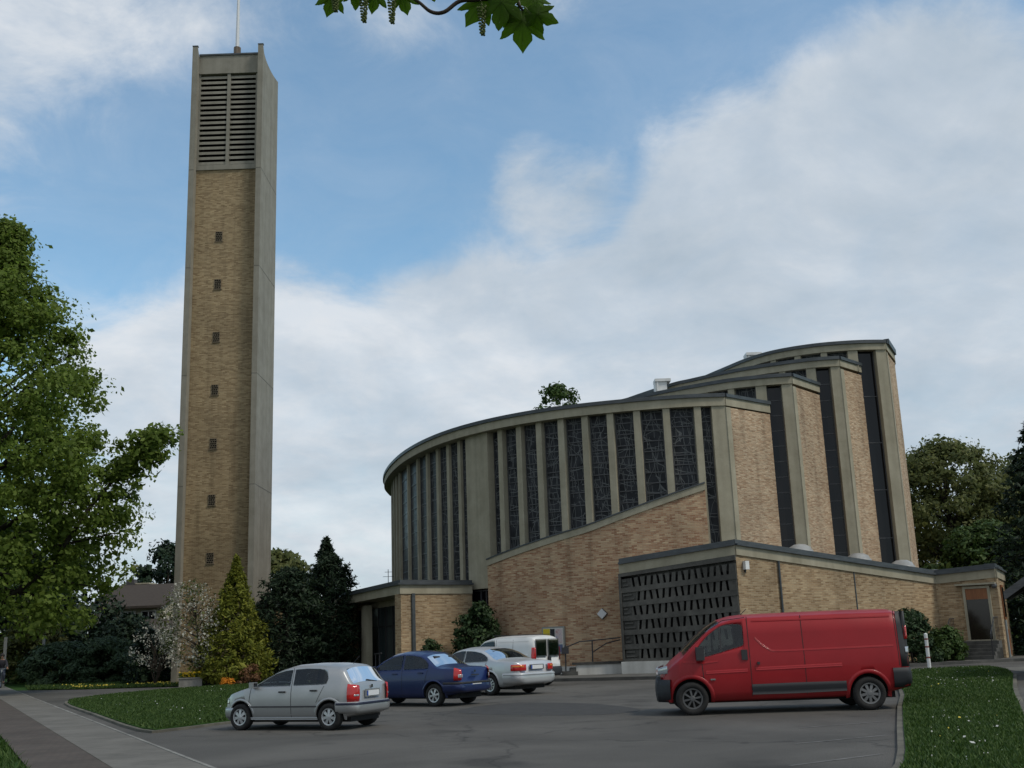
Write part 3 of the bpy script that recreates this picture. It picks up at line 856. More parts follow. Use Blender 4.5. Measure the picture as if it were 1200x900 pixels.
for t_ in (.34, .71):
    pass
annex_face(AR, AC, BR_WALL)
annex_face(AE, AR, BR_WALL)
annex_face(AF, AE, BR_WALL)
annex_face(AC, AL, DARKC, 'screen_wall')
m = MB(); m.ribbon([AL, (5.6, 50)], .06, 4.1, .4, -.01); m.build('brick_wall', BR_WALL, church)
m = MB(); m.ribbon([(AF[0] + .6, 60), AF], .06, 3.5, .4, 0); m.build('brick_wall', BR_WALL, church)
# annex roof
m = MB()
m.quad([(*AL, 4.72), (*AC, 5.2), (9.6, 47.2, 5.1), (4.9, 47.9, 4.85)])
m.quad([(*AC, 5.2), (*AR, 3.99), (19.2, 54.5, 4.1), (17.4, 52.6, 4.2)])
m.quad([(*AC, 5.2), (17.4, 52.6, 4.2), (11.8, 49.2, 5.0), (9.6, 47.2, 5.1)])
m.quad([(*AR, 3.99), (*AE, 4.1), (*AF, 4.06), (19.5, 55, 4.3)])
m.quad([(*AF, 4.06), (23.3, 60, 4.1), (20.6, 60, 4.3), (19.5, 55, 4.3)])
m.build('roof', ROOFM, church)
for i, (x, y, z) in enumerate(((12.05, 47.3, 4.84), (15.05, 49.1, 4.49), (17.45, 50.55, 4.21))):
    m = MB(); m.lathe([(.001, .34), (.25, .31), (.45, .2), (.52, .05), (.56, .04), (.56, -.3)], 20, Matrix.Translation((x, y, z)))
    m.build('skylight', noisy('dome_plastic%d' % i, (.22, .22, .21), (.34, .34, .33), 2, rough=.35), church, smooth=True)
# pierced screen
d_ = (Vector(AC) - Vector(AL)); LW = d_.length; d_.normalize(); nS = Vector((d_.y, -d_.x)); rzS = math.atan2(d_.y, d_.x)


def spt(u, z, o):
    p = Vector(AL) + d_ * u + nS * o
    return (p.x, p.y, z if z <= .6 else .6 + (z - .6) * (1 + .125 * u / LW))


m = MB()
def sblock(u0, u1, z0, z1, o0, o1, su=0, mi=0):
    """block with a slanted pair of sides: su shifts its upper edge along the wall"""
    su0, su1 = su if isinstance(su, tuple) else (su, su)
    b = [spt(u0, z0, o1), spt(u1, z0, o1), spt(u1, z0, o0), spt(u0, z0, o0)]
    tt = [spt(u0 + su0, z1, o1), spt(u1 + su1, z1, o1), spt(u1 + su1, z1, o0), spt(u0 + su0, z1, o0)]
    m.hexa(b, tt, mi)


Z0, Z1 = .60, 3.98
rows = 6; rh = (Z1 - Z0) / rows
sblock(0, LW, Z0 - .02, Z0 + .05, .03, .22)
def toprail(u): return 4.15 + (u / LW) * .42
m.hexa([spt(0, Z1, .22), spt(LW, Z1, .22), spt(LW, Z1, .03), spt(0, Z1, .03)], [spt(0, 4.11, .22), spt(LW, 4.155, .22), spt(LW, 4.155, .03), spt(0, 4.11, .03)])
sblock(0, .09, Z0, Z1, .03, .24)
rng = random.Random(4)
RAIL = .10
for r in range(rows):
    zb = Z0 + r * rh; zt_ = zb + rh
    sblock(0, LW, zb - RAIL, zb + RAIL, .05, .19)
    u = .56 + (.20 if r % 2 == 0 else 0)
    sblock(.10, u - .07, zb + RAIL, zt_ - RAIL, .03, .12)
    for q in range(2):
        zz = zb + .16 + q * .17
        sblock(.16, u - .16 - .08 * q, zz, zz + .06, .12, .19)
    prev = u - .07; prevs = 0; ph_ = r % 2; cnt = 0
    while u < LW - .22:
        sl_ = .045 if ph_ == 0 else -.045
        sblock(prev, u - sl_ / 2, zb + RAIL, zt_ - RAIL, .04, .165, (prevs, sl_), 1)
        prev = u - sl_ / 2 + .105; prevs = sl_
        u += .262; cnt += 1
        if cnt % 2 == 0: ph_ = 1 - ph_
        elif rng.random() < .3: ph_ = 1 - ph_
    sblock(prev, LW - .02, zb + RAIL, zt_ - RAIL, .04, .165, (prevs, 0), 1)
m.build('pierced_screen', [noisy('screen_frame', (.055, .054, .049), (.10, .097, .088), 2.5, rough=.95, bump=.3, big=(.6, .7, 1.15)), noisy('screen_block', (.06, .058, .052), (.11, .106, .095), 3, rough=.95, bump=.3, big=(.6, .75, 1.1))], church)
m = MB(); m.ribbon([lerp(AC, AL, .012), lerp(AC, AL, .985)], Z0, Z1, .02, .032); m.build('screen_back', BLACK, church)  # black sheet painting the shade inside the screen's slots
m = MB(); m.ribbon([lerp(AC, AL, -.002), lerp(AC, AL, 1.01)], -.02, .585, .5, .30); m.build('plinth', CONC_W, church)
# downpipes / joints on the long wall
for t_ in (.19, .56):
    p = lerp(AC, AR, t_); zt_ = 5.24 + (4.03 - 5.24) * t_ - .62
    d2 = (Vector(AR) - Vector(AC)).normalized(); n2_ = Vector((d2.y, -d2.x))
    m = MB()
    if t_ < .5: m.tube([(p[0] + n2_.x * .06, p[1] + n2_.y * .06, .1), (p[0] + n2_.x * .06, p[1] + n2_.y * .06, zt_)], .045, 8)
    else: m.box((p[0] + n2_.x * .012, p[1] + n2_.y * .012, (zt_ + .1) / 2), (.05, .03, zt_ - .1), math.atan2(d2.y, d2.x))
    m.build('downpipe', ZINC, church)

# door wall of the annex
dD = (Vector(AE) - Vector(AR)); LD = dD.length; dD.normalize(); nD = Vector((dD.y, -dD.x)); rzD = math.atan2(dD.y, dD.x)
def dpt(u, o, z): p = Vector(AR) + dD * u + nD * o; return (p.x, p.y, z)
uc = LD * .66
doorE = MB(); doorE.box(dpt(uc, .02, 1.98), (.98, .10, 2.16), rzD); do = doorE.build('door', plain('brown_glass', (.018, .013, .01), .12), church)
m = MB()
for s_ in (-1, 1): m.box(dpt(uc + s_ * .52, .05, 2.02), (.11, .16, 2.4), rzD)
m.box(dpt(uc, .05, 3.16), (1.15, .158, .10), rzD); m.box(dpt(uc, .05, .87), (1.3, .3, .07), rzD)
m.build('door_frame', CONC, do)
m = MB(); m.box(dpt(uc, .07, 2.87), (.93, .06, .46), rzD); m.build('transom_panel', WOOD, do)
m = MB(); m.box(dpt(uc, .13, 3.30), (1.7, .28, .08), rzD); m.build('door_hood', CONC, do)
m = MB()
for i in range(5): m.box(dpt(uc - .15, .30 + (4 - i) * .15 + .1, (.11 + .15 * (i + 1)) / 2), (1.9, 1.0 - .02 * i if False else .6 + (4 - i) * .3, .11 + .15 * (i + 1)), rzD)
m.build('entrance_steps', noisy('step_stone', (.055, .053, .048), (.11, .105, .095), 2, rough=.95), church)
for s_ in (-1, 1):
    u_ = uc - .15 + s_ * .92
    m = MB()
    pts = [dpt(u_, 1.9, .25), dpt(u_, 1.9, 1.15), dpt(u_, .9, 1.85), dpt(u_, .15, 1.85)]
    m.tube(pts, .022, 6)
    for q in range(7):
        o_ = .3 + q * .24; zr = 1.85 if o_ < .9 else 1.85 - (o_ - .9) * .7
        m.tube([dpt(u_, o_, max(.15, zr - .98)), dpt(u_, o_, zr)], .011, 5)
    m.build('stair_rail', IRON, church)
# window and cellar opening in the short right wall
dF = (Vector(AF) - Vector(AE)).normalized(); nF = Vector((dF.y, -dF.x)); rzF = math.atan2(dF.y, dF.x)
p = Vector(AE) + dF * 1.5 + nF * .01; m = MB(); m.box((p.x, p.y, 2.5), (.8, .1, 1.5), rzF); o = m.build('window', WOOD, church)
m = MB(); m.box((p.x + nF.x * .05, p.y + nF.y * .05, 2.5), (.62, .04, 1.3), rzF); m.build('pane', GLASSP, o)
p = Vector(AE) + dF * 1.9 + nF * .01; m = MB(); m.box((p.x, p.y, .75), (.6, .1, 1.1), rzF); m.build('hatch', WOOD, church)
p = Vector(AE) + dF * .75 + nF * .08; m = MB(); m.tube([(p.x, p.y, .1), (p.x, p.y, 1.7)], .055, 8); m.build('downpipe', plain('grey_pipe', (.2, .22, .22), .5), church)

# --- porch at the left
PC, PR, PL = (-5.29, 49.6), (-2.22, 52.0), (-10.25, 62.0)
zP = 4.4
m = MB(); m.ribbon([PR, PC], .1, zP - .62, .5, 0); m.build('brick_wall', BR_WALL, church)
m = MB(); m.ribbon([PR, PC, PL, (-7.2, 66.5)], zP - .62, zP - .22, .6, .05); m.build('fascia', CONC, church)
m = MB(); m.ribbon([PR, PC, PL, (-7.2, 66.5)], zP - .22, zP - .14, .5, .17); m.ribbon([PR, PC, PL, (-7.2, 66.5)], zP - .139, zP, .5, .04); m.build('coping', SLATE, church)
m = MB(); m.quad([(*PR, zP - .03), (-3.5, 56, zP - .03), (-6.8, 66, zP - .03), (-7.2, 66.5, zP - .03), (*PL, zP - .03), (*PC, zP - .03)]); m.build('roof', ROOFM, church)
fv = (Vector(PL) - Vector(PC)); LP = fv.length; fv.normalize(); nin = Vector((fv.y, -fv.x))     # into the building
def ppt(u, i, z): p = Vector(PC) + fv * u + nin * i; return (p.x, p.y, z)
rzP = math.atan2(fv.y, fv.x)
DEP = 1.15
m = MB(); m.quad([ppt(.1, .1, zP - .63), ppt(LP, .1, zP - .63), ppt(LP, DEP + .3, zP - .63), ppt(1.05, DEP + .3, zP - .63)]); m.build('soffit', CONC, church)
m = MB(); m.box(ppt(LP - .2, DEP / 2, 1.95), (.4, DEP + .5, 3.65), rzP); m.build('brick_wall', BR_WALL, church)
m = MB(); m.box(ppt(LP / 2 + .45, DEP + .15, 3.62), (LP - 1.4, .3, .32), rzP); m.build('lintel', CONC, church)
m = MB(); m.ribbon([PL, (-7.2, 66.5)], .1, zP - .62, .4, 0); m.build('brick_wall', BR_WALL, church)
# corner pier of brick and slim post
def uat(a, i):
    # distance along the porch at which the line recessed by i crosses direction a
    p0 = Vector(PC) + nin * i
    return (a * p0.y - p0.x) / (fv.x - a * fv.y)
u1, u2 = uat(-.1415, .65), uat(-.1330, .65)
m = MB(); m.box(ppt((u1 + u2) / 2, .65, 1.9), (abs(u1 - u2) * .55, .3, 3.4), rzP); m.build('post', CONC, church)
u3 = uat(-.1115, .35); m = MB(); m.box(ppt(u3, .5, 1.9), (.2, .25, 3.4), rzP); m.build('post', CONC, church)
m = MB(); m.box(ppt(LP / 2 + .4, DEP + .12, 1.8), (LP - 1.5, .1, 3.4), rzP); dd = m.build('door', DOORG, church)
m = MB()
for q in np.linspace(1.4, LP - .6, 9): m.box(ppt(q, DEP + .05, 1.8), (.09, .07, 3.38), rzP)
m.box(ppt(LP / 2 + .4, DEP + .05, 2.5), (LP - 1.5, .066, .07), rzP)
m.build('door_frame', IRON, dd)
m = MB(); m.prism(ccw([ppt(-.1, -.9, 0)[:2], ppt(LP + .2, -.9, 0)[:2], ppt(LP + .2, 1.2, 0)[:2], ppt(-.1, 1.2, 0)[:2]]), .05, .27); m.build('entrance_steps', PAVE2, church)
# downpipe on the porch wall
dp = (Vector(PR) - Vector(PC)).normalized(); nP_ = Vector((dp.y, -dp.x))
p = Vector(PC) + dp * .62 + nP_ * .05; m = MB(); m.box((p.x, p.y, 1.95), (.16, .09, 3.7), math.atan2(dp.y, dp.x)); m.build('downpipe', ZINC, church)
# aerial on the porch roof
m = MB(); m.tube([(-7.3, 62, zP - .1), (-7.3, 62, 5.7)], .02, 5); m.tube([(-7.6, 62, 5.3), (-7.0, 62, 5.3)], .012, 4); m.tube([(-7.5, 62, 5.55), (-7.1, 62, 5.55)], .012, 4); m.build('aerial', ZINC, church)
for u_ in (1.6, LP - .9):
    r_ = thing('handrail', 'short black iron handrail by the left end of the church porch' if u_ > 5 else 'short black iron handrail in front of the dark porch doors', 'handrail', ppt(u_, -.75, .27))
    m = MB(); m.tube([(0, 0, 0), (0, 0, .95)], .025, 6); m.build('post', IRON, r_)
    m = MB(); m.tube([(-fv.x * .7, -fv.y * .7, 0), (-fv.x * .7, -fv.y * .7, .95)], .025, 6); m.build('post', IRON, r_)
    m = MB(); m.tube([(fv.x * .3, fv.y * .3, .93), (-fv.x * 1, -fv.y * 1, .97)], .03, 6); m.build('rail', IRON, r_)

# --- bell tower
tower = thing('bell_tower', 'tall yellow brick bell tower between two concrete slabs with louvres near the horned top', 'tower', (-15.8, 60, 0))
T0 = Vector((-15.8, 60, 0))
def tb(m, x0, x1, y0, y1, z0, z1): m.box(((x0 + x1) / 2 - T0.x, (y0 + y1) / 2 - T0.y, (z0 + z1) / 2), (x1 - x0, y1 - y0, z1 - z0))
xa, xb = -18.04, -13.90; y0, y1 = 58.0, 62.05; tw = .30
topf, topb = 36.20, 35.95
def horn(x0, x1):
    m = MB(); n = 14; prof = []
    for i in range(n + 1):
        s = i / n; y = y0 + (y1 - y0) * s
        z = topf + (topb - topf) * s - 1.25 * (1 - s) * s ** .4
        prof.append((y - T0.y, z))
    # small flat lip at both horns
    a, b = x0 - T0.x, x1 - T0.x
    for i in range(n):
        (ya, za), (yb, zb) = prof[i], prof[i + 1]
        m.quad([(a, ya, za), (b, ya, za), (b, yb, zb), (a, yb, zb)])
    for (x, flip) in ((a, 1), (b, 0)):
        pl = [(x, y0 - T0.y, 0)] + [(x, y1 - T0.y, 0)] + [(x, y, z) for y, z in prof[::-1]]
        uvs = [(q[1], q[2]) for q in pl]
        m.quad(pl[::-1] if flip else pl, uvs[::-1] if flip else uvs)
    m.quad([(a, y0 - T0.y, 0), (b, y0 - T0.y, 0), (b, y0 - T0.y, topf), (a, y0 - T0.y, topf)])
    m.quad([(b, y1 - T0.y, 0), (a, y1 - T0.y, 0), (a, y1 - T0.y, topb), (b, y1 - T0.y, topb)])
    return m
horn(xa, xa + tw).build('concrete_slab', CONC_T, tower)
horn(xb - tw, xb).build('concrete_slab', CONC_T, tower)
# casting joints on the slabs, thin strips in a darker tone
m = MB()
for zz in (10.2, 16.3, 22.5, 28.4):
    m.box((xb - T0.x + .001, 0.02, zz), (.012, y1 - y0 - .1, .03)); m.box((xb - tw / 2 - T0.x, y0 - T0.y - .001, zz), (tw * .96, .012, .03)); m.box((xa + tw / 2 - T0.x, y0 - T0.y - .001, zz), (tw * .96, .012, .03))
m.build('slab_joint', noisy('joint_concrete', (.10, .095, .08), (.15, .14, .12), 2), tower)
xi0, xi1 = xa + tw, xb - tw
fy = 58.5
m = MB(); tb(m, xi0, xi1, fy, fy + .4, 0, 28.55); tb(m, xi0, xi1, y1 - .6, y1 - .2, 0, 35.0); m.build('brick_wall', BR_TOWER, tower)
m = MB(); tb(m, xi0, xi1, fy - .08, fy + .4, 28.55, 28.85); m.build('sill', CONC_T, tower)
m = MB(); tb(m, xi0, xi1, fy - .12, fy + .5, 34.62, 35.78); m.build('beam', CONC_T, tower)
m = MB(); tb(m, xi0, xi1, fy + .5, y1 - .4, 35.3, 35.5); m.build('roof', ROOFM, tower)
m = MB(); tb(m, xi0, xi1, fy - .18, fy + .52, 35.781, 35.88); tb(m, xa - .015, xa + tw + .015, y0 - .02, y0 + .16, 36.205, 36.26); tb(m, xb - tw - .015, xb + .015, y0 - .02, y0 + .16, 36.205, 36.26); m.build('coping', SLATE, tower)
m = MB(); tb(m, xi0, xi1, fy + .9, fy + 1.0, 28.8, 35.29); m.build('bell_chamber_dark', BLACK, tower)  # flat black panel painting the shade of the bell chamber behind the louvres
xm = (xi0 + xi1) / 2
for s_ in (0, 1):
    l0, l1 = (xi0 + .10, xm - .09) if s_ == 0 else (xm + .09, xi1 - .20)
    m = MB()
    nl = 18; hh = (34.60 - 28.85) / nl
    for i in range(nl):
        zc_ = 28.85 + hh * (i + .5)
        # sloping slat
        yb_, yf_ = fy + .42 - T0.y, fy - .02 - T0.y
        b = [(l0 - T0.x, yf_, zc_ - .12), (l1 - T0.x, yf_, zc_ - .12), (l1 - T0.x, yb_, zc_ + .10), (l0 - T0.x, yb_, zc_ + .10)]
        m.hexa(b, [(x, y, z + .165) for x, y, z in b])
    m.build('louvre', CONC_T, tower)
m = MB(); tb(m, xm - .09, xm + .09, fy - .08, fy + .4, 28.85, 34.62); tb(m, xi0, xi0 + .10, fy - .03, fy + .4, 28.85, 34.62); tb(m, xi1 - .20, xi1, fy - .03, fy + .4, 28.85, 34.62); m.build('louvre_post', CONC_T, tower)
VENTM = noisy('vent_block', (.12, .095, .065), (.20, .16, .11), 4, rough=.95)
for e in (.3913, .3426, .2899, .2384, .1871, .1347, .0819):
    zc_ = CAMZ + e * fy; xc = -.2790 * fy
    m = MB(); tb(m, xc - .20, xc + .20, fy - .03, fy + .02, zc_ - .29, zc_ + .29); o = m.build('vent', VENTM, tower)
    m = MB()
    for r in range(5):
        for c_ in range(3):
            xx = xc - .125 + c_ * .115 + (.03 if r % 2 else -.0); zz = zc_ - .225 + r * .112
            tb(m, xx - .038 - .008 * ((r + c_) % 2), xx + .038, fy - .045, fy - .02, zz - .032, zz + .03 + .006 * (c_ % 2))
    m.build('vent_hole_dark', BLACK, o)  # solid black blocks paint the shade inside the vent holes
    m = MB(); tb(m, xc - .23, xc + .23, fy - .05, fy, zc_ - .33, zc_ - .292); m.build('sill', VENTM, o)
# spire rod
m = MB(); m.tube([(-.2658 * 60 - T0.x, 0, 35.4), (-.2658 * 60 - T0.x, 0, 37.2)], .22, 8); m.build('mast_base', noisy('rust_base', (.10, .07, .05), (.2, .17, .14), 3), tower)
m = MB(); m.tube([(-.2658 * 60 - T0.x, 0, 37.1), (-.2658 * 60 - T0.x, 0, 43.6)], [.13, .05], 8); m.box((-.2658 * 60 - T0.x, 0, 42.3), (1.4, .09, .09)); m.build('mast', plain('white_metal', (.62, .62, .62), .35, .2), tower)
# low lean-to on the far side of the right slab
m = MB(); tb(m, xb + .004, xb + .7, 59.2, 62, 0, 3.8); m.build('lean_to', BR_TOWER, tower)
m = MB(); tb(m, xb - .3 + .305, xb + .9, 58.9, 62.1, 3.8, 4.05); m.build('lean_to_roof', SLATE, tower)

# ------------------------------------------------------------------ vehicles
TYRE = noisy('tyre_rubber', (.012, .012, .012), (.025, .024, .023), 8, rough=.85)
PLASTIC = plain('dark_plastic', (.022, .022, .024), .6)
GREYP = plain('grey_plastic', (.024, .025, .028), .6, spec=.3)
def tinted(name, tint):
    m, t, p, o = nt(name)
    tr = nd(t, 'ShaderNodeBsdfTransparent'); tr.inputs[0].default_value = (*tint, 1)
    gl = nd(t, 'ShaderNodeBsdfGlossy'); gl.inputs[0].default_value = (1, 1, 1, 1); gl.inputs[1].default_value = .03
    fr = nd(t, 'ShaderNodeFresnel'); fr.inputs[0].default_value = 1.5
    mx = nd(t, 'ShaderNodeMixShader'); t.links.new(fr.outputs[0], mx.inputs[0]); t.links.new(tr.outputs[0], mx.inputs[1]); t.links.new(gl.outputs[0], mx.inputs[2]); t.links.new(mx.outputs[0], o.inputs[0])
    return m


CGLASS = tinted('car_glass', (.74, .80, .77))
CLOTHS = noisy('seat_cloth', (.025, .025, .027), (.05, .05, .053), 6, rough=.95)
RIMS = plain('silver_rim', (.42, .43, .44), .35, .6)
STEELR = plain('steel_rim', (.10, .10, .10), .5, .5)
LRED = plain('red_lamp', (.42, .012, .012), .15, coat=.5)
LCLR = plain('clear_lamp', (.40, .41, .43), .12, .3)
LORA = plain('amber_lamp', (.6, .16, .02), .2)
SEAM = plain('door_gap', (.01, .01, .01), .8)
PLATE = plain('plate_white', (.62, .62, .62), .5)
PBLUE = plain('plate_blue', (.02, .06, .3), .5)
CHROME = plain('chrome', (.5, .5, .5), .15, 1)
SKIN = noisy('skin', (.35, .2, .14), (.42, .25, .18), 5)
UNDER = plain('underbody', (.01, .01, .01), .9)


def paint(name, c, metallic=0, rough=.35, spec=.5):
    m, t, p, o = nt(name)
    tc = nd(t, 'ShaderNodeTexCoord'); n = nd(t, 'ShaderNodeTexNoise'); n.inputs['Scale'].default_value = 2.2; n.inputs['Detail'].default_value = 6
    t.links.new(tc.outputs['Object'], n.inputs['Vector'])
    col = ramp(t, n.outputs['Fac'], [(.3, tuple(x * .92 for x in c)), (.7, tuple(min(1, x * 1.05) for x in c))])
    # road dust low on the body
    sp = nd(t, 'ShaderNodeSeparateXYZ'); t.links.new(tc.outputs['Object'], sp.inputs[0])
    mr = nd(t, 'ShaderNodeMapRange'); mr.inputs[1].default_value = .2; mr.inputs[2].default_value = .75; mr.inputs[3].default_value = .30; mr.inputs[4].default_value = 0
    t.links.new(sp.outputs[2], mr.inputs[0])
    mu = nd(t, 'ShaderNodeMath', operation='MULTIPLY'); t.links.new(mr.outputs[0], mu.inputs[0]); t.links.new(n.outputs['Fac'], mu.inputs[1])
    mx = nd(t, 'ShaderNodeMix', data_type='RGBA'); mx.inputs[7].default_value = (.09, .085, .075, 1)
    t.links.new(mu.outputs[0], mx.inputs[0]); t.links.new(col, mx.inputs[6]); t.links.new(mx.outputs[2], p.inputs['Base Color'])
    p.inputs['Metallic'].default_value = metallic; p.inputs['Roughness'].default_value = rough
    p.inputs['Specular IOR Level'].default_value = spec; p.inputs['Coat Weight'].default_value = .5 * spec; p.inputs['Coat Roughness'].default_value = .08
    return m


class Car:
    def __init__(s, top, belt, bot, halfw, tumble, crown=.11, r_shoulder=3):
        s.top, s.belt, s.bot, s.halfw, s.tumble, s.crown, s.p = top, belt, bot, halfw, tumble, crown, r_shoulder
        s.x0, s.x1 = top[0][0], top[-1][0]

    def par(s, x):
        zt = interp(x, s.top); zb = interp(x, s.bot); W = interp(x, s.halfw)
        zl = min(interp(x, s.belt), zt - .05)
        hc = min(s.crown, .5 * (zt - zl) + .012)
        Wr = .97 * W - s.tumble * max(0, zt - hc - zl)
        return zt, zb, W, zl, hc, Wr

    def side_pts(s, x):
        zt, zb, W, zl, hc, Wr = s.par(x); h = zl - zb
        return [(.80 * W, zb), (.93 * W, zb + .05 * h), (.975 * W, zb + .20 * h), (.995 * W, zb + .42 * h), (W, zb + .62 * h), (.992 * W, zb + .84 * h), (.97 * W, zl), ((.97 * W + Wr) / 2, (zl + zt - hc) / 2), (Wr, zt - hc)]

    def y(s, x, z):
        P = s.side_pts(x)
        return float(np.interp(z, [q[1] for q in P], [q[0] for q in P]))

    def ring(s, x):
        zt, zb, W, zl, hc, Wr = s.par(x)
        P = [(0, zb)] + s.side_pts(x)
        for u in (.93, .82, .62, .32, 0): P.append((Wr * u, zt - hc * u ** s.p))
        return P

    def roofp(s, x, u):
        zt, zb, W, zl, hc, Wr = s.par(x)
        return (x, Wr * u, zt - hc * abs(u) ** s.p)

    def prism_cut(s, poly, hw):
        """closed prism over an (x, z) outline, from -hw to hw"""
        me = bpy.data.meshes.new('cut'); n = len(poly)
        hw = hw if isinstance(hw, (list, tuple)) else [hw] * n
        v = [(x, -h, z) for (x, z), h in zip(poly, hw)] + [(x, h, z) for (x, z), h in zip(poly, hw)]
        f = [tuple(range(n)), tuple(range(2 * n - 1, n - 1, -1))] + [(i + n, (i + 1) % n + n, (i + 1) % n, i) for i in range(n)]
        me.from_pydata(v, [], f); bmx = bmesh.new(); bmx.from_mesh(me); bmesh.ops.recalc_face_normals(bmx, faces=bmx.faces); bmx.to_mesh(me); bmx.free()
        me.materials.append(UNDER)
        o = bpy.data.objects.new('cut', me); COL.objects.link(o); return o

    def cabin(s, x0, x1, zf, sides, screens):
        """cutters for the cabin: an inner volume, the side openings and the front and rear screens"""
        cs = []
        xs = np.linspace(x0, x1, 14)
        top = [(float(x), max(zf + .06, interp(float(x), s.top) - .125)) for x in xs]
        hws = [max(.2, s.y(x, max(z, zf)) - .09) for x, z in top]
        cs.append(s.prism_cut([(x0, zf), (x1, zf)] + top[::-1], [min(hws[0], .75), min(hws[-1], .75)] + hws[::-1]))
        for cols in sides:
            poly = [(x, lo + .014) for x, lo, hi in cols if hi - lo > .05] + [(x, hi - .014) for x, lo, hi in cols[::-1] if hi - lo > .05]
            cs.append(s.prism_cut(poly, 1.3))
        for xa_, xb_, u in screens:
            X = np.linspace(xa_, xb_, 7); sg = 1 if (xa_ + xb_) / 2 > (x0 + x1) / 2 else -1
            out = []; inn = []; ho = []; hi_ = []
            for x in X:
                x = float(x); e = .01; dz = interp(x + e, s.top) - interp(x - e, s.top); n_ = Vector((-dz, 2 * e)).normalized()
                z = interp(x, s.top); w_ = s.par(x)[5] * u
                out.append((x + n_.x * .07, z + n_.y * .07)); inn.append((x - n_.x * .22, z - n_.y * .22)); ho.append(w_); hi_.append(w_)
            cs.append(s.prism_cut(out + inn[::-1], ho + hi_[::-1]))
        return cs

    def body(s, mat, parent, wheels, wr, name='body', cuts=()):
        xs = sorted(set([round(a, 4) for a, _ in s.top] + [round(a, 4) for a, _ in s.halfw] + [round(float(v), 4) for v in np.linspace(s.x0, s.x1, 64)]))
        xs = [xs[0]] + [x for i, x in enumerate(xs[1:], 1) if x - xs[i - 1] > .004]
        bm = bmesh.new(); rings = []
        for x in xs:
            P = s.ring(x); full = [(x, y, z) for y, z in P] + [(x, -y, z) for y, z in P[-2:0:-1]]
            rings.append([bm.verts.new(v) for v in full])
        for a, b in zip(rings, rings[1:]):
            n = len(a)
            for i in range(n):
                j = (i + 1) % n
                f = bm.faces.new((a[i], a[j], b[j], b[i])); f.smooth = True
        for R_, sg in ((rings[0], -1), (rings[-1], 1)):
            # rounded ends: two shrinking rings then a cap
            cz = sum(v.co.z for v in R_) / len(R_); prev = R_
            for dx, k in ((.018, .975), (.03, .93)):
                nr = [bm.verts.new((v.co.x + sg * dx, v.co.y * k, cz + (v.co.z - cz) * k)) for v in R_]
                n = len(nr)
                for i in range(n):
                    j = (i + 1) % n
                    q = (prev[i], prev[j], nr[j], nr[i]); f = bm.faces.new(q if sg > 0 else q[::-1]); f.smooth = True
                prev = nr
            f = bm.faces.new(prev if sg > 0 else prev[::-1])
        bmesh.ops.recalc_face_normals(bm, faces=bm.faces)
        me = bpy.data.meshes.new(name); bm.to_mesh(me); bm.free()
        me.materials.append(mat); me.materials.append(UNDER)
        o = bpy.data.objects.new(name, me); COL.objects.link(o)
        # cut the wheel arches
        cb = bmesh.new()
        for wx in wheels:
            for sg in (-1, 1):
                W = interp(wx, s.halfw)
                bmesh.ops.create_cone(cb, cap_ends=True, segments=28, radius1=wr + .055, radius2=wr + .055, depth=.5, matrix=Matrix.Translation((wx, sg * (W - .05), wr + .01)) @ Matrix.Rotation(PI / 2, 4, 'X'))
        cm_ = bpy.data.meshes.new('cut'); cb.to_mesh(cm_); cb.free(); cm_.materials.append(UNDER)
        for p_ in cm_.polygons: p_.material_index = 0
        co = bpy.data.objects.new('cut', cm_); COL.objects.link(co)
        co_mats = [UNDER]
        b = o.modifiers.new('arch', 'BOOLEAN'); b.object = co; b.operation = 'DIFFERENCE'; b.solver = 'EXACT'
        try: b.material_mode = 'TRANSFER'
        except Exception: pass
        def bake():
            dg = bpy.context.evaluated_depsgraph_get(); dg.update()
            return bpy.data.meshes.new_from_object(o.evaluated_get(dg))

        def area(me_): return sum(p_.area for p_ in me_.polygons)

        nm = bake(); o.modifiers.clear(); o.data = nm; bpy.data.objects.remove(co)
        for q_ in cuts:
            A0 = area(o.data); ok = False
            for tr_ in range(6):
                if tr_: q_.location = (.003 * tr_, .0023 * tr_, -.0031 * tr_)
                b = o.modifiers.new('cut', 'BOOLEAN'); b.object = q_; b.operation = 'DIFFERENCE'; b.solver = 'EXACT'
                try: b.material_mode = 'TRANSFER'
                except Exception: pass
                n2_ = bake(); o.modifiers.clear()
                A1 = area(n2_)
                zs_ = [v_.co.x for v_ in n2_.vertices] or [0]
                if .88 * A0 < A1 < 2.2 * A0 and max(zs_) > s.x1 - .05 and min(zs_) < s.x0 + .05 and len(n2_.polygons) > .9 * len(o.data.polygons) * .8:
                    o.data = n2_; ok = True; break
            if not ok: print('cut skipped')
            bpy.data.objects.remove(q_)
        o.data.name = name
        o.parent = parent
        return o

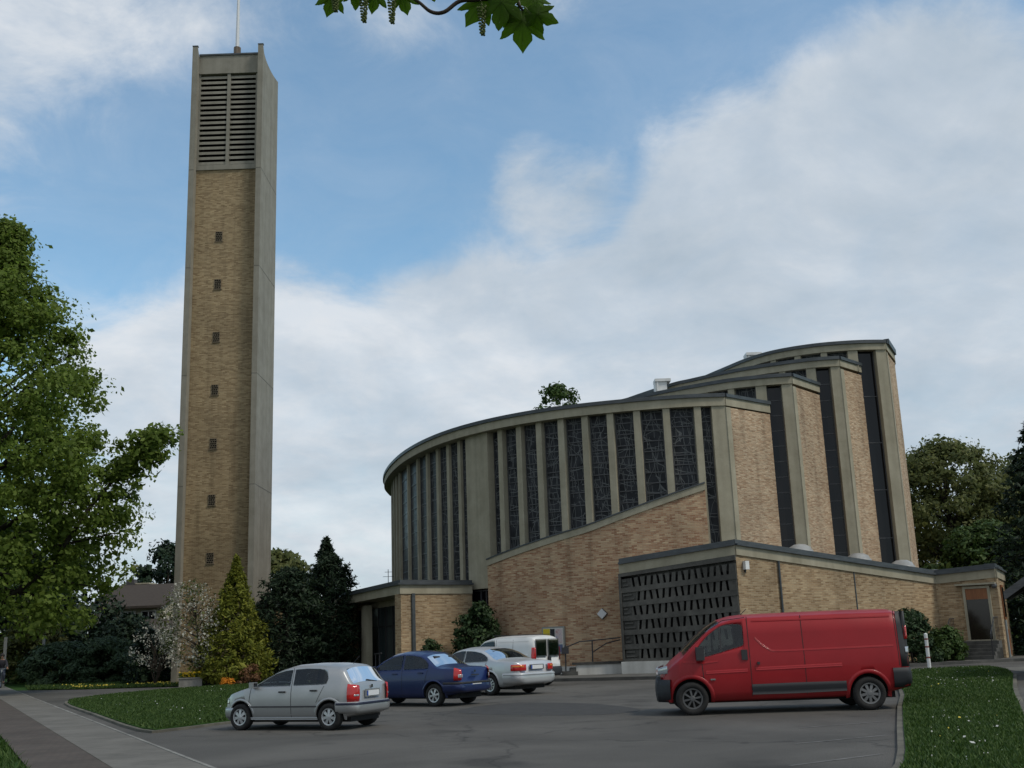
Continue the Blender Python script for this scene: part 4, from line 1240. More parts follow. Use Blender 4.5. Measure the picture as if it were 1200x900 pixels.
    def side(s, name, mat, parent, cols, off=.006, nz=4, sides=(1, -1), th=0):
        """patch lying on the flanks; cols: (x, zlo, zhi)"""
        out = None
        for sg in sides:
            m = MB(); X = []
            for (xa_, la, ha), (xb_, lb, hb) in zip(cols, cols[1:]):
                k = max(1, int(abs(xb_ - xa_) / .08))
                for i in range(k):
                    t_ = i / k; X.append((xa_ + (xb_ - xa_) * t_, la + (lb - la) * t_, ha + (hb - ha) * t_))
            X.append(cols[-1])
            G = [[(x, sg * (s.y(x, lo + (hi - lo) * j / nz) + off), lo + (hi - lo) * j / nz) for j in range(nz + 1)] for x, lo, hi in X]
            for a, b in zip(G, G[1:]):
                for j in range(nz):
                    q = [a[j], b[j], b[j + 1], a[j + 1]]
                    m.quad(q if (sg < 0) == (X[1][0] > X[0][0]) else q[::-1])
            if th:
                # close the rim down to the body so that it reads as a raised moulding
                for rowi in (0, nz):
                    for a, b, xa_, xb_ in zip(G, G[1:], X, X[1:]):
                        p1, p2 = a[rowi], b[rowi]
                        m.quad([p1, p2, (p2[0], p2[1] - sg * off, p2[2]), (p1[0], p1[1] - sg * off, p1[2])])
            o = m.build(name, mat, parent, smooth=True)
            out = o if out is None else out
        return out

    def roof_patch(s, name, mat, parent, xa_, xb_, u, off=.008, nx=8, nu=10):
        m = MB(); G = []
        for i in range(nx + 1):
            x = xa_ + (xb_ - xa_) * i / nx
            e = .004
            za_, zb_ = interp(x - e, s.top), interp(x + e, s.top)
            n_ = Vector((-(zb_ - za_), 0, 2 * e)).normalized() * off
            uu_ = u(i / nx) if callable(u) else u
            G.append([tuple(Vector(s.roofp(x, uu_ * (2 * j / nu - 1))) + n_) for j in range(nu + 1)])
        for a, b in zip(G, G[1:]):
            for j in range(nu): m.quad([a[j], b[j], b[j + 1], a[j + 1]][::-1])
        return m.build(name, mat, parent, smooth=True)

    def wrap(s, name, mat, parent, end, z0, z1, xin, yin, off=.012, nz=4, sides=(1, -1), bulge=0, label=None):
        """patch that runs from the flank (xin from the end) round the corner to y=yin on the end face; z0, z1 may be functions of 0..1 along it"""
        res = None
        for sg in sides:
            m = MB(); xe = s.x0 if end < 0 else s.x1
            def path(z):
                P = []
                for k in range(7):
                    x = xe - end * xin * (1 - k / 6)
                    P.append(Vector((x, s.y(x, z))))
                ye = s.y(xe, z)
                P.append(Vector((xe + end * .02, ye * .975)))
                xx = xe + end * .032
                for k in range(1, 7): P.append(Vector((xx, ye * .94 + (yin - ye * .94) * k / 6)))
                return P
            nP = 14
            G = []
            for i in range(nP):
                f = i / (nP - 1)
                a_ = z0(f) if callable(z0) else z0; b_ = z1(f) if callable(z1) else z1
                col = []
                for j in range(nz + 1):
                    z = a_ + (b_ - a_) * j / nz
                    P = path(z); p = P[i]; t_ = (P[min(i + 1, nP - 1)] - P[max(i - 1, 0)]).normalized()
                    n_ = Vector((t_.y, -t_.x)) * (1 if end > 0 else -1) * -1
                    if n_.dot(Vector((end, 1))) < 0: n_ = -n_
                    bl = off + bulge * math.sin(PI * min(1, max(0, j / nz)))
                    p = p + n_ * bl
                    col.append((p.x, sg * p.y, z))
                G.append(col)
            for a, b in zip(G, G[1:]):
                for j in range(nz):
                    m.quad([a[j], b[j], b[j + 1], a[j + 1]])
            # top and bottom returns
            for rowi in (0, nz):
                for i in range(nP - 1):
                    a, b = G[i][rowi], G[i + 1][rowi]
                    m.quad([a, b, (b[0] - end * .04, b[1] * .97, b[2]), (a[0] - end * .03, a[1] * .97, a[2])])
            me = m.build(name, mat, parent, smooth=False, label=label)
            bmx = bmesh.new(); bmx.from_mesh(me.data); bmesh.ops.remove_doubles(bmx, verts=bmx.verts, dist=.0005); bmesh.ops.recalc_face_normals(bmx, faces=bmx.faces)
            for f in bmx.faces: f.smooth = True
            bmx.to_mesh(me.data); bmx.free()
            res = me
        return res

    def end_box(s, name, mat, parent, end, y_, z_, w_, h_, d_=.02, off=.03, tilt=0):
        m = MB(); x = (s.x0 if end < 0 else s.x1) + end * (off + d_ / 2)
        m.box((0, 0, 0), (d_, w_, h_)); o = m.build(name, mat, parent); o.location = (x, y_, z_); o.rotation_euler = (0, tilt, 0)
        return o


def rounded(x0, x1, lo, hi, r=.08, lo1=None, hi1=None, n=6):
    """window columns with rounded corners; lo..lo1 and hi..hi1 run linearly"""
    lo1 = lo if lo1 is None else lo1; hi1 = hi if hi1 is None else hi1
    sgn = 1 if x1 > x0 else -1; L = abs(x1 - x0); out = []
    ts = sorted(set([0, 1] + [r / L * (1 - math.cos(PI / 2 * k / n)) for k in range(n + 1)] + [1 - r / L * (1 - math.cos(PI / 2 * k / n)) for k in range(n + 1)]))
    for t_ in ts:
        d = min(t_ * L, (1 - t_) * L); c = 0 if d >= r else r - math.sqrt(max(0, r * r - (r - d) ** 2))
        out.append((x0 + (x1 - x0) * t_, lo + (lo1 - lo) * t_ + c, hi + (hi1 - hi) * t_ - c))
    return out


def wheel(parent, x, y, r, wd, style, rimmat):
    sg = 1 if y > 0 else -1
    Mx = Matrix.Translation((x, y, r)) @ Matrix.Rotation(-sg * PI / 2, 4, 'X')
    m = MB(); h = wd / 2
    m.lathe([(r * .60, -h), (r * .9, -h), (r * .985, -h * .75), (r, -h * .3), (r, h * .3), (r * .985, h * .75), (r * .9, h), (r * .66, h * 1.02), (r * .62, h * .7)], 32, Mx)
    ty = m.build('wheel', TYRE, parent, smooth=True)
    m = MB(); rr_ = r * .64
    m.lathe([(.001, h * .35), (rr_ * .95, h * .35)], 28, Mx)
    m.build('rim', UNDER, ty)
    m = MB()
    m.lathe([(rr_ * 1.0, h * .62), (rr_ * .98, h * .98), (rr_ * .86, h * .95), (rr_ * .82, h * .55)], 32, Mx)
    m.lathe([(.001, h * 1.0), (rr_ * .2, h * .98), (rr_ * .28, h * .8), (rr_ * .28, h * .4)], 20, Mx)
    ns, w0, w1 = style
    for k in range(ns):
        a = 2 * PI * k / ns + .2
        Q_ = []
        for rad_, w_ in ((rr_ * .2, w0), (rr_ * .9, w1)):
            for s_ in (-1, 1):
                Q_.append((rad_ * math.cos(a) - s_ * w_ * rr_ * math.sin(a), rad_ * math.sin(a) + s_ * w_ * rr_ * math.cos(a)))
        pl = [Q_[0], Q_[1], Q_[3], Q_[2]]
        top_ = [Mx @ Vector((px, py, h * (.93 if i < 2 else .82))) for i, (px, py) in enumerate(pl)]
        bot_ = [Mx @ Vector((px, py, h * .4)) for px, py in pl]
        m.hexa([tuple(v) for v in bot_], [tuple(v) for v in top_])
    m.build('hubcap', rimmat, ty)
    return ty


def four_wheels(root, xs, track, r, wd, style, rimmat):
    for x in xs:
        for s_ in (1, -1): wheel(root, x, s_ * track / 2, r, wd, style, rimmat)


def mirror(root, car, x, z, mat, sz=(.12, .16, .13)):
    for s_ in (1, -1):
        y_ = car.y(x, z) + .10
        m = MB(); m.box((0, 0, 0), sz); o = m.build('door_mirror', mat, root); o.location = (x, s_ * y_, z); bevel(o, .035, 3)
        m = MB(); m.box((.03, -s_ * .1, -.05), (.05, .14, .04)); m.build('bracket', PLASTIC, o)
        m = MB(); m.box((-sz[0] / 2 - .002, 0, 0), (.006, sz[1] * .8, sz[2] * .75)); m.build('glass', CHROME, o)


def handle(root, car, x, z, mat, w_=.17, h_=.035, sides=(1, -1), recess=True):
    for s_ in sides:
        y_ = car.y(x, z)
        m = MB(); m.box((0, 0, 0), (w_, .045, h_)); o = m.build('door_handle', mat, root); o.location = (x, s_ * (y_ + .012), z); bevel(o, .012, 2)


def plate(root, car, end, z, w_=.50, off=.034, y_=0, dark=None):
    o = car.end_box('number_plate', PLATE, root, end, y_, z, w_, .11, .012, off)
    m = MB(); m.box((0, (-w_ / 2 + .025) * (-1 if end < 0 else 1), 0), (.014, .05, .108)); m.build('plate_band', PBLUE, o)
    return o


def seats(root, rows, zf, w_=.5, rear=None, wheel=None):
    for x in rows:
        for s_ in (1, -1):
            m = MB(); m.box((0, 0, 0), (.14, w_, .5)); o = m.build('seat', CLOTHS, root); o.location = (x, s_ * .36, zf - .08); o.rotation_euler = (0, -.22, 0); bevel(o, .05, 3)
            m = MB(); m.box((0, 0, .36), (.10, .26, .17)); h_ = m.build('headrest', CLOTHS, o); bevel(h_, .04, 3)
    if rear is not None:
        m = MB(); m.box((0, 0, 0), (.14, 1.15, .42)); o = m.build('seat', CLOTHS, root); o.location = (rear, 0, zf + .08); o.rotation_euler = (0, -.25, 0); bevel(o, .05, 3)
        for s_ in (1, -1):
            m = MB(); m.box((0, s_ * .33, .28), (.08, .24, .13)); h_ = m.build('headrest', CLOTHS, o); bevel(h_, .03, 3)
    if wheel is not None:
        m = MB(); m.tube([(.19 * math.cos(a), .19 * math.sin(a), 0) for a in np.linspace(0, 2 * PI, 21)], .016, 6, caps=False); m.tube([(-.18, 0, 0), (.18, 0, 0)], .014, 5)
        o = m.build('steering_wheel', PLASTIC, root, smooth=True); o.location = (wheel, .36, zf + .03); o.rotation_euler = (0, -1.1, 0)


def underbody(root, x0, x1, w_, z0, z1):
    m = MB(); m.box(((x0 + x1) / 2, 0, (z0 + z1) / 2), (x1 - x0, w_, z1 - z0)); m.build('chassis', UNDER, root)


def seam(car, root, x, z0, z1, w_=.014, lean=0):
    cols = None
    m = None
    for s_ in (1, -1):
        m = MB(); n = 12
        for k in range(n):
            za_, zb_ = z0 + (z1 - z0) * k / n, z0 + (z1 - z0) * (k + 1) / n
            xa_, xb_ = x + lean * k / n, x + lean * (k + 1) / n
            q = [(xa_ - w_ / 2, s_ * (car.y(xa_, za_) + .003), za_), (xa_ + w_ / 2, s_ * (car.y(xa_, za_) + .003), za_), (xb_ + w_ / 2, s_ * (car.y(xb_, zb_) + .003), zb_), (xb_ - w_ / 2, s_ * (car.y(xb_, zb_) + .003), zb_)]
            m.quad(q)
        m.build('door_gap', SEAM, root)


def arch_lip(car, root, wx, wr, mat, w_=.035):
    for s_ in (1, -1):
        m = MB(); n = 18; G = []
        for k in range(n + 1):
            a = rad(-12 + 204 * k / n)
            row = []
            for r_, o_ in ((wr + .052, .0), (wr + .06, .016), (wr + .06 + w_, .012), (wr + .075 + w_, -.004)):
                x = wx + r_ * math.cos(a); z = wr + .01 + r_ * math.sin(a)
                row.append((x, s_ * (car.y(x, max(z, interp(x, car.bot) + .02)) + o_), z))
            G.append(row)
        for a_, b_ in zip(G, G[1:]):
            for j in range(3): m.quad([a_[j], a_[j + 1], b_[j + 1], b_[j]])
        m.build('arch_lip', mat, root, smooth=True)


def place(root, p, heading, scale):
    """p: world point under the rear left wheel is worked out by the caller; heading in degrees from +x"""
    root.location = (p[0], p[1], 0); root.rotation_euler = (0, 0, rad(heading)); root.scale = (scale,) * 3


def at_wheel(wheel_xy, local, heading, scale):
    a = rad(heading); lx, ly = local[0] * scale, local[1] * scale
    return (wheel_xy[0] - (lx * math.cos(a) - ly * math.sin(a)), wheel_xy[1] - (lx * math.sin(a) + ly * math.cos(a)))


# ---- silver hatchback
P_SIL = paint('silver_paint', (.36, .365, .365), .55, .38)
c = Car(top=[(-1.955, .62), (-1.945, .90), (-1.90, .985), (-1.60, 1.36), (-1.50, 1.405), (-1.1, 1.44), (-.6, 1.45), (-.1, 1.425), (.25, 1.34), (.62, 1.16), (1.0, .975), (1.25, .93), (1.6, .83), (1.83, .71), (1.95, .55)],
        belt=[(-1.96, .93), (-1.0, .955), (.3, .925), (1.0, .90), (1.6, .78), (1.96, .5)],
        bot=[(-1.96, .34), (-1.7, .27), (-1.2, .2), (1.2, .2), (1.75, .2), (1.96, .26)],
        halfw=[(-1.955, .68), (-1.87, .755), (-1.6, .80), (-1.0, .823), (0, .825), (1.1, .815), (1.5, .765), (1.75, .67), (1.88, .56), (1.955, .44)], tumble=.30)
c.top, c.belt, c.bot, c.halfw = [[(-1.27 + (x + 1.27) * .88 if x < -1.27 else 1.19 + (x - 1.19) * .86 if x > 1.19 else x, z) for x, z in L] for L in (c.top, c.belt, c.bot, c.halfw)]
c.x0, c.x1 = c.top[0][0], c.top[-1][0]
r_ = thing('parked_car', 'silver five-door hatchback with red tail lamps parked nearest the camera beside the lawn', 'car', group='cars parked in front of the church')
c.body(P_SIL, r_, (1.19, -1.27), .295, cuts=c.cabin(-1.6, 1.0, .90, [[(.80, .965, .985), (.72, .965, 1.03), (.45, .968, 1.165), (.20, .972, 1.27), (.0, .975, 1.31), (-.20, .978, 1.33)], [(-.29, .98, 1.335), (-.6, .985, 1.35), (-.95, .99, 1.335), (-1.08, .995, 1.30), (-1.17, 1.01, 1.2), (-1.2, 1.05, 1.12)]], [(-1.78, -1.587, .78), (.90, .34, .80)]))
seats(r_, (-.12,), .90, .46, -1.0, .52)
underbody(r_, -1.7, 1.6, 1.15, .17, .4)
c.side('side_window', CGLASS, r_, [(.80, .965, .985), (.72, .965, 1.03), (.45, .968, 1.165), (.20, .972, 1.27), (.0, .975, 1.31), (-.20, .978, 1.33)])
c.side('side_window', CGLASS, r_, [(-.29, .98, 1.335), (-.6, .985, 1.35), (-.95, .99, 1.335), (-1.08, .995, 1.30), (-1.17, 1.01, 1.2), (-1.2, 1.05, 1.12)])
c.roof_patch('windscreen', CGLASS, r_, .94, .30, .88)
c.roof_patch('rear_window', CGLASS, r_, -1.80, -1.574, lambda f: .86 - .03 * f)
c.wrap('bumper', P_SIL, r_, -1, .36, .60, .42, 0, .035, bulge=.015)
c.wrap('bumper_strip', plain('navy_strip', (.015, .018, .04), .5), r_, -1, .535, .585, .40, 0, .056)
c.wrap('bumper', P_SIL, r_, 1, .27, .50, .45, 0, .03, bulge=.012)
c.wrap('tail_lamp', LRED, r_, -1, .60, lambda f: .99 - .05 * f, .15, .56, .012, bulge=.012)
c.wrap('lamp_lens', LCLR, r_, -1, .72, .76, .02, .60, .026)
c.wrap('headlamp', LCLR, r_, 1, .58, .70, .25, .30, .008)
c.side('side_moulding', PLASTIC, r_, [(.92, .50, .535), (-.95, .50, .535)], .014, 2, th=1)
c.side('sill', P_SIL, r_, [(.90, .235, .285), (-.95, .235, .285)], .02, 2, th=1)
for x, z0, z1, ln in ((.98, .28, .93, -.08), (-.245, .28, 1.36, 0), (-.93, .60, .96, -.2)): seam(c, r_, x, z0, z1, .012, ln)
handle(r_, c, .0, .84, PLASTIC); handle(r_, c, -.86, .86, PLASTIC)
mirror(r_, c, .78, 1.0, P_SIL)
for wx in (1.19, -1.27): arch_lip(c, r_, wx, .295, P_SIL)
four_wheels(r_, (1.19, -1.27), 1.46, .295, .19, (7, .13, .2), RIMS)
plate(r_, c, -1, .765); o = c.end_box('plate_recess', P_SIL, r_, -1, 0, .77, .60, .17, .012, .024)
m = MB(); m.box((0, 0, 0), (.02, .42, .02)); o = m.build('wiper', PLASTIC, r_); o.location = (-1.80, -.12, 1.03); o.rotation_euler = (.12, 0, 0)
m = MB(); m.tube([(-1.38, 0, 1.41), (-1.56, 0, 1.58)], .005, 5); m.build('aerial', PLASTIC, r_)
m = MB(); m.box((0, 0, 0), (.012, .07, .07)); o = m.build('badge', CHROME, r_); o.location = (-1.885, 0, .915)
H1 = 180 - 25
place(r_, at_wheel((-3.80, 22.45), (-1.27, .73), H1, .885), H1, .885)
# ---- dark blue saloon
P_BLU = paint('blue_paint', (.006, .018, .085), .25, .3)
c = Car(top=[(-2.11, .62), (-2.10, .98), (-2.04, 1.045), (-1.9, 1.065), (-1.5, 1.085), (-1.35, 1.14), (-.95, 1.41), (-.75, 1.48), (-.4, 1.525), (0, 1.53), (.3, 1.49), (.65, 1.34), (1.12, 1.05), (1.3, 1.0), (1.75, .92), (2.0, .80), (2.11, .6)],
        belt=[(-2.11, .98), (-1.5, .985), (0, .96), (1.1, .95), (1.7, .85), (2.11, .5)],
        bot=[(-2.11, .38), (-1.8, .3), (-1.3, .22), (1.3, .22), (2.11, .25)],
        halfw=[(-2.11, .71), (-2.0, .795), (-1.7, .85), (-1.0, .868), (0, .87), (1.2, .86), (1.7, .80), (1.95, .68), (2.11, .5)], tumble=.30)
r_ = thing('parked_car', 'dark blue four-door saloon parked between the silver hatchback and the silver saloon', 'car', group='cars parked in front of the church')
c.body(P_BLU, r_, (1.32, -1.31), .31, cuts=c.cabin(-1.35, 1.1, .95, [[(.92, 1.01, 1.03), (.82, 1.01, 1.09), (.5, 1.012, 1.26), (.25, 1.014, 1.37), (.0, 1.017, 1.41), (-.12, 1.018, 1.415)], [(-.21, 1.02, 1.415), (-.5, 1.024, 1.405), (-.78, 1.03, 1.36), (-.98, 1.035, 1.27), (-1.08, 1.04, 1.16), (-1.1, 1.06, 1.12)]], [(-1.33, -.96, .82), (1.02, .42, .80)]))
seats(r_, (-.05,), .95, .46, -.95, .60)
underbody(r_, -1.9, 1.8, 1.2, .2, .45)
c.side('side_window', CGLASS, r_, [(.92, 1.01, 1.03), (.82, 1.01, 1.09), (.5, 1.012, 1.26), (.25, 1.014, 1.37), (.0, 1.017, 1.41), (-.12, 1.018, 1.415)])
c.side('side_window', CGLASS, r_, [(-.21, 1.02, 1.415), (-.5, 1.024, 1.405), (-.78, 1.03, 1.36), (-.98, 1.035, 1.27), (-1.08, 1.04, 1.16), (-1.1, 1.06, 1.12)])
c.roof_patch('windscreen', CGLASS, r_, 1.06, .38, .88)
c.roof_patch('rear_window', CGLASS, r_, -1.36, -.93, lambda f: .90 - .04 * f)
c.wrap('bumper', P_BLU, r_, -1, .38, .63, .45, 0, .045, bulge=.015)
c.wrap('bumper_strip', PLASTIC, r_, -1, .60, .655, .43, 0, .062)
c.wrap('bumper', P_BLU, r_, 1, .27, .52, .45, 0, .03, bulge=.012)
c.wrap('tail_lamp', LRED, r_, -1, .70, lambda f: 1.05 - .10 * f, .12, .66, .014, bulge=.012)
c.wrap('lamp_lens', LCLR, r_, -1, .77, .86, .02, .61, .028)
c.wrap('headlamp', LCLR, r_, 1, .62, .76, .25, .35, .008)
for x, z0, z1, ln in ((1.02, .3, .97, -.05), (-.165, .3, 1.44, 0), (-1.0, .66, 1.0, -.1)): seam(c, r_, x, z0, z1, .012, ln)
handle(r_, c, .1, .90, P_BLU); handle(r_, c, -.85, .92, P_BLU)
mirror(r_, c, .88, 1.06, P_BLU)
for wx in (1.32, -1.31): arch_lip(c, r_, wx, .31, P_BLU)
four_wheels(r_, (1.32, -1.31), 1.50, .31, .19, (6, .10, .17), RIMS)
plate(r_, c, -1, .54, .48, .075)
m = MB(); m.box((0, 0, 0), (.012, .36, .03)); o = m.build('boot_handle', PLASTIC, r_); o.location = (-2.145, 0, .83)
m = MB(); m.box((0, 0, 0), (.012, .06, .06)); o = m.build('badge', CHROME, r_); o.location = (-2.143, 0, .93)
H2 = 180 - 34
place(r_, at_wheel((-2.26, 29.4), (-1.31, .75), H2, .92), H2, .92)
# ---- silver saloon
P_SIL2 = paint('pale_silver_paint', (.50, .505, .51), .45, .36)
c = Car(top=[(-2.37, .66), (-2.36, .94), (-2.28, .995), (-2.0, 1.02), (-1.6, 1.04), (-1.45, 1.08), (-1.0, 1.30), (-.8, 1.365), (-.4, 1.42), (.1, 1.43), (.4, 1.385), (.75, 1.24), (1.2, 1.0), (1.4, .955), (1.9, .87), (2.2, .77), (2.37, .58)],
        belt=[(-2.37, .93), (-1.5, .955), (0, .92), (1.2, .90), (1.9, .80), (2.37, .5)],
        bot=[(-2.37, .34), (-2.0, .26), (-1.3, .19), (1.5, .19), (2.37, .23)],
        halfw=[(-2.37, .72), (-2.26, .82), (-1.9, .875), (-1.2, .897), (0, .90), (1.4, .89), (1.9, .83), (2.2, .71), (2.37, .52)], tumble=.34)
r_ = thing('parked_car', 'pale silver saloon with a sloping dark rear window parked beside the white van', 'car', group='cars parked in front of the church')
c.body(P_SIL2, r_, (1.56, -1.27), .315, cuts=c.cabin(-1.4, 1.15, .90, [[(1.0, .96, .98), (.9, .96, 1.04), (.6, .963, 1.19), (.35, .966, 1.285), (.05, .97, 1.325), (-.05, .972, 1.325)], [(-.13, .974, 1.322), (-.5, .98, 1.305), (-.8, .985, 1.26), (-.98, .99, 1.20), (-1.12, 1.0, 1.115), (-1.18, 1.02, 1.06)]], [(-1.43, -.86, .80), (1.10, .52, .80)]))
seats(r_, (-.0,), .88, .48, -.9, .66)
underbody(r_, -2.1, 2.0, 1.25, .17, .4)
c.side('side_window', CGLASS, r_, [(1.0, .96, .98), (.9, .96, 1.04), (.6, .963, 1.19), (.35, .966, 1.285), (.05, .97, 1.325), (-.05, .972, 1.325)])
c.side('side_window', CGLASS, r_, [(-.13, .974, 1.322), (-.5, .98, 1.305), (-.8, .985, 1.26), (-.98, .99, 1.20), (-1.12, 1.0, 1.115), (-1.18, 1.02, 1.06)])
c.roof_patch('windscreen', CGLASS, r_, 1.14, .48, .88)
c.roof_patch('rear_window', CGLASS, r_, -1.46, -.82, lambda f: .90 - .05 * f)
c.wrap('bumper', P_SIL2, r_, -1, .33, .64, .5, 0, .05, bulge=.02)
c.wrap('bumper_strip', P_SIL2, r_, -1, .575, .62, .46, 0, .075)
c.wrap('bumper', P_SIL2, r_, 1, .25, .52, .5, 0, .03, bulge=.012)
c.wrap('tail_lamp', LRED, r_, -1, .70, .885, .22, .46, .016, bulge=.01)
c.wrap('lamp_lens', LORA, r_, -1, .81, .86, .16, .56, .03)
c.wrap('headlamp', LCLR, r_, 1, .60, .73, .25, .35, .008)
c.side('side_moulding', P_SIL2, r_, [(1.1, .52, .56), (-.88, .52, .56)], .015, 2, th=1)
for x, z0, z1, ln in ((1.14, .3, .92, -.05), (-.09, .3, 1.35, 0), (-1.02, .62, .96, -.1)): seam(c, r_, x, z0, z1, .012, ln)
handle(r_, c, .12, .84, P_SIL2); handle(r_, c, -.85, .86, P_SIL2)
mirror(r_, c, .95, .99, P_SIL2)
for wx in (1.56, -1.27): arch_lip(c, r_, wx, .315, P_SIL2)
four_wheels(r_, (1.56, -1.27), 1.56, .315, .21, (10, .06, .09), RIMS)
c.end_box('plate_recess', PLASTIC, r_, -1, 0, .80, .60, .15, .012, .03)
plate(r_, c, -1, .80, .50, .043)
H3 = 180 - 45
place(r_, at_wheel((-.92, 34.2), (-1.27, .78), H3, 1.0), H3, 1.0)
# ---- small white panel van
P_WHT = paint('white_van_paint', (.60, .60, .585), 0, .3)
c = Car(top=[(-1.985, .80), (-1.98, 1.62), (-1.95, 1.74), (-1.87, 1.80), (-1.6, 1.825), (-.5, 1.825), (.1, 1.80), (.45, 1.72), (.85, 1.42), (1.22, 1.10), (1.45, 1.02), (1.75, .92), (1.92, .76), (1.985, .6)],
        belt=[(-1.985, 1.08), (0, 1.08), (1.1, 1.02), (1.6, .86), (1.985, .5)],
        bot=[(-1.985, .36), (-1.6, .26), (-1.3, .22), (1.3, .22), (1.985, .26)],
        halfw=[(-1.985, .765), (-1.93, .80), (-1.75, .825), (0, .83), (1.2, .82), (1.6, .76), (1.85, .64), (1.985, .48)], tumble=.13, crown=.10)
r_ = thing('parked_van', 'small white panel van with two rear doors parked by the church steps', 'van')
c.body(P_WHT, r_, (1.25, -1.35), .30, cuts=c.cabin(-.35, 1.15, 1.02, [[(.98, 1.12, 1.16), (.85, 1.12, 1.28), (.6, 1.12, 1.50), (.4, 1.12, 1.60), (.05, 1.12, 1.64), (-.1, 1.13, 1.62)]], [(1.12, .56, .80)]))
seats(r_, (-.0,), 1.0, .46, None, .62)
underbody(r_, -1.75, 1.6, 1.15, .2, .45)
c.side('side_window', CGLASS, r_, [(.98, 1.12, 1.16), (.85, 1.12, 1.28), (.6, 1.12, 1.50), (.4, 1.12, 1.60), (.05, 1.12, 1.64), (-.1, 1.13, 1.62)])
c.roof_patch('windscreen', CGLASS, r_, 1.17, .52, .88)
for ys, wy in ((.36, .56), (-.36, .56)):
    o = c.end_box('rear_window', CGLASS, r_, -1, ys, 1.36, wy, .56, .012, .026); bevel(o, .005)
    m = MB(); m.box((0, 0, .30), (.02, wy + .05, .02)); m.box((0, 0, -.30), (.02, wy + .05, .02)); m.box((0, wy / 2 + .015, 0), (.02, .02, .6)); m.box((0, -wy / 2 - .015, 0), (.02, .02, .6)); m.build('seal', PLASTIC, o)
c.end_box('door_gap', SEAM, r_, -1, 0, 1.15, .016, 1.05, .01, .028)
c.end_box('door_handle', PLASTIC, r_, -1, -.1, .96, .14, .16, .03, .03)
c.wrap('bumper', GREYP, r_, -1, .36, .68, .45, 0, .05, bulge=.02)
c.wrap('bumper', GREYP, r_, 1, .28, .60, .45, 0, .03, bulge=.012)
c.wrap('tail_lamp', LRED, r_, -1, .92, 1.38, .10, .70, .014, bulge=.008)
c.wrap('headlamp', LCLR, r_, 1, .68, .84, .25, .35, .008)
c.side('side_moulding', GREYP, r_, [(.92, .46, .56), (-1.0, .46, .56)], .015, 2, th=1)
for x, z0, z1 in ((1.02, .3, 1.06), (-.18, .3, 1.68), (-1.0, .62, 1.68)): seam(c, r_, x, z0, z1, .012)
c.side('panel_crease', P_WHT, r_, [(-.3, 1.60, 1.63), (-1.75, 1.60, 1.63)], .01, 2, th=1)
c.side('panel_crease', P_WHT, r_, [(-.3, 1.12, 1.15), (-1.75, 1.12, 1.15)], .01, 2, th=1)
handle(r_, c, -.02, .98, PLASTIC)
mirror(r_, c, .95, 1.15, PLASTIC)
four_wheels(r_, (1.25, -1.35), 1.44, .30, .19, (8, .08, .14), RIMS)
plate(r_, c, -1, .80, .50, .034, .26)
for s_ in (1, -1):
    m = MB(); m.tube([(-1.7, s_ * .66, 1.84), (.0, s_ * .66, 1.84)], .015, 6); m.build('roof_rail', PLASTIC, r_)
H4 = 180 - 40
place(r_, at_wheel((-.02, 39.6), (-1.35, .72), H4, .96), H4, .96)
# ---- long red van
P_RED = paint('red_van_paint', (.27, .010, .014), 0, .42, .25)
c = Car(top=[(-2.565, .9), (-2.56, 1.80), (-2.54, 1.88), (-2.48, 1.935), (-2.35, 1.965), (-1.5, 1.975), (0, 1.965), (.6, 1.955), (.85, 1.93), (1.10, 1.86), (1.35, 1.72), (1.70, 1.45), (2.02, 1.20), (2.25, 1.06), (2.42, .92), (2.52, .76), (2.57, .55)],
        belt=[(-2.57, 1.22), (.5, 1.22), (1.2, 1.15), (1.9, 1.04), (2.3, .86), (2.57, .5)],
        bot=[(-2.57, .42), (-2.2, .33), (-1.74, .27), (1.76, .24), (2.2, .24), (2.57, .27)],
        halfw=[(-2.565, .87), (-2.5, .905), (-2.3, .93), (-1.5, .95), (1.3, .95), (1.8, .93), (2.1, .86), (2.35, .72), (2.48, .58), (2.57, .44)], tumble=.13, crown=.10)
c.top, c.belt, c.bot, c.halfw = [[(x if x < 1.5 else 1.5 + (x - 1.5) * .80, z) for x, z in L] for L in (c.top, c.belt, c.bot, c.halfw)]
c.x1 = c.top[-1][0]
r_ = thing('parked_van', 'long red panel van with dark grey bumpers parked side-on in front of the low annex', 'van')
WX = (1.76, -1.74)
c.body(P_RED, r_, WX, .325, cuts=c.cabin(.45, 1.85, 1.05, [[(1.64, 1.135, 1.20), (1.56, 1.13, 1.36), (1.40, 1.14, 1.53), (1.2, 1.19, 1.68), (1.08, 1.22, 1.74), (.95, 1.255, 1.765), (.75, 1.305, 1.765), (.69, 1.325, 1.745), (.66, 1.36, 1.70)]], [(1.84, 1.16, .82)]))
seats(r_, (.62,), 1.12, .5, None, 1.32)
underbody(r_, -2.3, 2.2, 1.3, .22, .5)
c.side('side_window', CGLASS, r_, [(1.64, 1.135, 1.20), (1.56, 1.13, 1.36), (1.40, 1.14, 1.53), (1.2, 1.19, 1.68), (1.08, 1.22, 1.74), (.95, 1.255, 1.765), (.75, 1.305, 1.765), (.69, 1.325, 1.745), (.66, 1.36, 1.70)], .005)
m = MB(); m.box((1.13, 0, 0), (.03, .012, .50)); 
c.side('window_bar', PLASTIC, r_, [(1.14, 1.21, 1.70), (1.105, 1.215, 1.72)], .008)
c.roof_patch('windscreen', CGLASS, r_, 1.88, 1.12, .9)
c.wrap('bumper', GREYP, r_, 1, .25, lambda f: .70 + .0 * f, .20, 0, .028, bulge=.02)
c.wrap('bumper', GREYP, r_, -1, .42, .80, .33, 0, .02, bulge=.012)
c.wrap('rear_pillar', PLASTIC, r_, -1, .82, 1.90, .15, .70, .01)
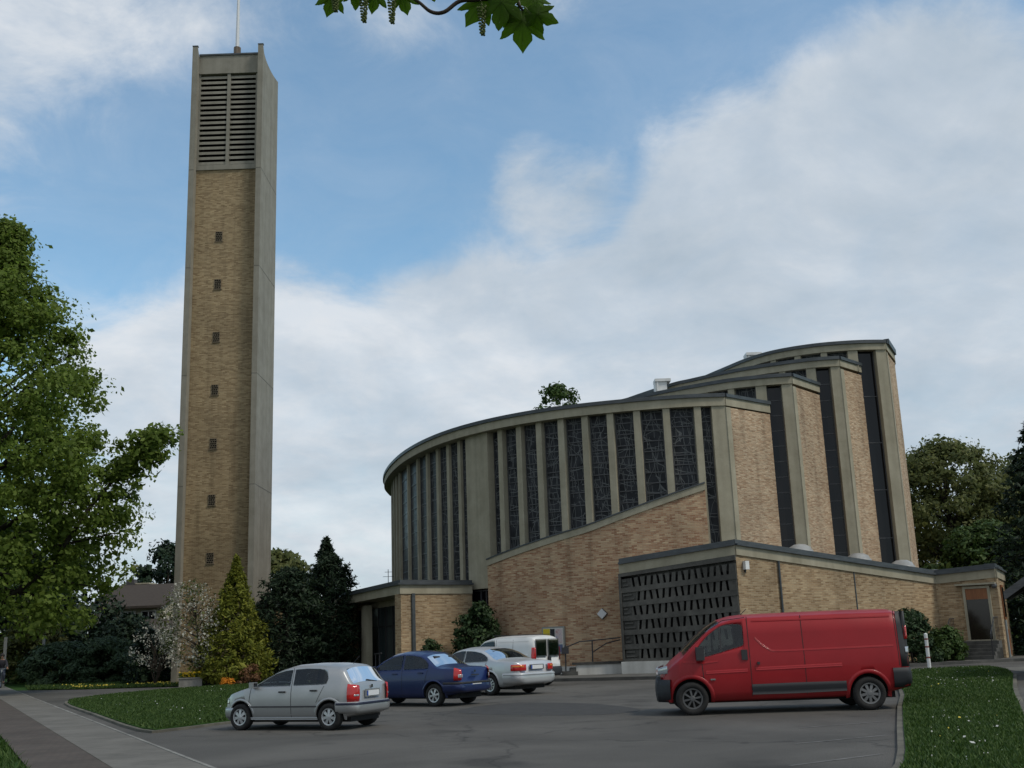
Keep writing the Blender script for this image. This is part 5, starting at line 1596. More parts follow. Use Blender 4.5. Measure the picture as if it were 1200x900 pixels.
c.wrap('tail_lamp', LRED, r_, -1, 1.35, 1.62, .035, .76, .022)
c.wrap('lamp_lens', LCLR, r_, -1, 1.08, 1.2, .05, .76, .022)
c.wrap('headlamp', LCLR, r_, 1, lambda f: .82 - .04 * f, lambda f: .98 - .10 * f, .15, .34, .004, bulge=.006)
c.wrap('grille', PLASTIC, r_, 1, .67, .76, .02, 0, .02)
c.side('side_cladding', GREYP, r_, [(.56, .37, .57), (-.30, .37, .58), (-1.30, .39, .58)], .016, 3, th=1)
for x, z0, z1, ln in ((.56, .34, 1.90, 0), (-.52, .34, 1.9, 0), (1.50, .62, 1.05, .03), (-2.38, .84, 1.92, 0)): seam(c, r_, x, z0, z1, .013, ln)
c.side('panel_crease', P_RED, r_, [(.46, 1.80, 1.83), (-2.3, 1.80, 1.83)], .007, 2, th=1)
c.side('panel_crease', P_RED, r_, [(.43, 1.46, 1.50), (.30, 1.32, 1.36), (.12, 1.20, 1.23), (-.1, 1.19, 1.22), (-2.3, 1.22, 1.25)], .007, 2, th=1)
c.side('panel_crease', P_RED, r_, [(.46, .84, .90), (-1.25, .87, .93)], .008, 2, th=1)
c.side('panel_crease', P_RED, r_, [(1.46, .80, .86), (.62, .82, .88)], .008, 2, th=1)
c.side('panel_crease', P_RED, r_, [(1.9, 1.03, 1.055), (1.5, 1.0, 1.03), (1.2, 1.03, 1.05)], .01, 2, th=1)
c.side('door_gap', SEAM, r_, [(.60, 1.88, 1.893), (1.05, 1.83, 1.845), (1.3, 1.705, 1.72), (1.72, 1.37, 1.385)], .003, 1)
handle(r_, c, .665, 1.15, PLASTIC, .12, .20)
handle(r_, c, .40, .98, PLASTIC, .05, .05)
mirror(r_, c, 1.56, 1.20, PLASTIC, (.16, .2, .26))
for wx in WX: arch_lip(c, r_, wx, .325, P_RED, .06)
for s_, (x, st, rm) in ((0, (WX[0], (8, .07, .10), STEELR)), (0, (WX[1], (9, .11, .13), plain('steel_wheel', (.17, .17, .17), .5, .5)))):
    for q in (1, -1): wheel(r_, x, q * .835, .325, .205, st, rm)
for q in (.46, .78): pass
m = MB(); m.box((0, 0, 0), (.10, .02, .03)); o = m.build('badge', CHROME, r_); o.location = (1.33, .955, .69)
plate(r_, c, 1, .42, .5, .055); plate(r_, c, -1, .95, .5, .034, .3)
m = MB(); m.tube([(.62, .45, 1.95), (.50, .45, 2.06)], .008, 5); m.build('aerial', PLASTIC, r_)
m = MB(); m.box((-2.64, 0, .40), (.18, .06, .06)); m.tube([(-2.74, 0, .38), (-2.74, 0, .50)], .03, 8); m.build('tow_bar', IRON, r_)
H5 = 176
place(r_, at_wheel((6.90, 22.73), (-1.74, .85), H5, 1.0), H5, 1.0)

# ------------------------------------------------------------------ plants
def leaf_mesh(name, mat, parent, C, Nn, size, rng, aspect=.62, fold=.25, kind=None, label=None, jit=.35):
    """one mesh of many folded leaves. C centres (n,3), Nn preferred facing (n,3)"""
    n = len(C)
    sz = size * np.exp(rng.normal(0, jit, n))
    Nn = Nn + rng.normal(0, .55, (n, 3)); Nn /= np.linalg.norm(Nn, axis=1)[:, None] + 1e-9
    T = rng.normal(0, 1, (n, 3)); T -= Nn * (T * Nn).sum(1)[:, None]; T /= np.linalg.norm(T, axis=1)[:, None] + 1e-9
    B = np.cross(Nn, T)
    a = C + T * sz[:, None] * .5; b = C - T * sz[:, None] * .5
    l = C + B * (sz * aspect * .5)[:, None] - Nn * (sz * fold * .3)[:, None]; r = C - B * (sz * aspect * .5)[:, None] - Nn * (sz * fold * .3)[:, None]
    V = np.empty((n * 4, 3)); V[0::4] = a; V[1::4] = l; V[2::4] = b; V[3::4] = r
    me = bpy.data.meshes.new(name)
    me.vertices.add(n * 4); me.vertices.foreach_set('co', V.astype(np.float32).ravel())
    base = np.arange(n) * 4
    F = np.empty((n * 2, 3), dtype=np.int32); F[0::2] = np.c_[base, base + 1, base + 2]; F[1::2] = np.c_[base, base + 2, base + 3]
    me.loops.add(n * 6); me.loops.foreach_set('vertex_index', F.ravel())
    me.polygons.add(n * 2); me.polygons.foreach_set('loop_start', np.arange(0, n * 6, 3, dtype=np.int32)); me.polygons.foreach_set('loop_total', np.full(n * 2, 3, dtype=np.int32))
    me.materials.append(mat); me.update(calc_edges=True); me.validate()
    o = bpy.data.objects.new(name, me); link(o, parent)
    if kind: o['kind'] = kind
    if label: o['label'] = label
    return o


def crown_points(rng, ncl, per, env, sig, hollow=.45, squash=.7, upbias=.4):
    """clusters of leaves filling an envelope env(rng) -> (centre point, outward unit)"""
    Cs, Ns, cl = [], [], []
    for _ in range(ncl):
        c, o_ = env(rng)
        s_ = sig * math.exp(rng.normal(0, .3))
        k = max(6, int(per * math.exp(rng.normal(0, .35))))
        P = rng.normal(0, 1, (k, 3)); P /= np.linalg.norm(P, axis=1)[:, None]; P *= (rng.random(k) ** .45)[:, None] * s_
        P[:, 2] *= squash
        # flatten layer-wise: clusters hang like shallow plates
        N_ = P / (np.linalg.norm(P, axis=1)[:, None] + 1e-9) * .6 + np.array([0, 0, upbias]) + np.array(o_) * .3
        Cs.append(P + np.array(c)); Ns.append(N_); cl.append(c)
    return np.vstack(Cs), np.vstack(Ns), cl


def env_round(rx, ry, z0, z1, prof, lump=.18, seed=0, inner=.35):
    """envelope round the z axis: prof(t) relative radius, with a lumpy outline"""
    r0 = np.random.default_rng(seed); phs = r0.random(8) * 6.28; 
    def f(rng):
        t_ = rng.random() ** .9; a = rng.random() * 2 * PI
        lum = 1 + lump * (math.sin(3 * a + phs[0] + 5 * t_) * .5 + math.sin(5 * a + phs[1] - 9 * t_) * .35 + math.sin(2 * a + phs[2] + 13 * t_) * .35)
        r = prof(t_) * lum * (inner + (1 - inner) * rng.random() ** .4)
        x, y = rx * r * math.cos(a), ry * r * math.sin(a); z = z0 + (z1 - z0) * t_
        return (x, y, z), (math.cos(a) * .8, math.sin(a) * .8, t_ - .4)
    return f


def trunk_limbs(name, root, h, r, clusters, rng, nl=14, bark=BARK, lean=(0, 0), start=.22, fork=.85):
    m = MB(); top_ = h * fork
    pts = [(lean[0] * k / 6 * top_ / h + .06 * h / 6 * math.sin(k * 1.7 + h) * .3, lean[1] * k / 6 * top_ / h, top_ * k / 6) for k in range(7)]
    m.tube(pts, [r * (1.25 if k == 0 else 1) * (1 - .82 * k / 6) for k in range(7)], 9)
    cl = sorted(clusters, key=lambda c: rng.random())[:nl]
    for c in cl:
        zs_ = max(start * h, c[2] - (.25 + .5 * rng.random()) * math.hypot(c[0], c[1]) - .3)
        zs_ = min(zs_, top_ * .97); k = zs_ / top_
        b = Vector((lean[0] * k * top_ / h, lean[1] * k * top_ / h, zs_)); e = Vector(c)
        mid = b.lerp(e, .5) + Vector((0, 0, .08 * (e - b).length))
        rb = r * (1 - .8 * k) * .5
        m.tube([tuple(b), tuple(b.lerp(mid, .6)), tuple(mid), tuple(e)], [rb, rb * .75, rb * .55, rb * .15], 6)
    return m.build(name, bark, root, smooth=True)


def tree(name, label, cat, loc, h, rx, z0, prof, mat, ncl, per, leaf, sig, seed, trunk_r=.2, limbs=14, group=None, ry=None, lump=.2, inner=.35, lean=(0, 0), upbias=.4, squash=.7, aspect=.62, bark=BARK, part='crown'):
    rng = np.random.default_rng(seed)
    root = thing(name, label, cat, loc, 0, group)
    C, N_, cl = crown_points(rng, ncl, per, env_round(rx, ry or rx, z0, h, prof, lump, seed, inner), sig, upbias=upbias, squash=squash)
    if lean != (0, 0): C[:, 0] += lean[0] * C[:, 2] / h; C[:, 1] += lean[1] * C[:, 2] / h
    leaf_mesh(part, mat, root, C, N_, leaf, rng, aspect=aspect)
    if trunk_r: trunk_limbs('trunk', root, h, trunk_r, cl, rng, limbs, bark, lean)
    return root


def P_oval(t): return max(.05, math.sin(PI * min(1, (t * .93 + .07))) ** .55)
def P_egg(t): return max(.04, (math.sin(PI * min(1, t * .88 + .12) ** .75)) ** .6)
def P_cone(t): return max(.02, (1 - t) ** .85) * (1 if t > .08 else .8)
def P_dome(t): return max(.05, math.sqrt(max(0, 1 - t ** 2.2)))
def P_col(t): return max(.05, min(1, .75 + t) * (1 - t ** 3) ** .6)
def P_maple(t): return float(np.interp(t, [0, .12, .28, .54, .67, .79, .93, 1], [.64, .82, .84, .76, .60, .40, .14, .03]))


# big spring-green tree at the left, with one long side branch
tr = tree('maple_tree', 'large bright spring-green broadleaf tree leaning in at the left of the bell tower', 'tree', (-24.6, 50.5, 0), 22.0, 7.0, 2.6, P_maple, L_MAPLE, 700, 122, .20, 1.0, 11, .42, 60, lump=.20, inner=.15)
rng = np.random.default_rng(5)
bp_ = [Vector((3.4, -.5, 5.6)), Vector((5.1, -.6, 8.2)), Vector((6.6, -.5, 10.0)), Vector((7.5, -.4, 11.1)), Vector((8.0, -.3, 11.8))]
def env_b(r_):
    k = r_.random(); p = bp_[0].lerp(bp_[1], k * 4) if k < .25 else bp_[1].lerp(bp_[2], k * 4 - 1) if k < .5 else bp_[2].lerp(bp_[3], k * 4 - 2) if k < .75 else bp_[3].lerp(bp_[4], k * 4 - 3)
    o_ = r_.normal(0, .7 * (1.15 - .75 * k), 3); return (p.x + o_[0], p.y + o_[1], p.z + o_[2] * 1.1 - .3), (.5, -.5, .3)
C, N_, cl = crown_points(rng, 90, 52, env_b, .46, squash=.8)
leaf_mesh('branch_leaves', L_MAPLE, tr, C, N_, .21, rng)
m = MB(); m.tube([(0, 0, 3.2)] + [tuple(p) for p in bp_], [.16, .12, .09, .06, .04, .015], 6)
for c_ in cl[:26]:
    q = min(bp_, key=lambda b: (b - Vector(c_)).length); m.tube([tuple(q), c_], [.025, .008], 4)
m.build('branch', BARK, tr, smooth=True)

# shrubs and conifers at the left
tree('golden_conifer', 'dull gold conifer standing behind the spreading juniper under the big tree', 'conifer', (-30.2, 69.5, 0), 5.2, 2.8, .2, P_cone, L_GOLDD, 90, 90, .26, .55, 21, .15, 6, lump=.15, inner=.6, aspect=.4)
for i, (x, y, hh, rx, lb) in enumerate(((-27.0, 66.2, 2.3, 2.2, 'wide blue-green spreading juniper nearest the cycle path'), (-24.3, 66.0, 2.4, 2.1, 'wide blue-green spreading juniper beside the dark rounded shrub'))):
    tree('juniper', lb, 'shrub', (x, y, 0), hh, rx, .05, P_dome, L_JUNI, 130, 90, .22, .5, 31 + i, .08, 4, group='spreading junipers at the left', lump=.25, inner=.55, aspect=.3, upbias=.7, squash=.5)
tree('shrub', 'dark rounded evergreen shrub between the juniper and the pale blossom tree', 'shrub', (-24.4, 69.5, 0), 3.6, 2.1, .1, P_dome, L_DARK, 120, 110, .22, .6, 41, .1, 4, lump=.25, inner=.5)
tree('shrub', 'low dark evergreen bush at the foot of the bell tower', 'shrub', (-19.9, 60.0, 0), 2.6, 1.2, .05, P_dome, L_DARK, 60, 80, .17, .4, 42, .06, 3, lump=.3, inner=.4)
tree('shrub', 'mid-green leafy bush below the pale house with the dark roof', 'shrub', (-23.0, 74, 0), 2.7, 2.6, .1, P_dome, L_GREEN, 90, 90, .24, .6, 43, .08, 4, lump=.3, inner=.5)
tree('shade_tree', 'dark broadleaf tree filling the shade under the big green tree', 'tree', (-36.0, 75, 0), 11.0, 5.0, .4, P_egg, L_DARK, 170, 110, .30, .95, 44, .25, 14, lump=.25, inner=.3)
tree('shade_tree', 'dark broadleaf tree behind the dull gold conifer, left of the house', 'tree', (-31.6, 77, 0), 8.6, 3.4, .4, P_egg, L_DARK, 150, 110, .28, .8, 45, .2, 12, lump=.25, inner=.3)
tree('shade_tree', 'dark broadleaf tree at the far end of the cycle path', 'tree', (-46, 86, 0), 13.0, 7.0, .3, P_egg, L_YEW, 170, 110, .36, 1.2, 46, .3, 12, lump=.25, inner=.3)
tree('shrub', 'low green bush beside the cycle path behind the cyclist', 'shrub', (-33.2, 73, 0), 2.8, 2.0, .1, P_dome, L_GREEN, 70, 80, .22, .5, 47, .05, 3, lump=.3, inner=.4)

# magnolia: bare-ish branches full of pale flowers
mg = thing('magnolia_tree', 'small pale pink blossoming magnolia in front of the bell tower', 'tree', (-15.0, 53.9, 0))
rng = np.random.default_rng(7)
def env_m(r_):
    t_ = r_.random(); a = r_.random() * 6.283; r = (1.0 * math.sin(PI * (.12 + .84 * t_)) ** .7) * (.25 + .75 * r_.random() ** .5)
    return (-.75 - .25 * t_ + 1.75 * r * math.cos(a), 1.5 * r * math.sin(a), 1.0 + 3.85 * t_), (math.cos(a), math.sin(a), .3)
C, N_, cl = crown_points(rng, 180, 15, env_m, .34, squash=1, upbias=.3)
leaf_mesh('blossom', L_MAGP, mg, C, N_, .078, rng, aspect=.8)
C, N_, _ = crown_points(rng, 130, 16, env_m, .36, squash=1)
leaf_mesh('crown', L_MAGL, mg, C, N_, .11, rng)
m = MB(); m.tube([(0, 0, 0), (-.08, 0, .6), (-.3, 0, 1.3), (-.5, 0, 2.2), (-.75, .1, 3.4)], [.10, .085, .075, .05, .02], 8)
for c_ in cl[:64]:
    k = min(.95, max(.12, (c_[2] - .6) / 3.6)); b = Vector((-.08 - .62 * k, 0, .55 + 2.9 * k ** 1.4)); e = Vector(c_); m.tube([tuple(b), tuple(b.lerp(e, .5) + Vector((0, 0, .12))), tuple(e)], [.02, .012, .004], 4)
m.build('trunk', BARK, mg, smooth=True)
mg2 = thing('magnolia_tree', 'low pale blossoming bush at the left foot of the bell tower', 'tree', (-18.6, 57.2, 0))
def env_m2(r_):
    t_ = r_.random(); a = r_.random() * 6.283; r = .95 * (.3 + .7 * r_.random() ** .5)
    return (1.3 * r * math.cos(a), 1.0 * r * math.sin(a), .9 + 2.2 * t_), (math.cos(a), math.sin(a), .3)
C, N_, cl = crown_points(rng, 44, 14, env_m2, .34, squash=1, upbias=.3)
leaf_mesh('blossom', L_MAGP, mg2, C, N_, .085, rng, aspect=.8)
m = MB()
for i_, c_ in enumerate(cl[:30]):
    q_ = cl[i_ % 6]; j_ = Vector((q_[0] * .35, q_[1] * .35, .5 + .12 * (i_ % 6)))
    m.tube([(0, 0, 0), tuple(j_), tuple(j_.lerp(Vector(c_), .55) + Vector((0, 0, .1))), c_], [.03, .022, .012, .004], 4)
m.build('trunk', BARK, mg2, smooth=True)


# golden cypress: dense cone of upswept sprays in shelves
def conifer(name, label, loc, h, r, mat, seed, nspray, leaf, prof=P_cone, droop=.0, trunk=.12, lump=.12, aspect=.35, cat='conifer', up=.55, dens=18, sigk=1.0, group=None, lean=0):
    rng = np.random.default_rng(seed); root = thing(name, label, cat, loc, 0, group)
    C, N_ = [], []
    tips = []
    for i in range(nspray):
        t_ = (rng.random() ** 1.35); a = rng.random() * 2 * PI
        R_ = r * prof(t_) * (1 + lump * math.sin(4 * a + 17 * t_) + lump * rng.normal(0, .8))
        z = .1 + (h - .1) * t_
        n_ = dens
        s_ = rng.random(n_) ** .55
        # a spray: from inside outwards, rising, fanning
        out = R_ * (.35 + .65 * s_); da = rng.normal(0, .16, n_) * (.3 + .5 * s_) * sigk
        zz = z + up * R_ * .35 * (s_ - .4) - droop * R_ * s_ ** 2 + rng.normal(0, .07 * sigk, n_)
        P = np.c_[out * np.cos(a + da) + lean * zz / h, out * np.sin(a + da), zz]
        C.append(P); N_.append(np.c_[np.full(n_, math.cos(a) * .45), np.full(n_, math.sin(a) * .45), np.full(n_, .75)])
        tips.append((R_ * .9 * math.cos(a), R_ * .9 * math.sin(a), z + up * R_ * .2 - droop * R_ * .8))
    # leader
    k = int(nspray * .3); zt = h * (1 - .16 * rng.random(k)); 
    C.append(np.c_[rng.normal(0, .05 * r, k) + lean * zt / h, rng.normal(0, .05 * r, k), zt]); N_.append(np.tile([0, 0, 1.0], (k, 1)))
    leaf_mesh('crown', mat, root, np.vstack(C), np.vstack(N_), leaf, rng, aspect=aspect)
    m = MB(); m.tube([(0, 0, 0), (lean * .5, 0, h * .5), (lean * .95, 0, h * .96)], [trunk, trunk * .6, .015], 7)
    for tp in tips[::max(1, nspray // 60)]: m.tube([(lean * tp[2] / h, 0, max(.1, tp[2] - .25 * r)), tp], [trunk * .18, .006], 4)
    m.build('trunk', BARK, root, smooth=True)
    return root


conifer('golden_cypress', 'golden-green cone-shaped cypress in front of the right side of the bell tower', (-13.85, 54.3, 0), 6.05, 1.8, L_GOLD, 3, 900, .17, up=.7, lump=.10, dens=24,
        prof=lambda t: float(np.interp(t, [0, .06, .2, .45, .7, 1], [.86, 1.0, .93, .66, .36, .03])))
conifer('yew_tree', 'broad dark yew right behind the golden cypress', (-12.0, 57.6, 0), 5.6, 2.0, L_YEW, 4, 700, .2, prof=P_col, up=1.0, lump=.14, dens=24)
conifer('yew_tree', 'dark upright yew beside the spruce, second from the golden cypress', (-10.0, 58.6, 0), 6.4, 1.6, L_YEW, 6, 620, .2, prof=P_col, up=1.0, lump=.16, dens=24)
conifer('spruce_tree', 'dark pointed spruce with loose tips at the left end of the church porch', (-12.0, 69, 0), 8.2, 2.7, L_DARK, 8, 560, .26, prof=lambda t: float(np.interp(t, [0, .1, .35, .6, .8, 1], [.9, 1.0, .85, .62, .32, .03])), droop=.12, up=.2, lump=.26, dens=24)
conifer('spruce_tree', 'dark spruce low behind the yews, partly hidden by the bell tower', (-14.0, 63.8, 0), 5.0, 2.2, L_DARK, 9, 420, .25, droop=.1, up=.2, lump=.2, dens=22)
tree('light_green_tree', 'pale green round tree showing above the dark yews', 'tree', (-19.5, 88, 0), 9.0, 4.2, 1.5, P_oval, L_BROWN, 110, 80, .4, 1.0, 51, .2, 10)
tree('pine_tree', 'dark flat-topped pine behind the roof of the pale house', 'tree', (-35.5, 112, 0), 12.0, 3.2, 4, P_oval, L_DARK, 70, 80, .45, .9, 52, .25, 10)
tree('bare_tree', 'thin barely leafed tree behind the ridge of the pale house', 'tree', (-38.3, 110, 0), 10.6, 1.8, 5.0, P_oval, L_BROWN, 24, 14, .35, .7, 53, .14, 22)

# trees behind and to the right of the church
tree('oak_tree', 'tall tree with thin brownish young leaves behind the right end of the church', 'tree', (31.4, 80, 0), 14.4, 6.2, 2.0, P_oval, L_BROWN, 420, 130, .25, 1.05, 61, .4, 60, lump=.28, inner=.2)
tree('oak_tree', 'brownish green tree beside the dark conifer at the right edge', 'tree', (39.5, 82, 0), 13.9, 6.0, 2.0, P_oval, L_BROWN, 380, 130, .25, 1.05, 62, .4, 50, lump=.28, inner=.2)
tree('bush_tree', 'bright mid-green bushy tree low behind the flat annex roof', 'tree', (29.5, 70, 0), 7.4, 3.9, .6, P_dome, L_GREEN, 200, 130, .25, .85, 63, .25, 18, lump=.25, inner=.35)
tree('bush_tree', 'dark green bushy tree at the right, under the brownish trees', 'tree', (36.0, 72, 0), 8.0, 3.8, .4, P_dome, L_LAUR, 170, 120, .26, .85, 64, .25, 18, lump=.25, inner=.35)
conifer('dark_conifer', 'big dark conifer at the right edge above the timber shelter', (25.6, 53.5, 0), 11.3, 3.3, L_DARK, 10, 620, .3, prof=lambda t: float(np.interp(t, [0, .1, .4, .7, 1], [.9, 1, .8, .5, .04])), droop=.15, up=.2, lump=.22, dens=26)
tree('birch_tree', 'small tree crown showing above the curved church roof', 'tree', (4.0, 92, 0), 22.9, 2.0, 16.5, P_oval, L_GREEN, 60, 60, .26, .65, 65, .22, 30, lump=.3)
tree('birch_tree', 'thin treetop poking up over the left part of the church roof', 'tree', (-2.9, 96, 0), 19.7, 1.1, 15.2, P_cone, L_YEW, 18, 26, .36, .6, 66, .15, 14, lump=.3)

# shrubs against the church
tree('laurel_bush', 'dark round evergreen bush under the wide pilaster, behind the blue saloon', 'bush', (-1.9, 49.9, .1), 3.1, .95, .05, P_col, L_LAUR, 90, 100, .14, .34, 71, .05, 5, lump=.14, inner=.45)
tree('laurel_bush', 'very small dark bush on the porch wall, above the roof of the blue saloon', 'bush', (-4.0, 49.3, .1), 1.55, .52, .05, P_dome, L_LAUR, 40, 70, .11, .22, 72, .03, 4, lump=.2, inner=.4)
tree('laurel_bush', 'rounded dark green bush behind the tail of the red van', 'bush', (16.2, 47.0, .1), 2.0, 1.0, .05, P_dome, L_LAUR, 90, 110, .12, .32, 73, .05, 4, lump=.15, inner=.45)
tree('laurel_bush', 'brighter green bush at the foot of the annex door steps', 'bush', (17.9, 47.9, .1), 1.35, .75, .05, P_dome, L_GREEN, 60, 90, .12, .28, 74, .04, 4, lump=.2, inner=.45)
tree('rust_bush', 'small rusty brown bush at the foot of the golden cypress', 'bush', (-12.75, 52.9, 0), .85, .55, .02, P_dome, L_RUST, 30, 60, .08, .16, 75, .03, 3, lump=.2, inner=.4)
tree('flower_clump', 'low clump of orange flowers at the foot of the golden cypress', 'flowers', (-13.75, 52.6, 0), .34, .34, .02, P_dome, L_ORA, 22, 22, .09, .14, 76, .02, 3, lump=.3, inner=.4, part='flowers')


# grass: short blades, thicker near the camera
def pts_in(poly, n, rng, wfun=None):
    xs = [p[0] for p in poly]; ys = [p[1] for p in poly]; out = []
    A = np.array(poly); 
    P = np.c_[rng.uniform(min(xs), max(xs), n * 3), rng.uniform(min(ys), max(ys), n * 3)]
    inside = np.zeros(len(P), bool); j = len(A) - 1
    for i in range(len(A)):
        cond = ((A[i, 1] > P[:, 1]) != (A[j, 1] > P[:, 1])) & (P[:, 0] < (A[j, 0] - A[i, 0]) * (P[:, 1] - A[i, 1]) / (A[j, 1] - A[i, 1] + 1e-12) + A[i, 0])
        inside ^= cond; j = i
    P = P[inside]
    if wfun is not None: P = P[rng.random(len(P)) < wfun(P)]
    return P[:n]


def grass(name, poly, n, z, hgt, seed, wfun=None):
    rng = np.random.default_rng(seed); P = pts_in(poly, n, rng, wfun); n = len(P)
    h = hgt * (.6 + .8 * rng.random(n)); a = rng.random(n) * 6.283; w_ = .006 + .004 * rng.random(n) + .0012 * P[:, 1] * .5
    d = np.c_[np.cos(a), np.sin(a)] * w_[:, None]; ln = rng.normal(0, .5, (n, 2)) * h[:, None]
    V = np.empty((n * 3, 3)); V[0::3] = np.c_[P - d, np.full(n, z)]; V[1::3] = np.c_[P + d, np.full(n, z)]; V[2::3] = np.c_[P + ln, z + h]
    me = bpy.data.meshes.new(name); me.vertices.add(n * 3); me.vertices.foreach_set('co', V.astype(np.float32).ravel())
    me.loops.add(n * 3); me.loops.foreach_set('vertex_index', np.arange(n * 3, dtype=np.int32)); me.polygons.add(n)
    me.polygons.foreach_set('loop_start', np.arange(0, n * 3, 3, dtype=np.int32)); me.polygons.foreach_set('loop_total', np.full(n, 3, dtype=np.int32))
    me.materials.append(BLADE); me.update(calc_edges=True)
    o = bpy.data.objects.new(name, me); link(o); o['kind'] = 'stuff'; return o


near = lambda P: np.clip((18 / np.maximum(P[:, 1], 9)) ** 1.3, .12, 1)
grass('grass', inset(LAWN_R, .13), 110000, .07, .055, 1, near)
grass('grass', inset(LAWN_L, .13), 70000, .07, .06, 2, lambda P: np.clip((26 / np.maximum(P[:, 1], 9)) ** 1.3, .2, 1))
grass('grass', LAWN_F, 60000, .02, .10, 3, lambda P: np.clip(1.6 - (P[:, 1] - 53) / 8, .08, 1))
# grass verge at the bottom left corner
V0 = [swp(-12, -2.28), swp(30, -2.28), swp(30, -9), swp(-12, -9)]
grass('grass', V0, 60000, -.02, .10, 4, near)
# daisies and dandelions
def dots(name, poly, n, z, mat, r, seed, clump=None):
    rng = np.random.default_rng(seed); P = pts_in(poly, n * 6, rng)
    nz = np.sin(P[:, 0] * 1.3 + 1) * np.sin(P[:, 1] * .8 + P[:, 0] * .4) + rng.normal(0, .5, len(P))
    P = P[np.argsort(-nz)][:n]
    C = np.c_[P, z + .03 * rng.random(len(P))]
    o = leaf_mesh(name, mat, None, C, np.tile([0, -.3, 1.0], (len(P), 1)), r, rng, aspect=1, fold=0)
    o['kind'] = 'stuff'; return o
dots('daisies', inset(LAWN_R, .4), 220, .125, DAISY, .021, 11)
dots('daisies', inset(LAWN_L, .4), 150, .125, DAISY, .027, 12)
dots('daisies', LAWN_F[:6] + [(-12, 60), (-25, 60)], 420, .12, DAND, .06, 13)
dots('dandelions', inset(LAWN_R, .4), 18, .13, DAND, .03, 14)

# ------------------------------------------------------------------ small things
# notice case on the brick wall
pW, tW, _ = on_path(C1, .0318); nW = Vector((-tW.y, tW.x)); rzW = math.atan2(tW.y, tW.x) + PI
b0 = pW + nW * .27
r_ = thing('notice_case', 'glazed notice case with yellow and pale posters on the brick wall above the white van', 'notice board', (b0.x, b0.y, .95), rzW)
m = MB(); m.box((0, .02, .58), (1.12, .10, 1.16)); bevel(m.build('cabinet', plain('grey_aluminium', (.22, .22, .21), .4, .6), r_), .01)
m = MB(); m.box((0, -.035, .58), (1.0, .02, 1.02)); m.build('backing', plain('paper', (.45, .44, .41), .8), r_)
m = MB(); m.box((-.32, -.05, .78), (.34, .012, .58)); m.build('poster', plain('yellow_paper', (.55, .42, .02), .7), r_)
m = MB(); m.box((-.02, -.05, .80), (.22, .012, .52)); m.build('poster', plain('black_paper', (.012, .012, .014), .7), r_)
m = MB(); m.box((.30, -.05, .76), (.32, .012, .58)); o = m.build('poster', noisy('photo_poster', (.10, .12, .30), (.5, .42, .40), 6, rough=.6, c2=(.30, .08, .10)), r_)
m = MB(); m.box((-.28, -.05, .27), (.28, .012, .34)); m.build('poster', plain('white_paper', (.62, .62, .6), .7), r_)
m = MB(); m.box((.30, -.05, .24), (.34, .012, .32)); m.build('poster', plain('blue_paper', (.08, .10, .18), .7), r_)
# diamond lamp on the brick wall
pW, tW, _ = on_path(C1, .0750); nW = Vector((-tW.y, tW.x)); rzW = math.atan2(tW.y, tW.x) + PI
b0 = pW + nW * .30
r_ = thing('wall_lamp', 'square white lamp set on its corner like a diamond on the brick wall', 'lamp', (b0.x, b0.y, 2.56), rzW)
m = MB(); m.box((0, 0, 0), (.30, .12, .30)); o = m.build('lamp_shade', plain('opal_glass', (.5, .5, .5), .3), r_); o.rotation_euler = (0, PI / 4, 0); bevel(o, .02, 3)
m = MB(); m.box((0, .065, 0), (.34, .02, .34)); o = m.build('backplate', IRON, r_); o.rotation_euler = (0, PI / 4, 0)
# floodlight box
nA = (Vector(AR) - Vector(AC)).normalized(); nAo = Vector((nA.y, -nA.x))
b0 = Vector(AC) + nA * .42 + nAo * .10
r_ = thing('wall_lamp', 'small white box lamp high on the annex wall beside the pierced screen', 'lamp', (b0.x, b0.y, 4.2), math.atan2(nA.y, nA.x))
m = MB(); m.box((0, 0, 0), (.20, .16, .34)); bevel(m.build('lamp_shade', WHITE, r_), .02, 2)
m = MB(); m.box((0, .08, -.2), (.06, .05, .16)); m.build('bracket', IRON, r_)
# lamp by the annex door
q = dpt(uc + .78, .14, 3.2)
r_ = thing('wall_lamp', 'small dark globe lamp beside the annex door', 'lamp', q)
m = MB(); m.lathe([(.001, .13), (.09, .09), (.13, 0), (.09, -.09), (.001, -.13)], 14); m.build('lamp_shade', noisy('smoked_globe', (.06, .06, .06), (.10, .10, .10), 3, rough=.2), r_, smooth=True)
m = MB(); m.tube([(0, 0, .12), (-nD.x * .14, -nD.y * .14, .12)], .03, 6); m.build('bracket', IRON, r_)

# steps, low white wall and railing between annex and drum
r_ = thing('low_wall', 'low white concrete wall with dark coping beside the pierced screen', 'wall', (3.15, 46.62, 0))
m = MB(); m.box((.02, 0, .26), (1.9, .35, .30 + .22)); m.build('wall_body', CONC_W, r_)
m = MB(); m.box((-.03, 0, .565), (2.1, .46, .09)); bevel(m.build('coping', DARKC, r_), .01)
r_ = thing('stair_block', 'two dark stone steps at the left end of the low white wall', 'steps', (1.85, 46.9, .11))
m = MB(); m.box((.12, 0, .075), (.62, 1.0, .15)); m.build('step', DARKC, r_)
m = MB(); m.box((.28, .03, .22), (.30, .94, .15)); m.build('step', DARKC, r_)
r_ = thing('railing', 'black iron stair railing along the low white wall', 'railing', (0, 46.84, 0))
m = MB(); m.tube([(1.80, 0, .11), (1.83, 0, 1.32)], .03, 6); m.build('post', IRON, r_)
m = MB(); m.tube([(2.93, 0, .55), (2.95, 0, 1.46)], .03, 6); m.build('post', IRON, r_)
m = MB(); m.tube([(1.78, 0, 1.24), (1.95, 0, 1.27), (2.42, 0, 1.44), (2.95, 0, 1.47), (4.14, 0, 1.55)], .028, 6); m.build('rail', IRON, r_)
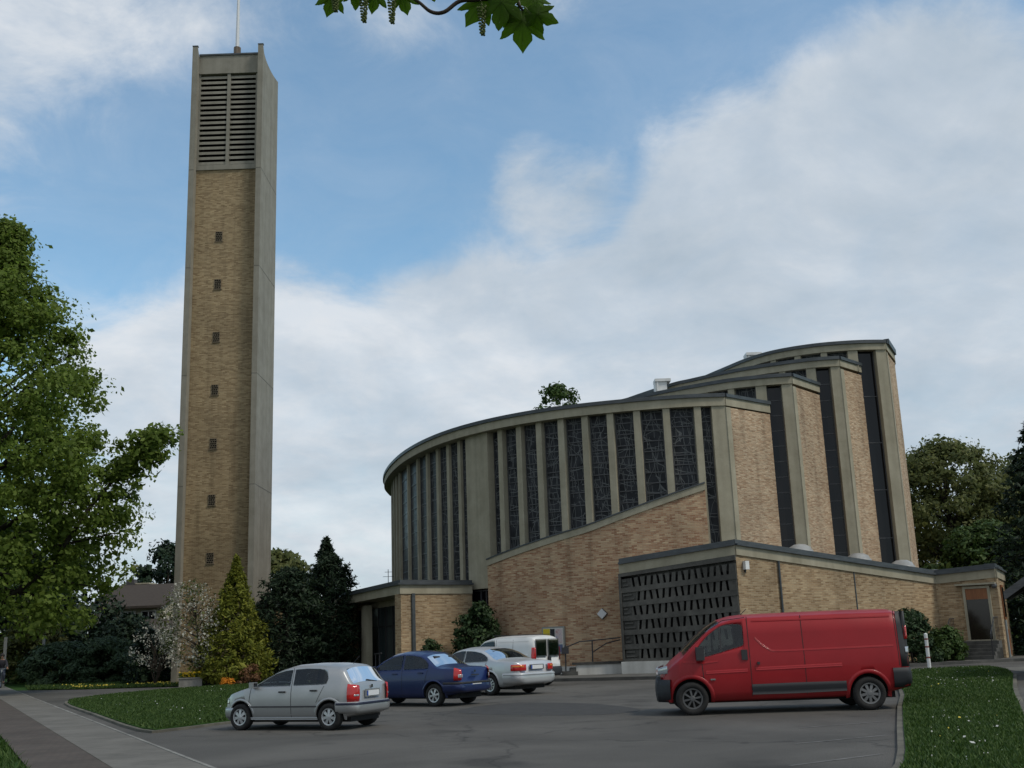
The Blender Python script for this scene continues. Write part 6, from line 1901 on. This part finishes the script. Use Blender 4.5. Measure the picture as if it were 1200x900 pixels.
m = MB(); m.tube([(2.98, .1, 1.0), (3.1, .1, 1.08), (3.55, .1, 1.34), (4.13, .1, 1.46)], .026, 6); m.build('rail', IRON, r_)
m = MB(); m.box((1.81, -.03, 1.10), (.30, .06, .26)); m.build('sign_plate', IRON, r_)

# white post with red bands
r_ = thing('marker_post', 'slim white marker post with thin dark bands on the path behind the red van', 'post', (14.95, 41.65, .0))
m = MB(); m.tube([(0, 0, 0), (0, 0, 1.28)], .065, 12); m.lathe([(.065, 1.28), (.05, 1.31), (.001, 1.325)], 12); m.build('post_body', WHITE, r_, smooth=False)
m = MB()
for z in (.42, .80, 1.08): m.lathe([(.067, z), (.068, z + .01), (.068, z + .045), (.067, z + .055)], 12)
m.build('band', plain('dull_red', (.20, .05, .04), .6), r_)

# stone flower trough
r_ = thing('flower_trough', 'weathered stone trough planted with yellow flowers in front of the bell tower', 'planter', (-15.68, 53.45, 0), .25)
m = MB(); m.box((0, 0, .2), (1.05, .45, .4)); m.box((0, 0, .385), (1.12, .52, .06)); bevel(m.build('trough', STONE, r_), .02)
rng = np.random.default_rng(3)
C = np.c_[rng.uniform(-.5, .5, 260), rng.uniform(-.2, .2, 260), rng.uniform(.44, .68, 260)]
leaf_mesh('flowers', L_YEL, r_, C, np.tile([0, -.4, 1.0], (260, 1)), .075, rng, aspect=1)
C = np.c_[rng.uniform(-.52, .52, 340), rng.uniform(-.22, .22, 340), rng.uniform(.40, .60, 340)]
leaf_mesh('leaves', L_GREEN, r_, C, np.tile([0, -.2, .6], (340, 1)), .13, rng, aspect=.3)

# grey posts beside the junipers
for (x, y, hh, lb) in ((-29.2, 63.5, 2.75, 'tall weathered grey post beside the cyclist'), (-28.6, 67.2, 2.85, 'weathered grey post standing behind the spreading juniper')):
    m = MB(); m.box((0, 0, hh / 2), (.13, .13, hh)); m.prism([(-.065, -.065), (.065, -.065), (.065, .065), (-.065, .065)], hh, hh + .02)
    o = m.build('post', noisy('grey_post', (.16, .16, .15), (.26, .26, .24), 2), None); o.location = (x, y, 0); bevel(o, .02); tag(o, lb, 'post')

# house at the far left
hs = thing('house', 'pale rendered house with a dark tiled roof beyond the shrubs at the left', 'house', (-30.5, 92, 0), rad(-6))
REND = noisy('cream_render', (.34, .30, .22), (.42, .38, .29), 1.2, rough=.9)
m = MB(); m.box((0, 0, 2.65), (5.6, 8.0, 5.3)); 
m.quad([(2.8, -4, 5.3), (2.8, 4, 5.3), (2.8, 0, 6.95)]); m.quad([(-2.8, 4, 5.3), (-2.8, -4, 5.3), (-2.8, 0, 6.95)])
m.build('wall', REND, hs)
TILE = noisy('dark_roof_tile', (.040, .031, .025), (.070, .056, .044), 3, rough=.9, stretch=(1, 6, 6))
m = MB()
for s_ in (-1, 1):
    b = [(-3.2, s_ * 4.7, 5.05), (3.2, s_ * 4.7, 5.05), (3.2, 0, 6.98), (-3.2, 0, 6.98)]; b = b if s_ < 0 else b[::-1]
    m.hexa(b, [(x, y, z + .18) for x, y, z in b])
rf = m.build('roof', TILE, hs)
m = MB(); m.box((-2.0, .6, 7.1), (.7, .6, 1.1)); m.build('chimney', noisy('chimney_brick', (.05, .05, .05), (.1, .09, .09), 4), rf)
m = MB(); m.box((-1.0, 1.2, 6.9), (1.0, 1.4, .7)); m.box((-1.0, 1.2, 7.28), (1.2, 1.6, .10)); m.build('dormer', REND, rf)
for x in (-1.7, .0, 1.7):
    m = MB(); m.box((x, -4.0, 4.35), (1.25, .16, 1.05)); o = m.build('window', WHITE, hs)
    m = MB()
    for q in (-.28, .28): m.box((x + q, -4.09, 4.35), (.46, .02, .86))
    m.build('pane', GLASSP, o)
m = MB(); m.box((-1.2, -4.02, 1.1), (1.0, .12, 2.1)); m.build('door', WOOD, hs)
# lower wing with its roof running down to the right
hs2 = thing('garage', 'low dark-roofed side building in front of the pale house', 'garage', (-26.9, 84, 0), rad(-6))
m = MB(); m.box((0, 0, 1.3), (5.6, 5, 2.6)); m.quad([(2.8, -2.5, 2.6), (2.8, 2.5, 2.6), (2.8, 0, 3.9)]); m.quad([(-2.8, 2.5, 2.6), (-2.8, -2.5, 2.6), (-2.8, 0, 3.9)]); m.build('wall', REND, hs2)
m = MB()
for s_ in (-1, 1):
    b = [(-3.0, s_ * 2.9, 2.4), (3.0, s_ * 2.9, 2.4), (3.0, 0, 3.95), (-3.0, 0, 3.95)]; b = b if s_ < 0 else b[::-1]
    m.hexa(b, [(x, y, z + .15) for x, y, z in b])
m.build('roof', TILE, hs2)
m = MB(); m.box((0, -2.52, 1.15), (2.4, .1, 2.1)); m.build('door', WOODD, hs2)

# timber shelter at the right edge
sh = thing('timber_shelter', 'dark timber shelter with overhanging pitched roof at the right edge', 'shelter', (18.2, 33.6, 0), rad(-24))
m = MB()
for s_ in (-1, 1):
    b = [(s_ * 3.25, -3.4, 2.30), (s_ * 3.25, 3.4, 2.30), (0, 3.4, 4.35), (0, -3.4, 4.35)]; b = b if s_ > 0 else b[::-1]
    m.hexa(b, [(x, y, z + .2) for x, y, z in b])
m.build('roof', WOODD, sh)
m = MB()
for s_ in (-1, 1):
    b = [(s_ * 3.32, -3.44, 2.22), (s_ * 3.32, -3.40, 2.22), (0, -3.40, 4.42), (0, -3.44, 4.42)]; b = b if s_ > 0 else b[::-1]
    m.hexa(b, [(x, y, z + .24) for x, y, z in b])
m.build('barge_board', noisy('weathered_board', (.05, .05, .05), (.11, .11, .11), 3, stretch=(1, 1, 5)), sh)
for sx in (-2.7, 2.7):
    for sy in (-2.8, 0, 2.8):
        m = MB(); m.box((sx, sy, 1.25), (.18, .18, 2.5)); m.build('post', WOODD, sh)
m = MB(); m.box((-2.7, 0, 2.5), (.16, 6.2, .2)); m.box((2.7, 0, 2.5), (.16, 6.2, .2)); m.box((0, 2.8, 2.5), (5.4, .14, .2)); m.box((0, -2.8, 2.5), (5.4, .14, .2)); m.build('beam', WOODD, sh)
m = MB(); m.box((0, 2.85, 1.2), (5.3, .06, 2.3)); m.build('back_wall', WOODD, sh)

# cyclist ---------------------------------------------------------
def skin_body(name, mat, parent, verts, edges, radii, root_i=0, sub=2):
    me = bpy.data.meshes.new(name); me.from_pydata(verts, edges, [])
    bm = bmesh.new(); bm.from_mesh(me); ly = bm.verts.layers.skin.verify(); bm.verts.ensure_lookup_table()
    for v, r in zip(bm.verts, radii): v[ly].radius = (r, r) if not isinstance(r, tuple) else r
    bm.verts[root_i][ly].use_root = True
    bm.to_mesh(me); bm.free()
    o = bpy.data.objects.new(name, me); COL.objects.link(o)
    sk = o.modifiers.new('skin', 'SKIN'); sk.use_smooth_shade = True
    sb = o.modifiers.new('sub', 'SUBSURF'); sb.levels = sub; sb.render_levels = sub
    dg = bpy.context.evaluated_depsgraph_get(); dg.update()
    nm = bpy.data.meshes.new_from_object(o.evaluated_get(dg)); o.modifiers.clear(); o.data = nm; nm.name = name
    nm.materials.clear(); nm.materials.append(mat); o.parent = parent
    nm.polygons.foreach_set('use_smooth', [True] * len(nm.polygons))
    return o


CYC = (-28.95, 62.7, .012); CYR = math.atan2(-SWD.y, -SWD.x)        # rides towards the camera along the path
bk = thing('bicycle', 'dark bicycle ridden along the pavement at the far left', 'bicycle', CYC, CYR)
FRM = plain('bike_frame', (.03, .035, .05), .35, .3)
for x, nm in ((.53, 'wheel'), (-.53, 'wheel')):
    m = MB(); R0 = .34; n = 28
    for k in range(n):
        pass
    pts = [(x + R0 * math.cos(2 * PI * k / 28), 0, R0 + R0 * math.sin(2 * PI * k / 28) + .005) for k in range(29)]
    m.tube(pts, .02, 6, caps=False); wo_ = m.build('wheel', TYRE, bk, smooth=True)
    m = MB(); pts = [(x + .315 * math.cos(2 * PI * k / 28), 0, R0 + .315 * math.sin(2 * PI * k / 28)) for k in range(29)]; m.tube(pts, .009, 5, caps=False)
    for k in range(14): m.tube([(x, 0, R0), (x + .315 * math.cos(2 * PI * k / 14), 0, R0 + .315 * math.sin(2 * PI * k / 14))], .003, 3)
    m.tube([(x, -.05, R0), (x, .05, R0)], .02, 6); m.build('rim', CHROME, wo_)
m = MB(); bb = (-.08, 0, .29); st = (-.22, 0, .80); hd = (.36, 0, .82); hl = (.40, 0, .66)
for a_, b_ in ((bb, st), (st, hd), (bb, hl), (hd, hl), (bb, (-.53, .05, .34)), (bb, (-.53, -.05, .34)), (st, (-.53, .05, .34)), (st, (-.53, -.05, .34)), (hl, (.53, .05, .34)), (hl, (.53, -.05, .34))): m.tube([a_, b_], .018, 6)
m.build('frame', FRM, bk)
m = MB(); m.tube([hd, (.33, 0, 1.0)], .015, 6); m.tube([(.22, -.30, 1.02), (.33, -.14, 1.02), (.35, 0, 1.0), (.33, .14, 1.02), (.22, .30, 1.02)], .013, 6); m.build('handlebar', CHROME, bk)
m = MB(); m.tube([st, (-.25, 0, .92)], .014, 6); m.lathe([(.001, .03), (.08, .025), (.11, 0), (.08, -.03), (.001, -.03)], 12, Matrix.Translation((-.26, 0, .93)) @ Matrix.Diagonal((1.3, .8, 1, 1))); m.build('saddle', PLASTIC, bk)
m = MB(); m.tube([(-.08, -.09, .29), (-.08, .09, .29)], .03, 8); m.tube([(-.08, .09, .29), (.06, .09, .21)], .012, 5); m.tube([(-.08, -.09, .29), (-.22, -.09, .37)], .012, 5); m.box((.07, .13, .20), (.09, .09, .02)); m.box((-.23, -.13, .38), (.09, .09, .02)); m.build('crank', CHROME, bk)
m = MB(); m.lathe([(.001, .03), (.04, .03), (.045, 0), (.001, -.03)], 10, Matrix.Translation((.40, 0, .92)) @ Matrix.Rotation(PI / 2, 4, 'Y')); m.build('headlamp', LCLR, bk)
pe = thing('person', 'cyclist in a dark jacket and trousers riding a bicycle at the far left', 'person', CYC, CYR)
CLOTH = noisy('dark_jacket', (.03, .03, .038), (.055, .055, .065), 6, rough=.9)
JEAN = noisy('blue_trousers', (.035, .045, .065), (.06, .07, .095), 8, rough=.9)
V = [(-.24, 0, 1.0), (-.20, 0, 1.12), (-.12, 0, 1.30), (-.05, 0, 1.45), (-.02, 0, 1.53), (.01, 0, 1.60), (.035, 0, 1.68), (.03, 0, 1.77),
     (-.05, .19, 1.44), (.07, .25, 1.22), (.23, .28, 1.05), (-.05, -.19, 1.44), (.07, -.25, 1.22), (.23, -.28, 1.05),
     (-.20, .10, .97), (.17, .12, .72), (.04, .12, .32), (.05, .13, .25), (.16, .13, .235),
     (-.20, -.10, .97), (.16, -.12, .86), (-.16, -.12, .50), (-.25, -.13, .43), (-.14, -.13, .405)]
Ed = [(0, 1), (1, 2), (2, 3), (3, 4), (4, 5), (5, 6), (6, 7), (3, 8), (8, 9), (9, 10), (3, 11), (11, 12), (12, 13), (0, 14), (14, 15), (15, 16), (16, 17), (17, 18), (0, 19), (19, 20), (20, 21), (21, 22), (22, 23)]
Rr = [(.15, .12), (.15, .12), (.17, .13), (.15, .11), (.06, .06), (.06, .06), (.095, .085), (.08, .075), .07, .052, .04, .07, .052, .04, .10, .075, .05, .05, .04, .10, .075, .05, .05, .04]
skin_body('body', SKIN, pe, V, Ed, Rr)
# clothing follows the body
Vj = V[:4] + [(-.03, 0, 1.50)] + V[8:10] + [(.20, .275, 1.08)] + V[11:13] + [(.20, -.275, 1.08)]
skin_body('jacket', CLOTH, pe, Vj, [(0, 1), (1, 2), (2, 3), (3, 4), (3, 5), (5, 6), (6, 7), (3, 8), (8, 9), (9, 10)], [(.17, .14), (.175, .145), (.195, .155), (.175, .13), .08, .09, .07, .055, .09, .07, .055])
skin_body('trousers', JEAN, pe, [V[0], V[14], V[15], V[16], V[19], V[20], V[21]], [(0, 1), (1, 2), (2, 3), (0, 4), (4, 5), (5, 6)], [(.17, .13), .115, .09, .065, .115, .09, .065])
for a_, b_ in ((V[17], V[18]), (V[22], V[23])):
    m = MB(); m.box(((a_[0] + b_[0]) / 2 + .02, a_[1], a_[2] - .005), (.27, .10, .10)); bevel(m.build('shoe', PLASTIC, pe), .03, 3)
m = MB(); m.lathe([(.001, .135), (.06, .12), (.105, .07), (.118, .0), (.11, -.03), (.10, -.05)], 16, Matrix.Translation((.02, 0, 1.735))); m.build('hair', plain('dark_hair', (.02, .015, .012), .7), pe, smooth=True)
m = MB()
for s_ in (-1, 1): m.lathe([(.001, .008), (.012, .004), (.001, -.006)], 8, Matrix.Translation((.118, s_ * .034, 1.715)) @ Matrix.Rotation(PI / 2, 4, 'Y'))
m.build('eye', plain('eye', (.03, .02, .02), .3), pe)
m = MB(); m.tube([(.118, 0, 1.715), (.145, 0, 1.68), (.122, 0, 1.672)], [.01, .017, .01], 6); m.build('nose', SKIN, pe)
for s_ in (-1, 1):
    m = MB()
    hx, hy, hz = .225, s_ * .29, 1.045
    m.box((hx + .01, hy, hz), (.09, .075, .035))
    for k in range(4):
        yy = hy - .03 + k * .02; L_ = (.05, .06, .056, .045)[k]
        m.tube([(hx + .05, yy, hz), (hx + .05 + L_ * .6, yy, hz - .01), (hx + .05 + L_ * .7, yy, hz - .04), (hx + .04, yy, hz - .05)], [.010, .009, .008, .007], 5)
    m.tube([(hx, hy - s_ * .035, hz), (hx + .035, hy - s_ * .055, hz - .015), (hx + .06, hy - s_ * .045, hz - .04)], [.012, .010, .008], 5)
    m.build('hand', SKIN, pe)

# overhanging sycamore branch close to the camera -----------------
ob = thing('sycamore_branch', 'overhanging branch with lobed green leaves and drooping flower spikes across the top', 'branch', (-.15, 3.6, 3.95))
O_ = Vector((-.15, 3.6, 3.95))
L_SYC = leafmat('sycamore_leaf', (.06, .12, .014), (.085, .16, .02), (.11, .19, .03), .8, (.30, .42, .05))
TW = noisy('twig', (.02, .014, .010), (.05, .035, .025), 20)
half = [(0, 0), (.07, -.12), (.18, -.16), (.30, -.10), (.38, .0), (.52, .02), (.44, .14), (.38, .24), (.36, .30), (.44, .38), (.50, .50), (.56, .68), (.46, .67), (.36, .64), (.27, .58), (.22, .56), (.24, .66), (.22, .76), (.13, .87), (.0, 1.06)]
def lobed(sc, rng):
    """outline of a toothed five-lobed leaf, tip along +y, as a fan with a gentle cup"""
    pts = []
    for i, (x, y) in enumerate(half):
        pts.append((x, y))
        if i < len(half) - 1 and i > 1:
            x2, y2 = half[i + 1]; pts.append(((x + x2) / 2 + .012 * rng.choice([-1, 1]), (y + y2) / 2 + .012))
    full = pts + [(-x, y) for x, y in pts[-2:0:-1]]
    return [Vector((x * sc, y * sc, -.25 * sc * (x * x) - .12 * sc * y * y)) for x, y in full]
def add_leaf(base, tip, facing, sc, stem_from, rng, label=None):
    b = Vector(base) - O_; tdir = (Vector(tip) - Vector(base)).normalized(); n_ = Vector(facing).normalized(); n_ = (n_ - tdir * n_.dot(tdir)).normalized(); sx = tdir.cross(n_)
    Mx = Matrix((sx, tdir, n_)).transposed()
    P = lobed(sc, rng); c0 = Mx @ Vector((0, .28 * sc, .01)) + b
    m = MB(); Q_ = [Mx @ p + b for p in P]
    for i in range(len(Q_)):
        m.quad([tuple(c0), tuple(Q_[i]), tuple(Q_[(i + 1) % len(Q_)])])
    o = m.build('leaf', L_SYC, ob)
    sd_ = o.modifiers.new('thick', 'SOLIDIFY'); sd_.thickness = .0008
    # petiole and main ribs
    m = MB(); s0 = Vector(stem_from) - O_; m.tube([tuple(s0), tuple(s0.lerp(b, .5) + Vector((0, 0, .012))), tuple(b)], [.003, .0024, .002], 5)
    for (x, y) in ((0, .85), (.34, .46), (-.34, .46), (.36, .08), (-.36, .08)):
        e = Mx @ Vector((x * sc, y * sc, .002 - .25 * sc * x * x - .12 * sc * y * y)) + b; m.tube([tuple(b), tuple(e)], [.0016, .0006], 4)
    m.build('leaf_stalk', plain('leaf_rib', (.07, .10, .025), .6), o)
rl = random.Random(2)
m = MB()
T1 = [(.9, 3.2, 6.5), (.45, 3.45, 5.0), (.16, 3.58, 4.15), (.06, 3.6, 3.93), (-.06, 3.6, 3.90), (-.14, 3.6, 3.895), (-.2, 3.6, 3.852), (-.25, 3.6, 3.856), (-.31, 3.6, 3.91), (-.42, 3.62, 3.97), (-.62, 3.65, 4.0)]
TR = [.05, .03, .016, .010, .009, .008, .0075, .007, .006, .005, .003]
m.tube([tuple(p - O_) for p in catmull(T1, 5)], [float(np.interp(i / 5, range(11), TR)) for i in range(51)], 8)
m.tube([tuple(Vector(p) - O_) for p in ((.06, 3.6, 3.93), (.075, 3.6, 3.87), (.09, 3.6, 3.845))], [.007, .006, .004], 6)
m.build('twig', TW, ob, smooth=True)
# base, tip, facing, size, stalk origin
LV = [((.085, 3.60, 3.842), (.085, 3.60, 3.69), (.1, -1, .25), .150, (.07, 3.60, 3.90)),
      ((.115, 3.59, 3.83), (.215, 3.58, 3.785), (.1, -1, -.2), .105, (.08, 3.60, 3.86)),
      ((.02, 3.58, 3.90), (-.005, 3.57, 3.77), (-.2, -1, .15), .135, (.04, 3.60, 3.93)),
      ((-.045, 3.61, 3.91), (-.125, 3.60, 3.80), (-.1, -1, .1), .13, (-.02, 3.60, 3.91)),
      ((.10, 3.62, 3.92), (.17, 3.62, 3.86), (.2, -1, .4), .12, (.07, 3.60, 3.92)),
      ((.075, 3.61, 3.85), (.02, 3.60, 3.79), (0, -1, -.3), .085, (.075, 3.60, 3.87)),
      ((-.36, 3.62, 3.955), (-.335, 3.61, 3.855), (0, -1, .2), .095, (-.34, 3.61, 3.95)),
      ((-.45, 3.63, 3.965), (-.47, 3.62, 3.88), (-.1, -1, .2), .09, (-.42, 3.62, 3.97)),
      ((-.52, 3.62, 3.985), (-.53, 3.62, 3.90), (0, -1, .2), .09, (-.5, 3.63, 3.99)),
      ((-.61, 3.64, 3.975), (-.635, 3.63, 3.88), (.2, -1, .1), .10, (-.60, 3.65, 4.0)),
      ((.0, 3.64, 4.0), (.09, 3.66, 4.06), (0, -1, .3), .13, (.06, 3.60, 3.96)),
      ((-.26, 3.62, 3.99), (-.24, 3.60, 3.92), (0, -1, .2), .09, (-.31, 3.6, 3.95))]
for lv in LV: add_leaf(*lv, rl)
for (x, z0, z1) in ((-.495, 3.97, 3.822), (-.392, 3.97, 3.813), (-.062, 3.91, 3.752), (-.60, 3.99, 3.87)):
    m = MB(); rg = random.Random(int(x * 1000)); L_ = z0 - z1
    m.tube([(x - O_.x, 0, z0 - O_.z), (x - O_.x + .004, 0, z1 - O_.z)], .002, 5)
    for k in range(64):
        f = .25 + .75 * k / 64; rad_ = .016 * (1.15 - .75 * f); a = k * 2.4
        px, py, pz = x - O_.x + rad_ * math.cos(a), rad_ * math.sin(a), z0 - O_.z - L_ * f
        m.lathe([(.0005, .005), (.0042, .002), (.0045, -.002), (.0005, -.005)], 6, Matrix.Translation((px, py, pz)))
    m.build('flower_spike', noisy('green_bud%d' % int(-x * 1000), (.05, .075, .02), (.11, .13, .04), 200), ob, smooth=True)
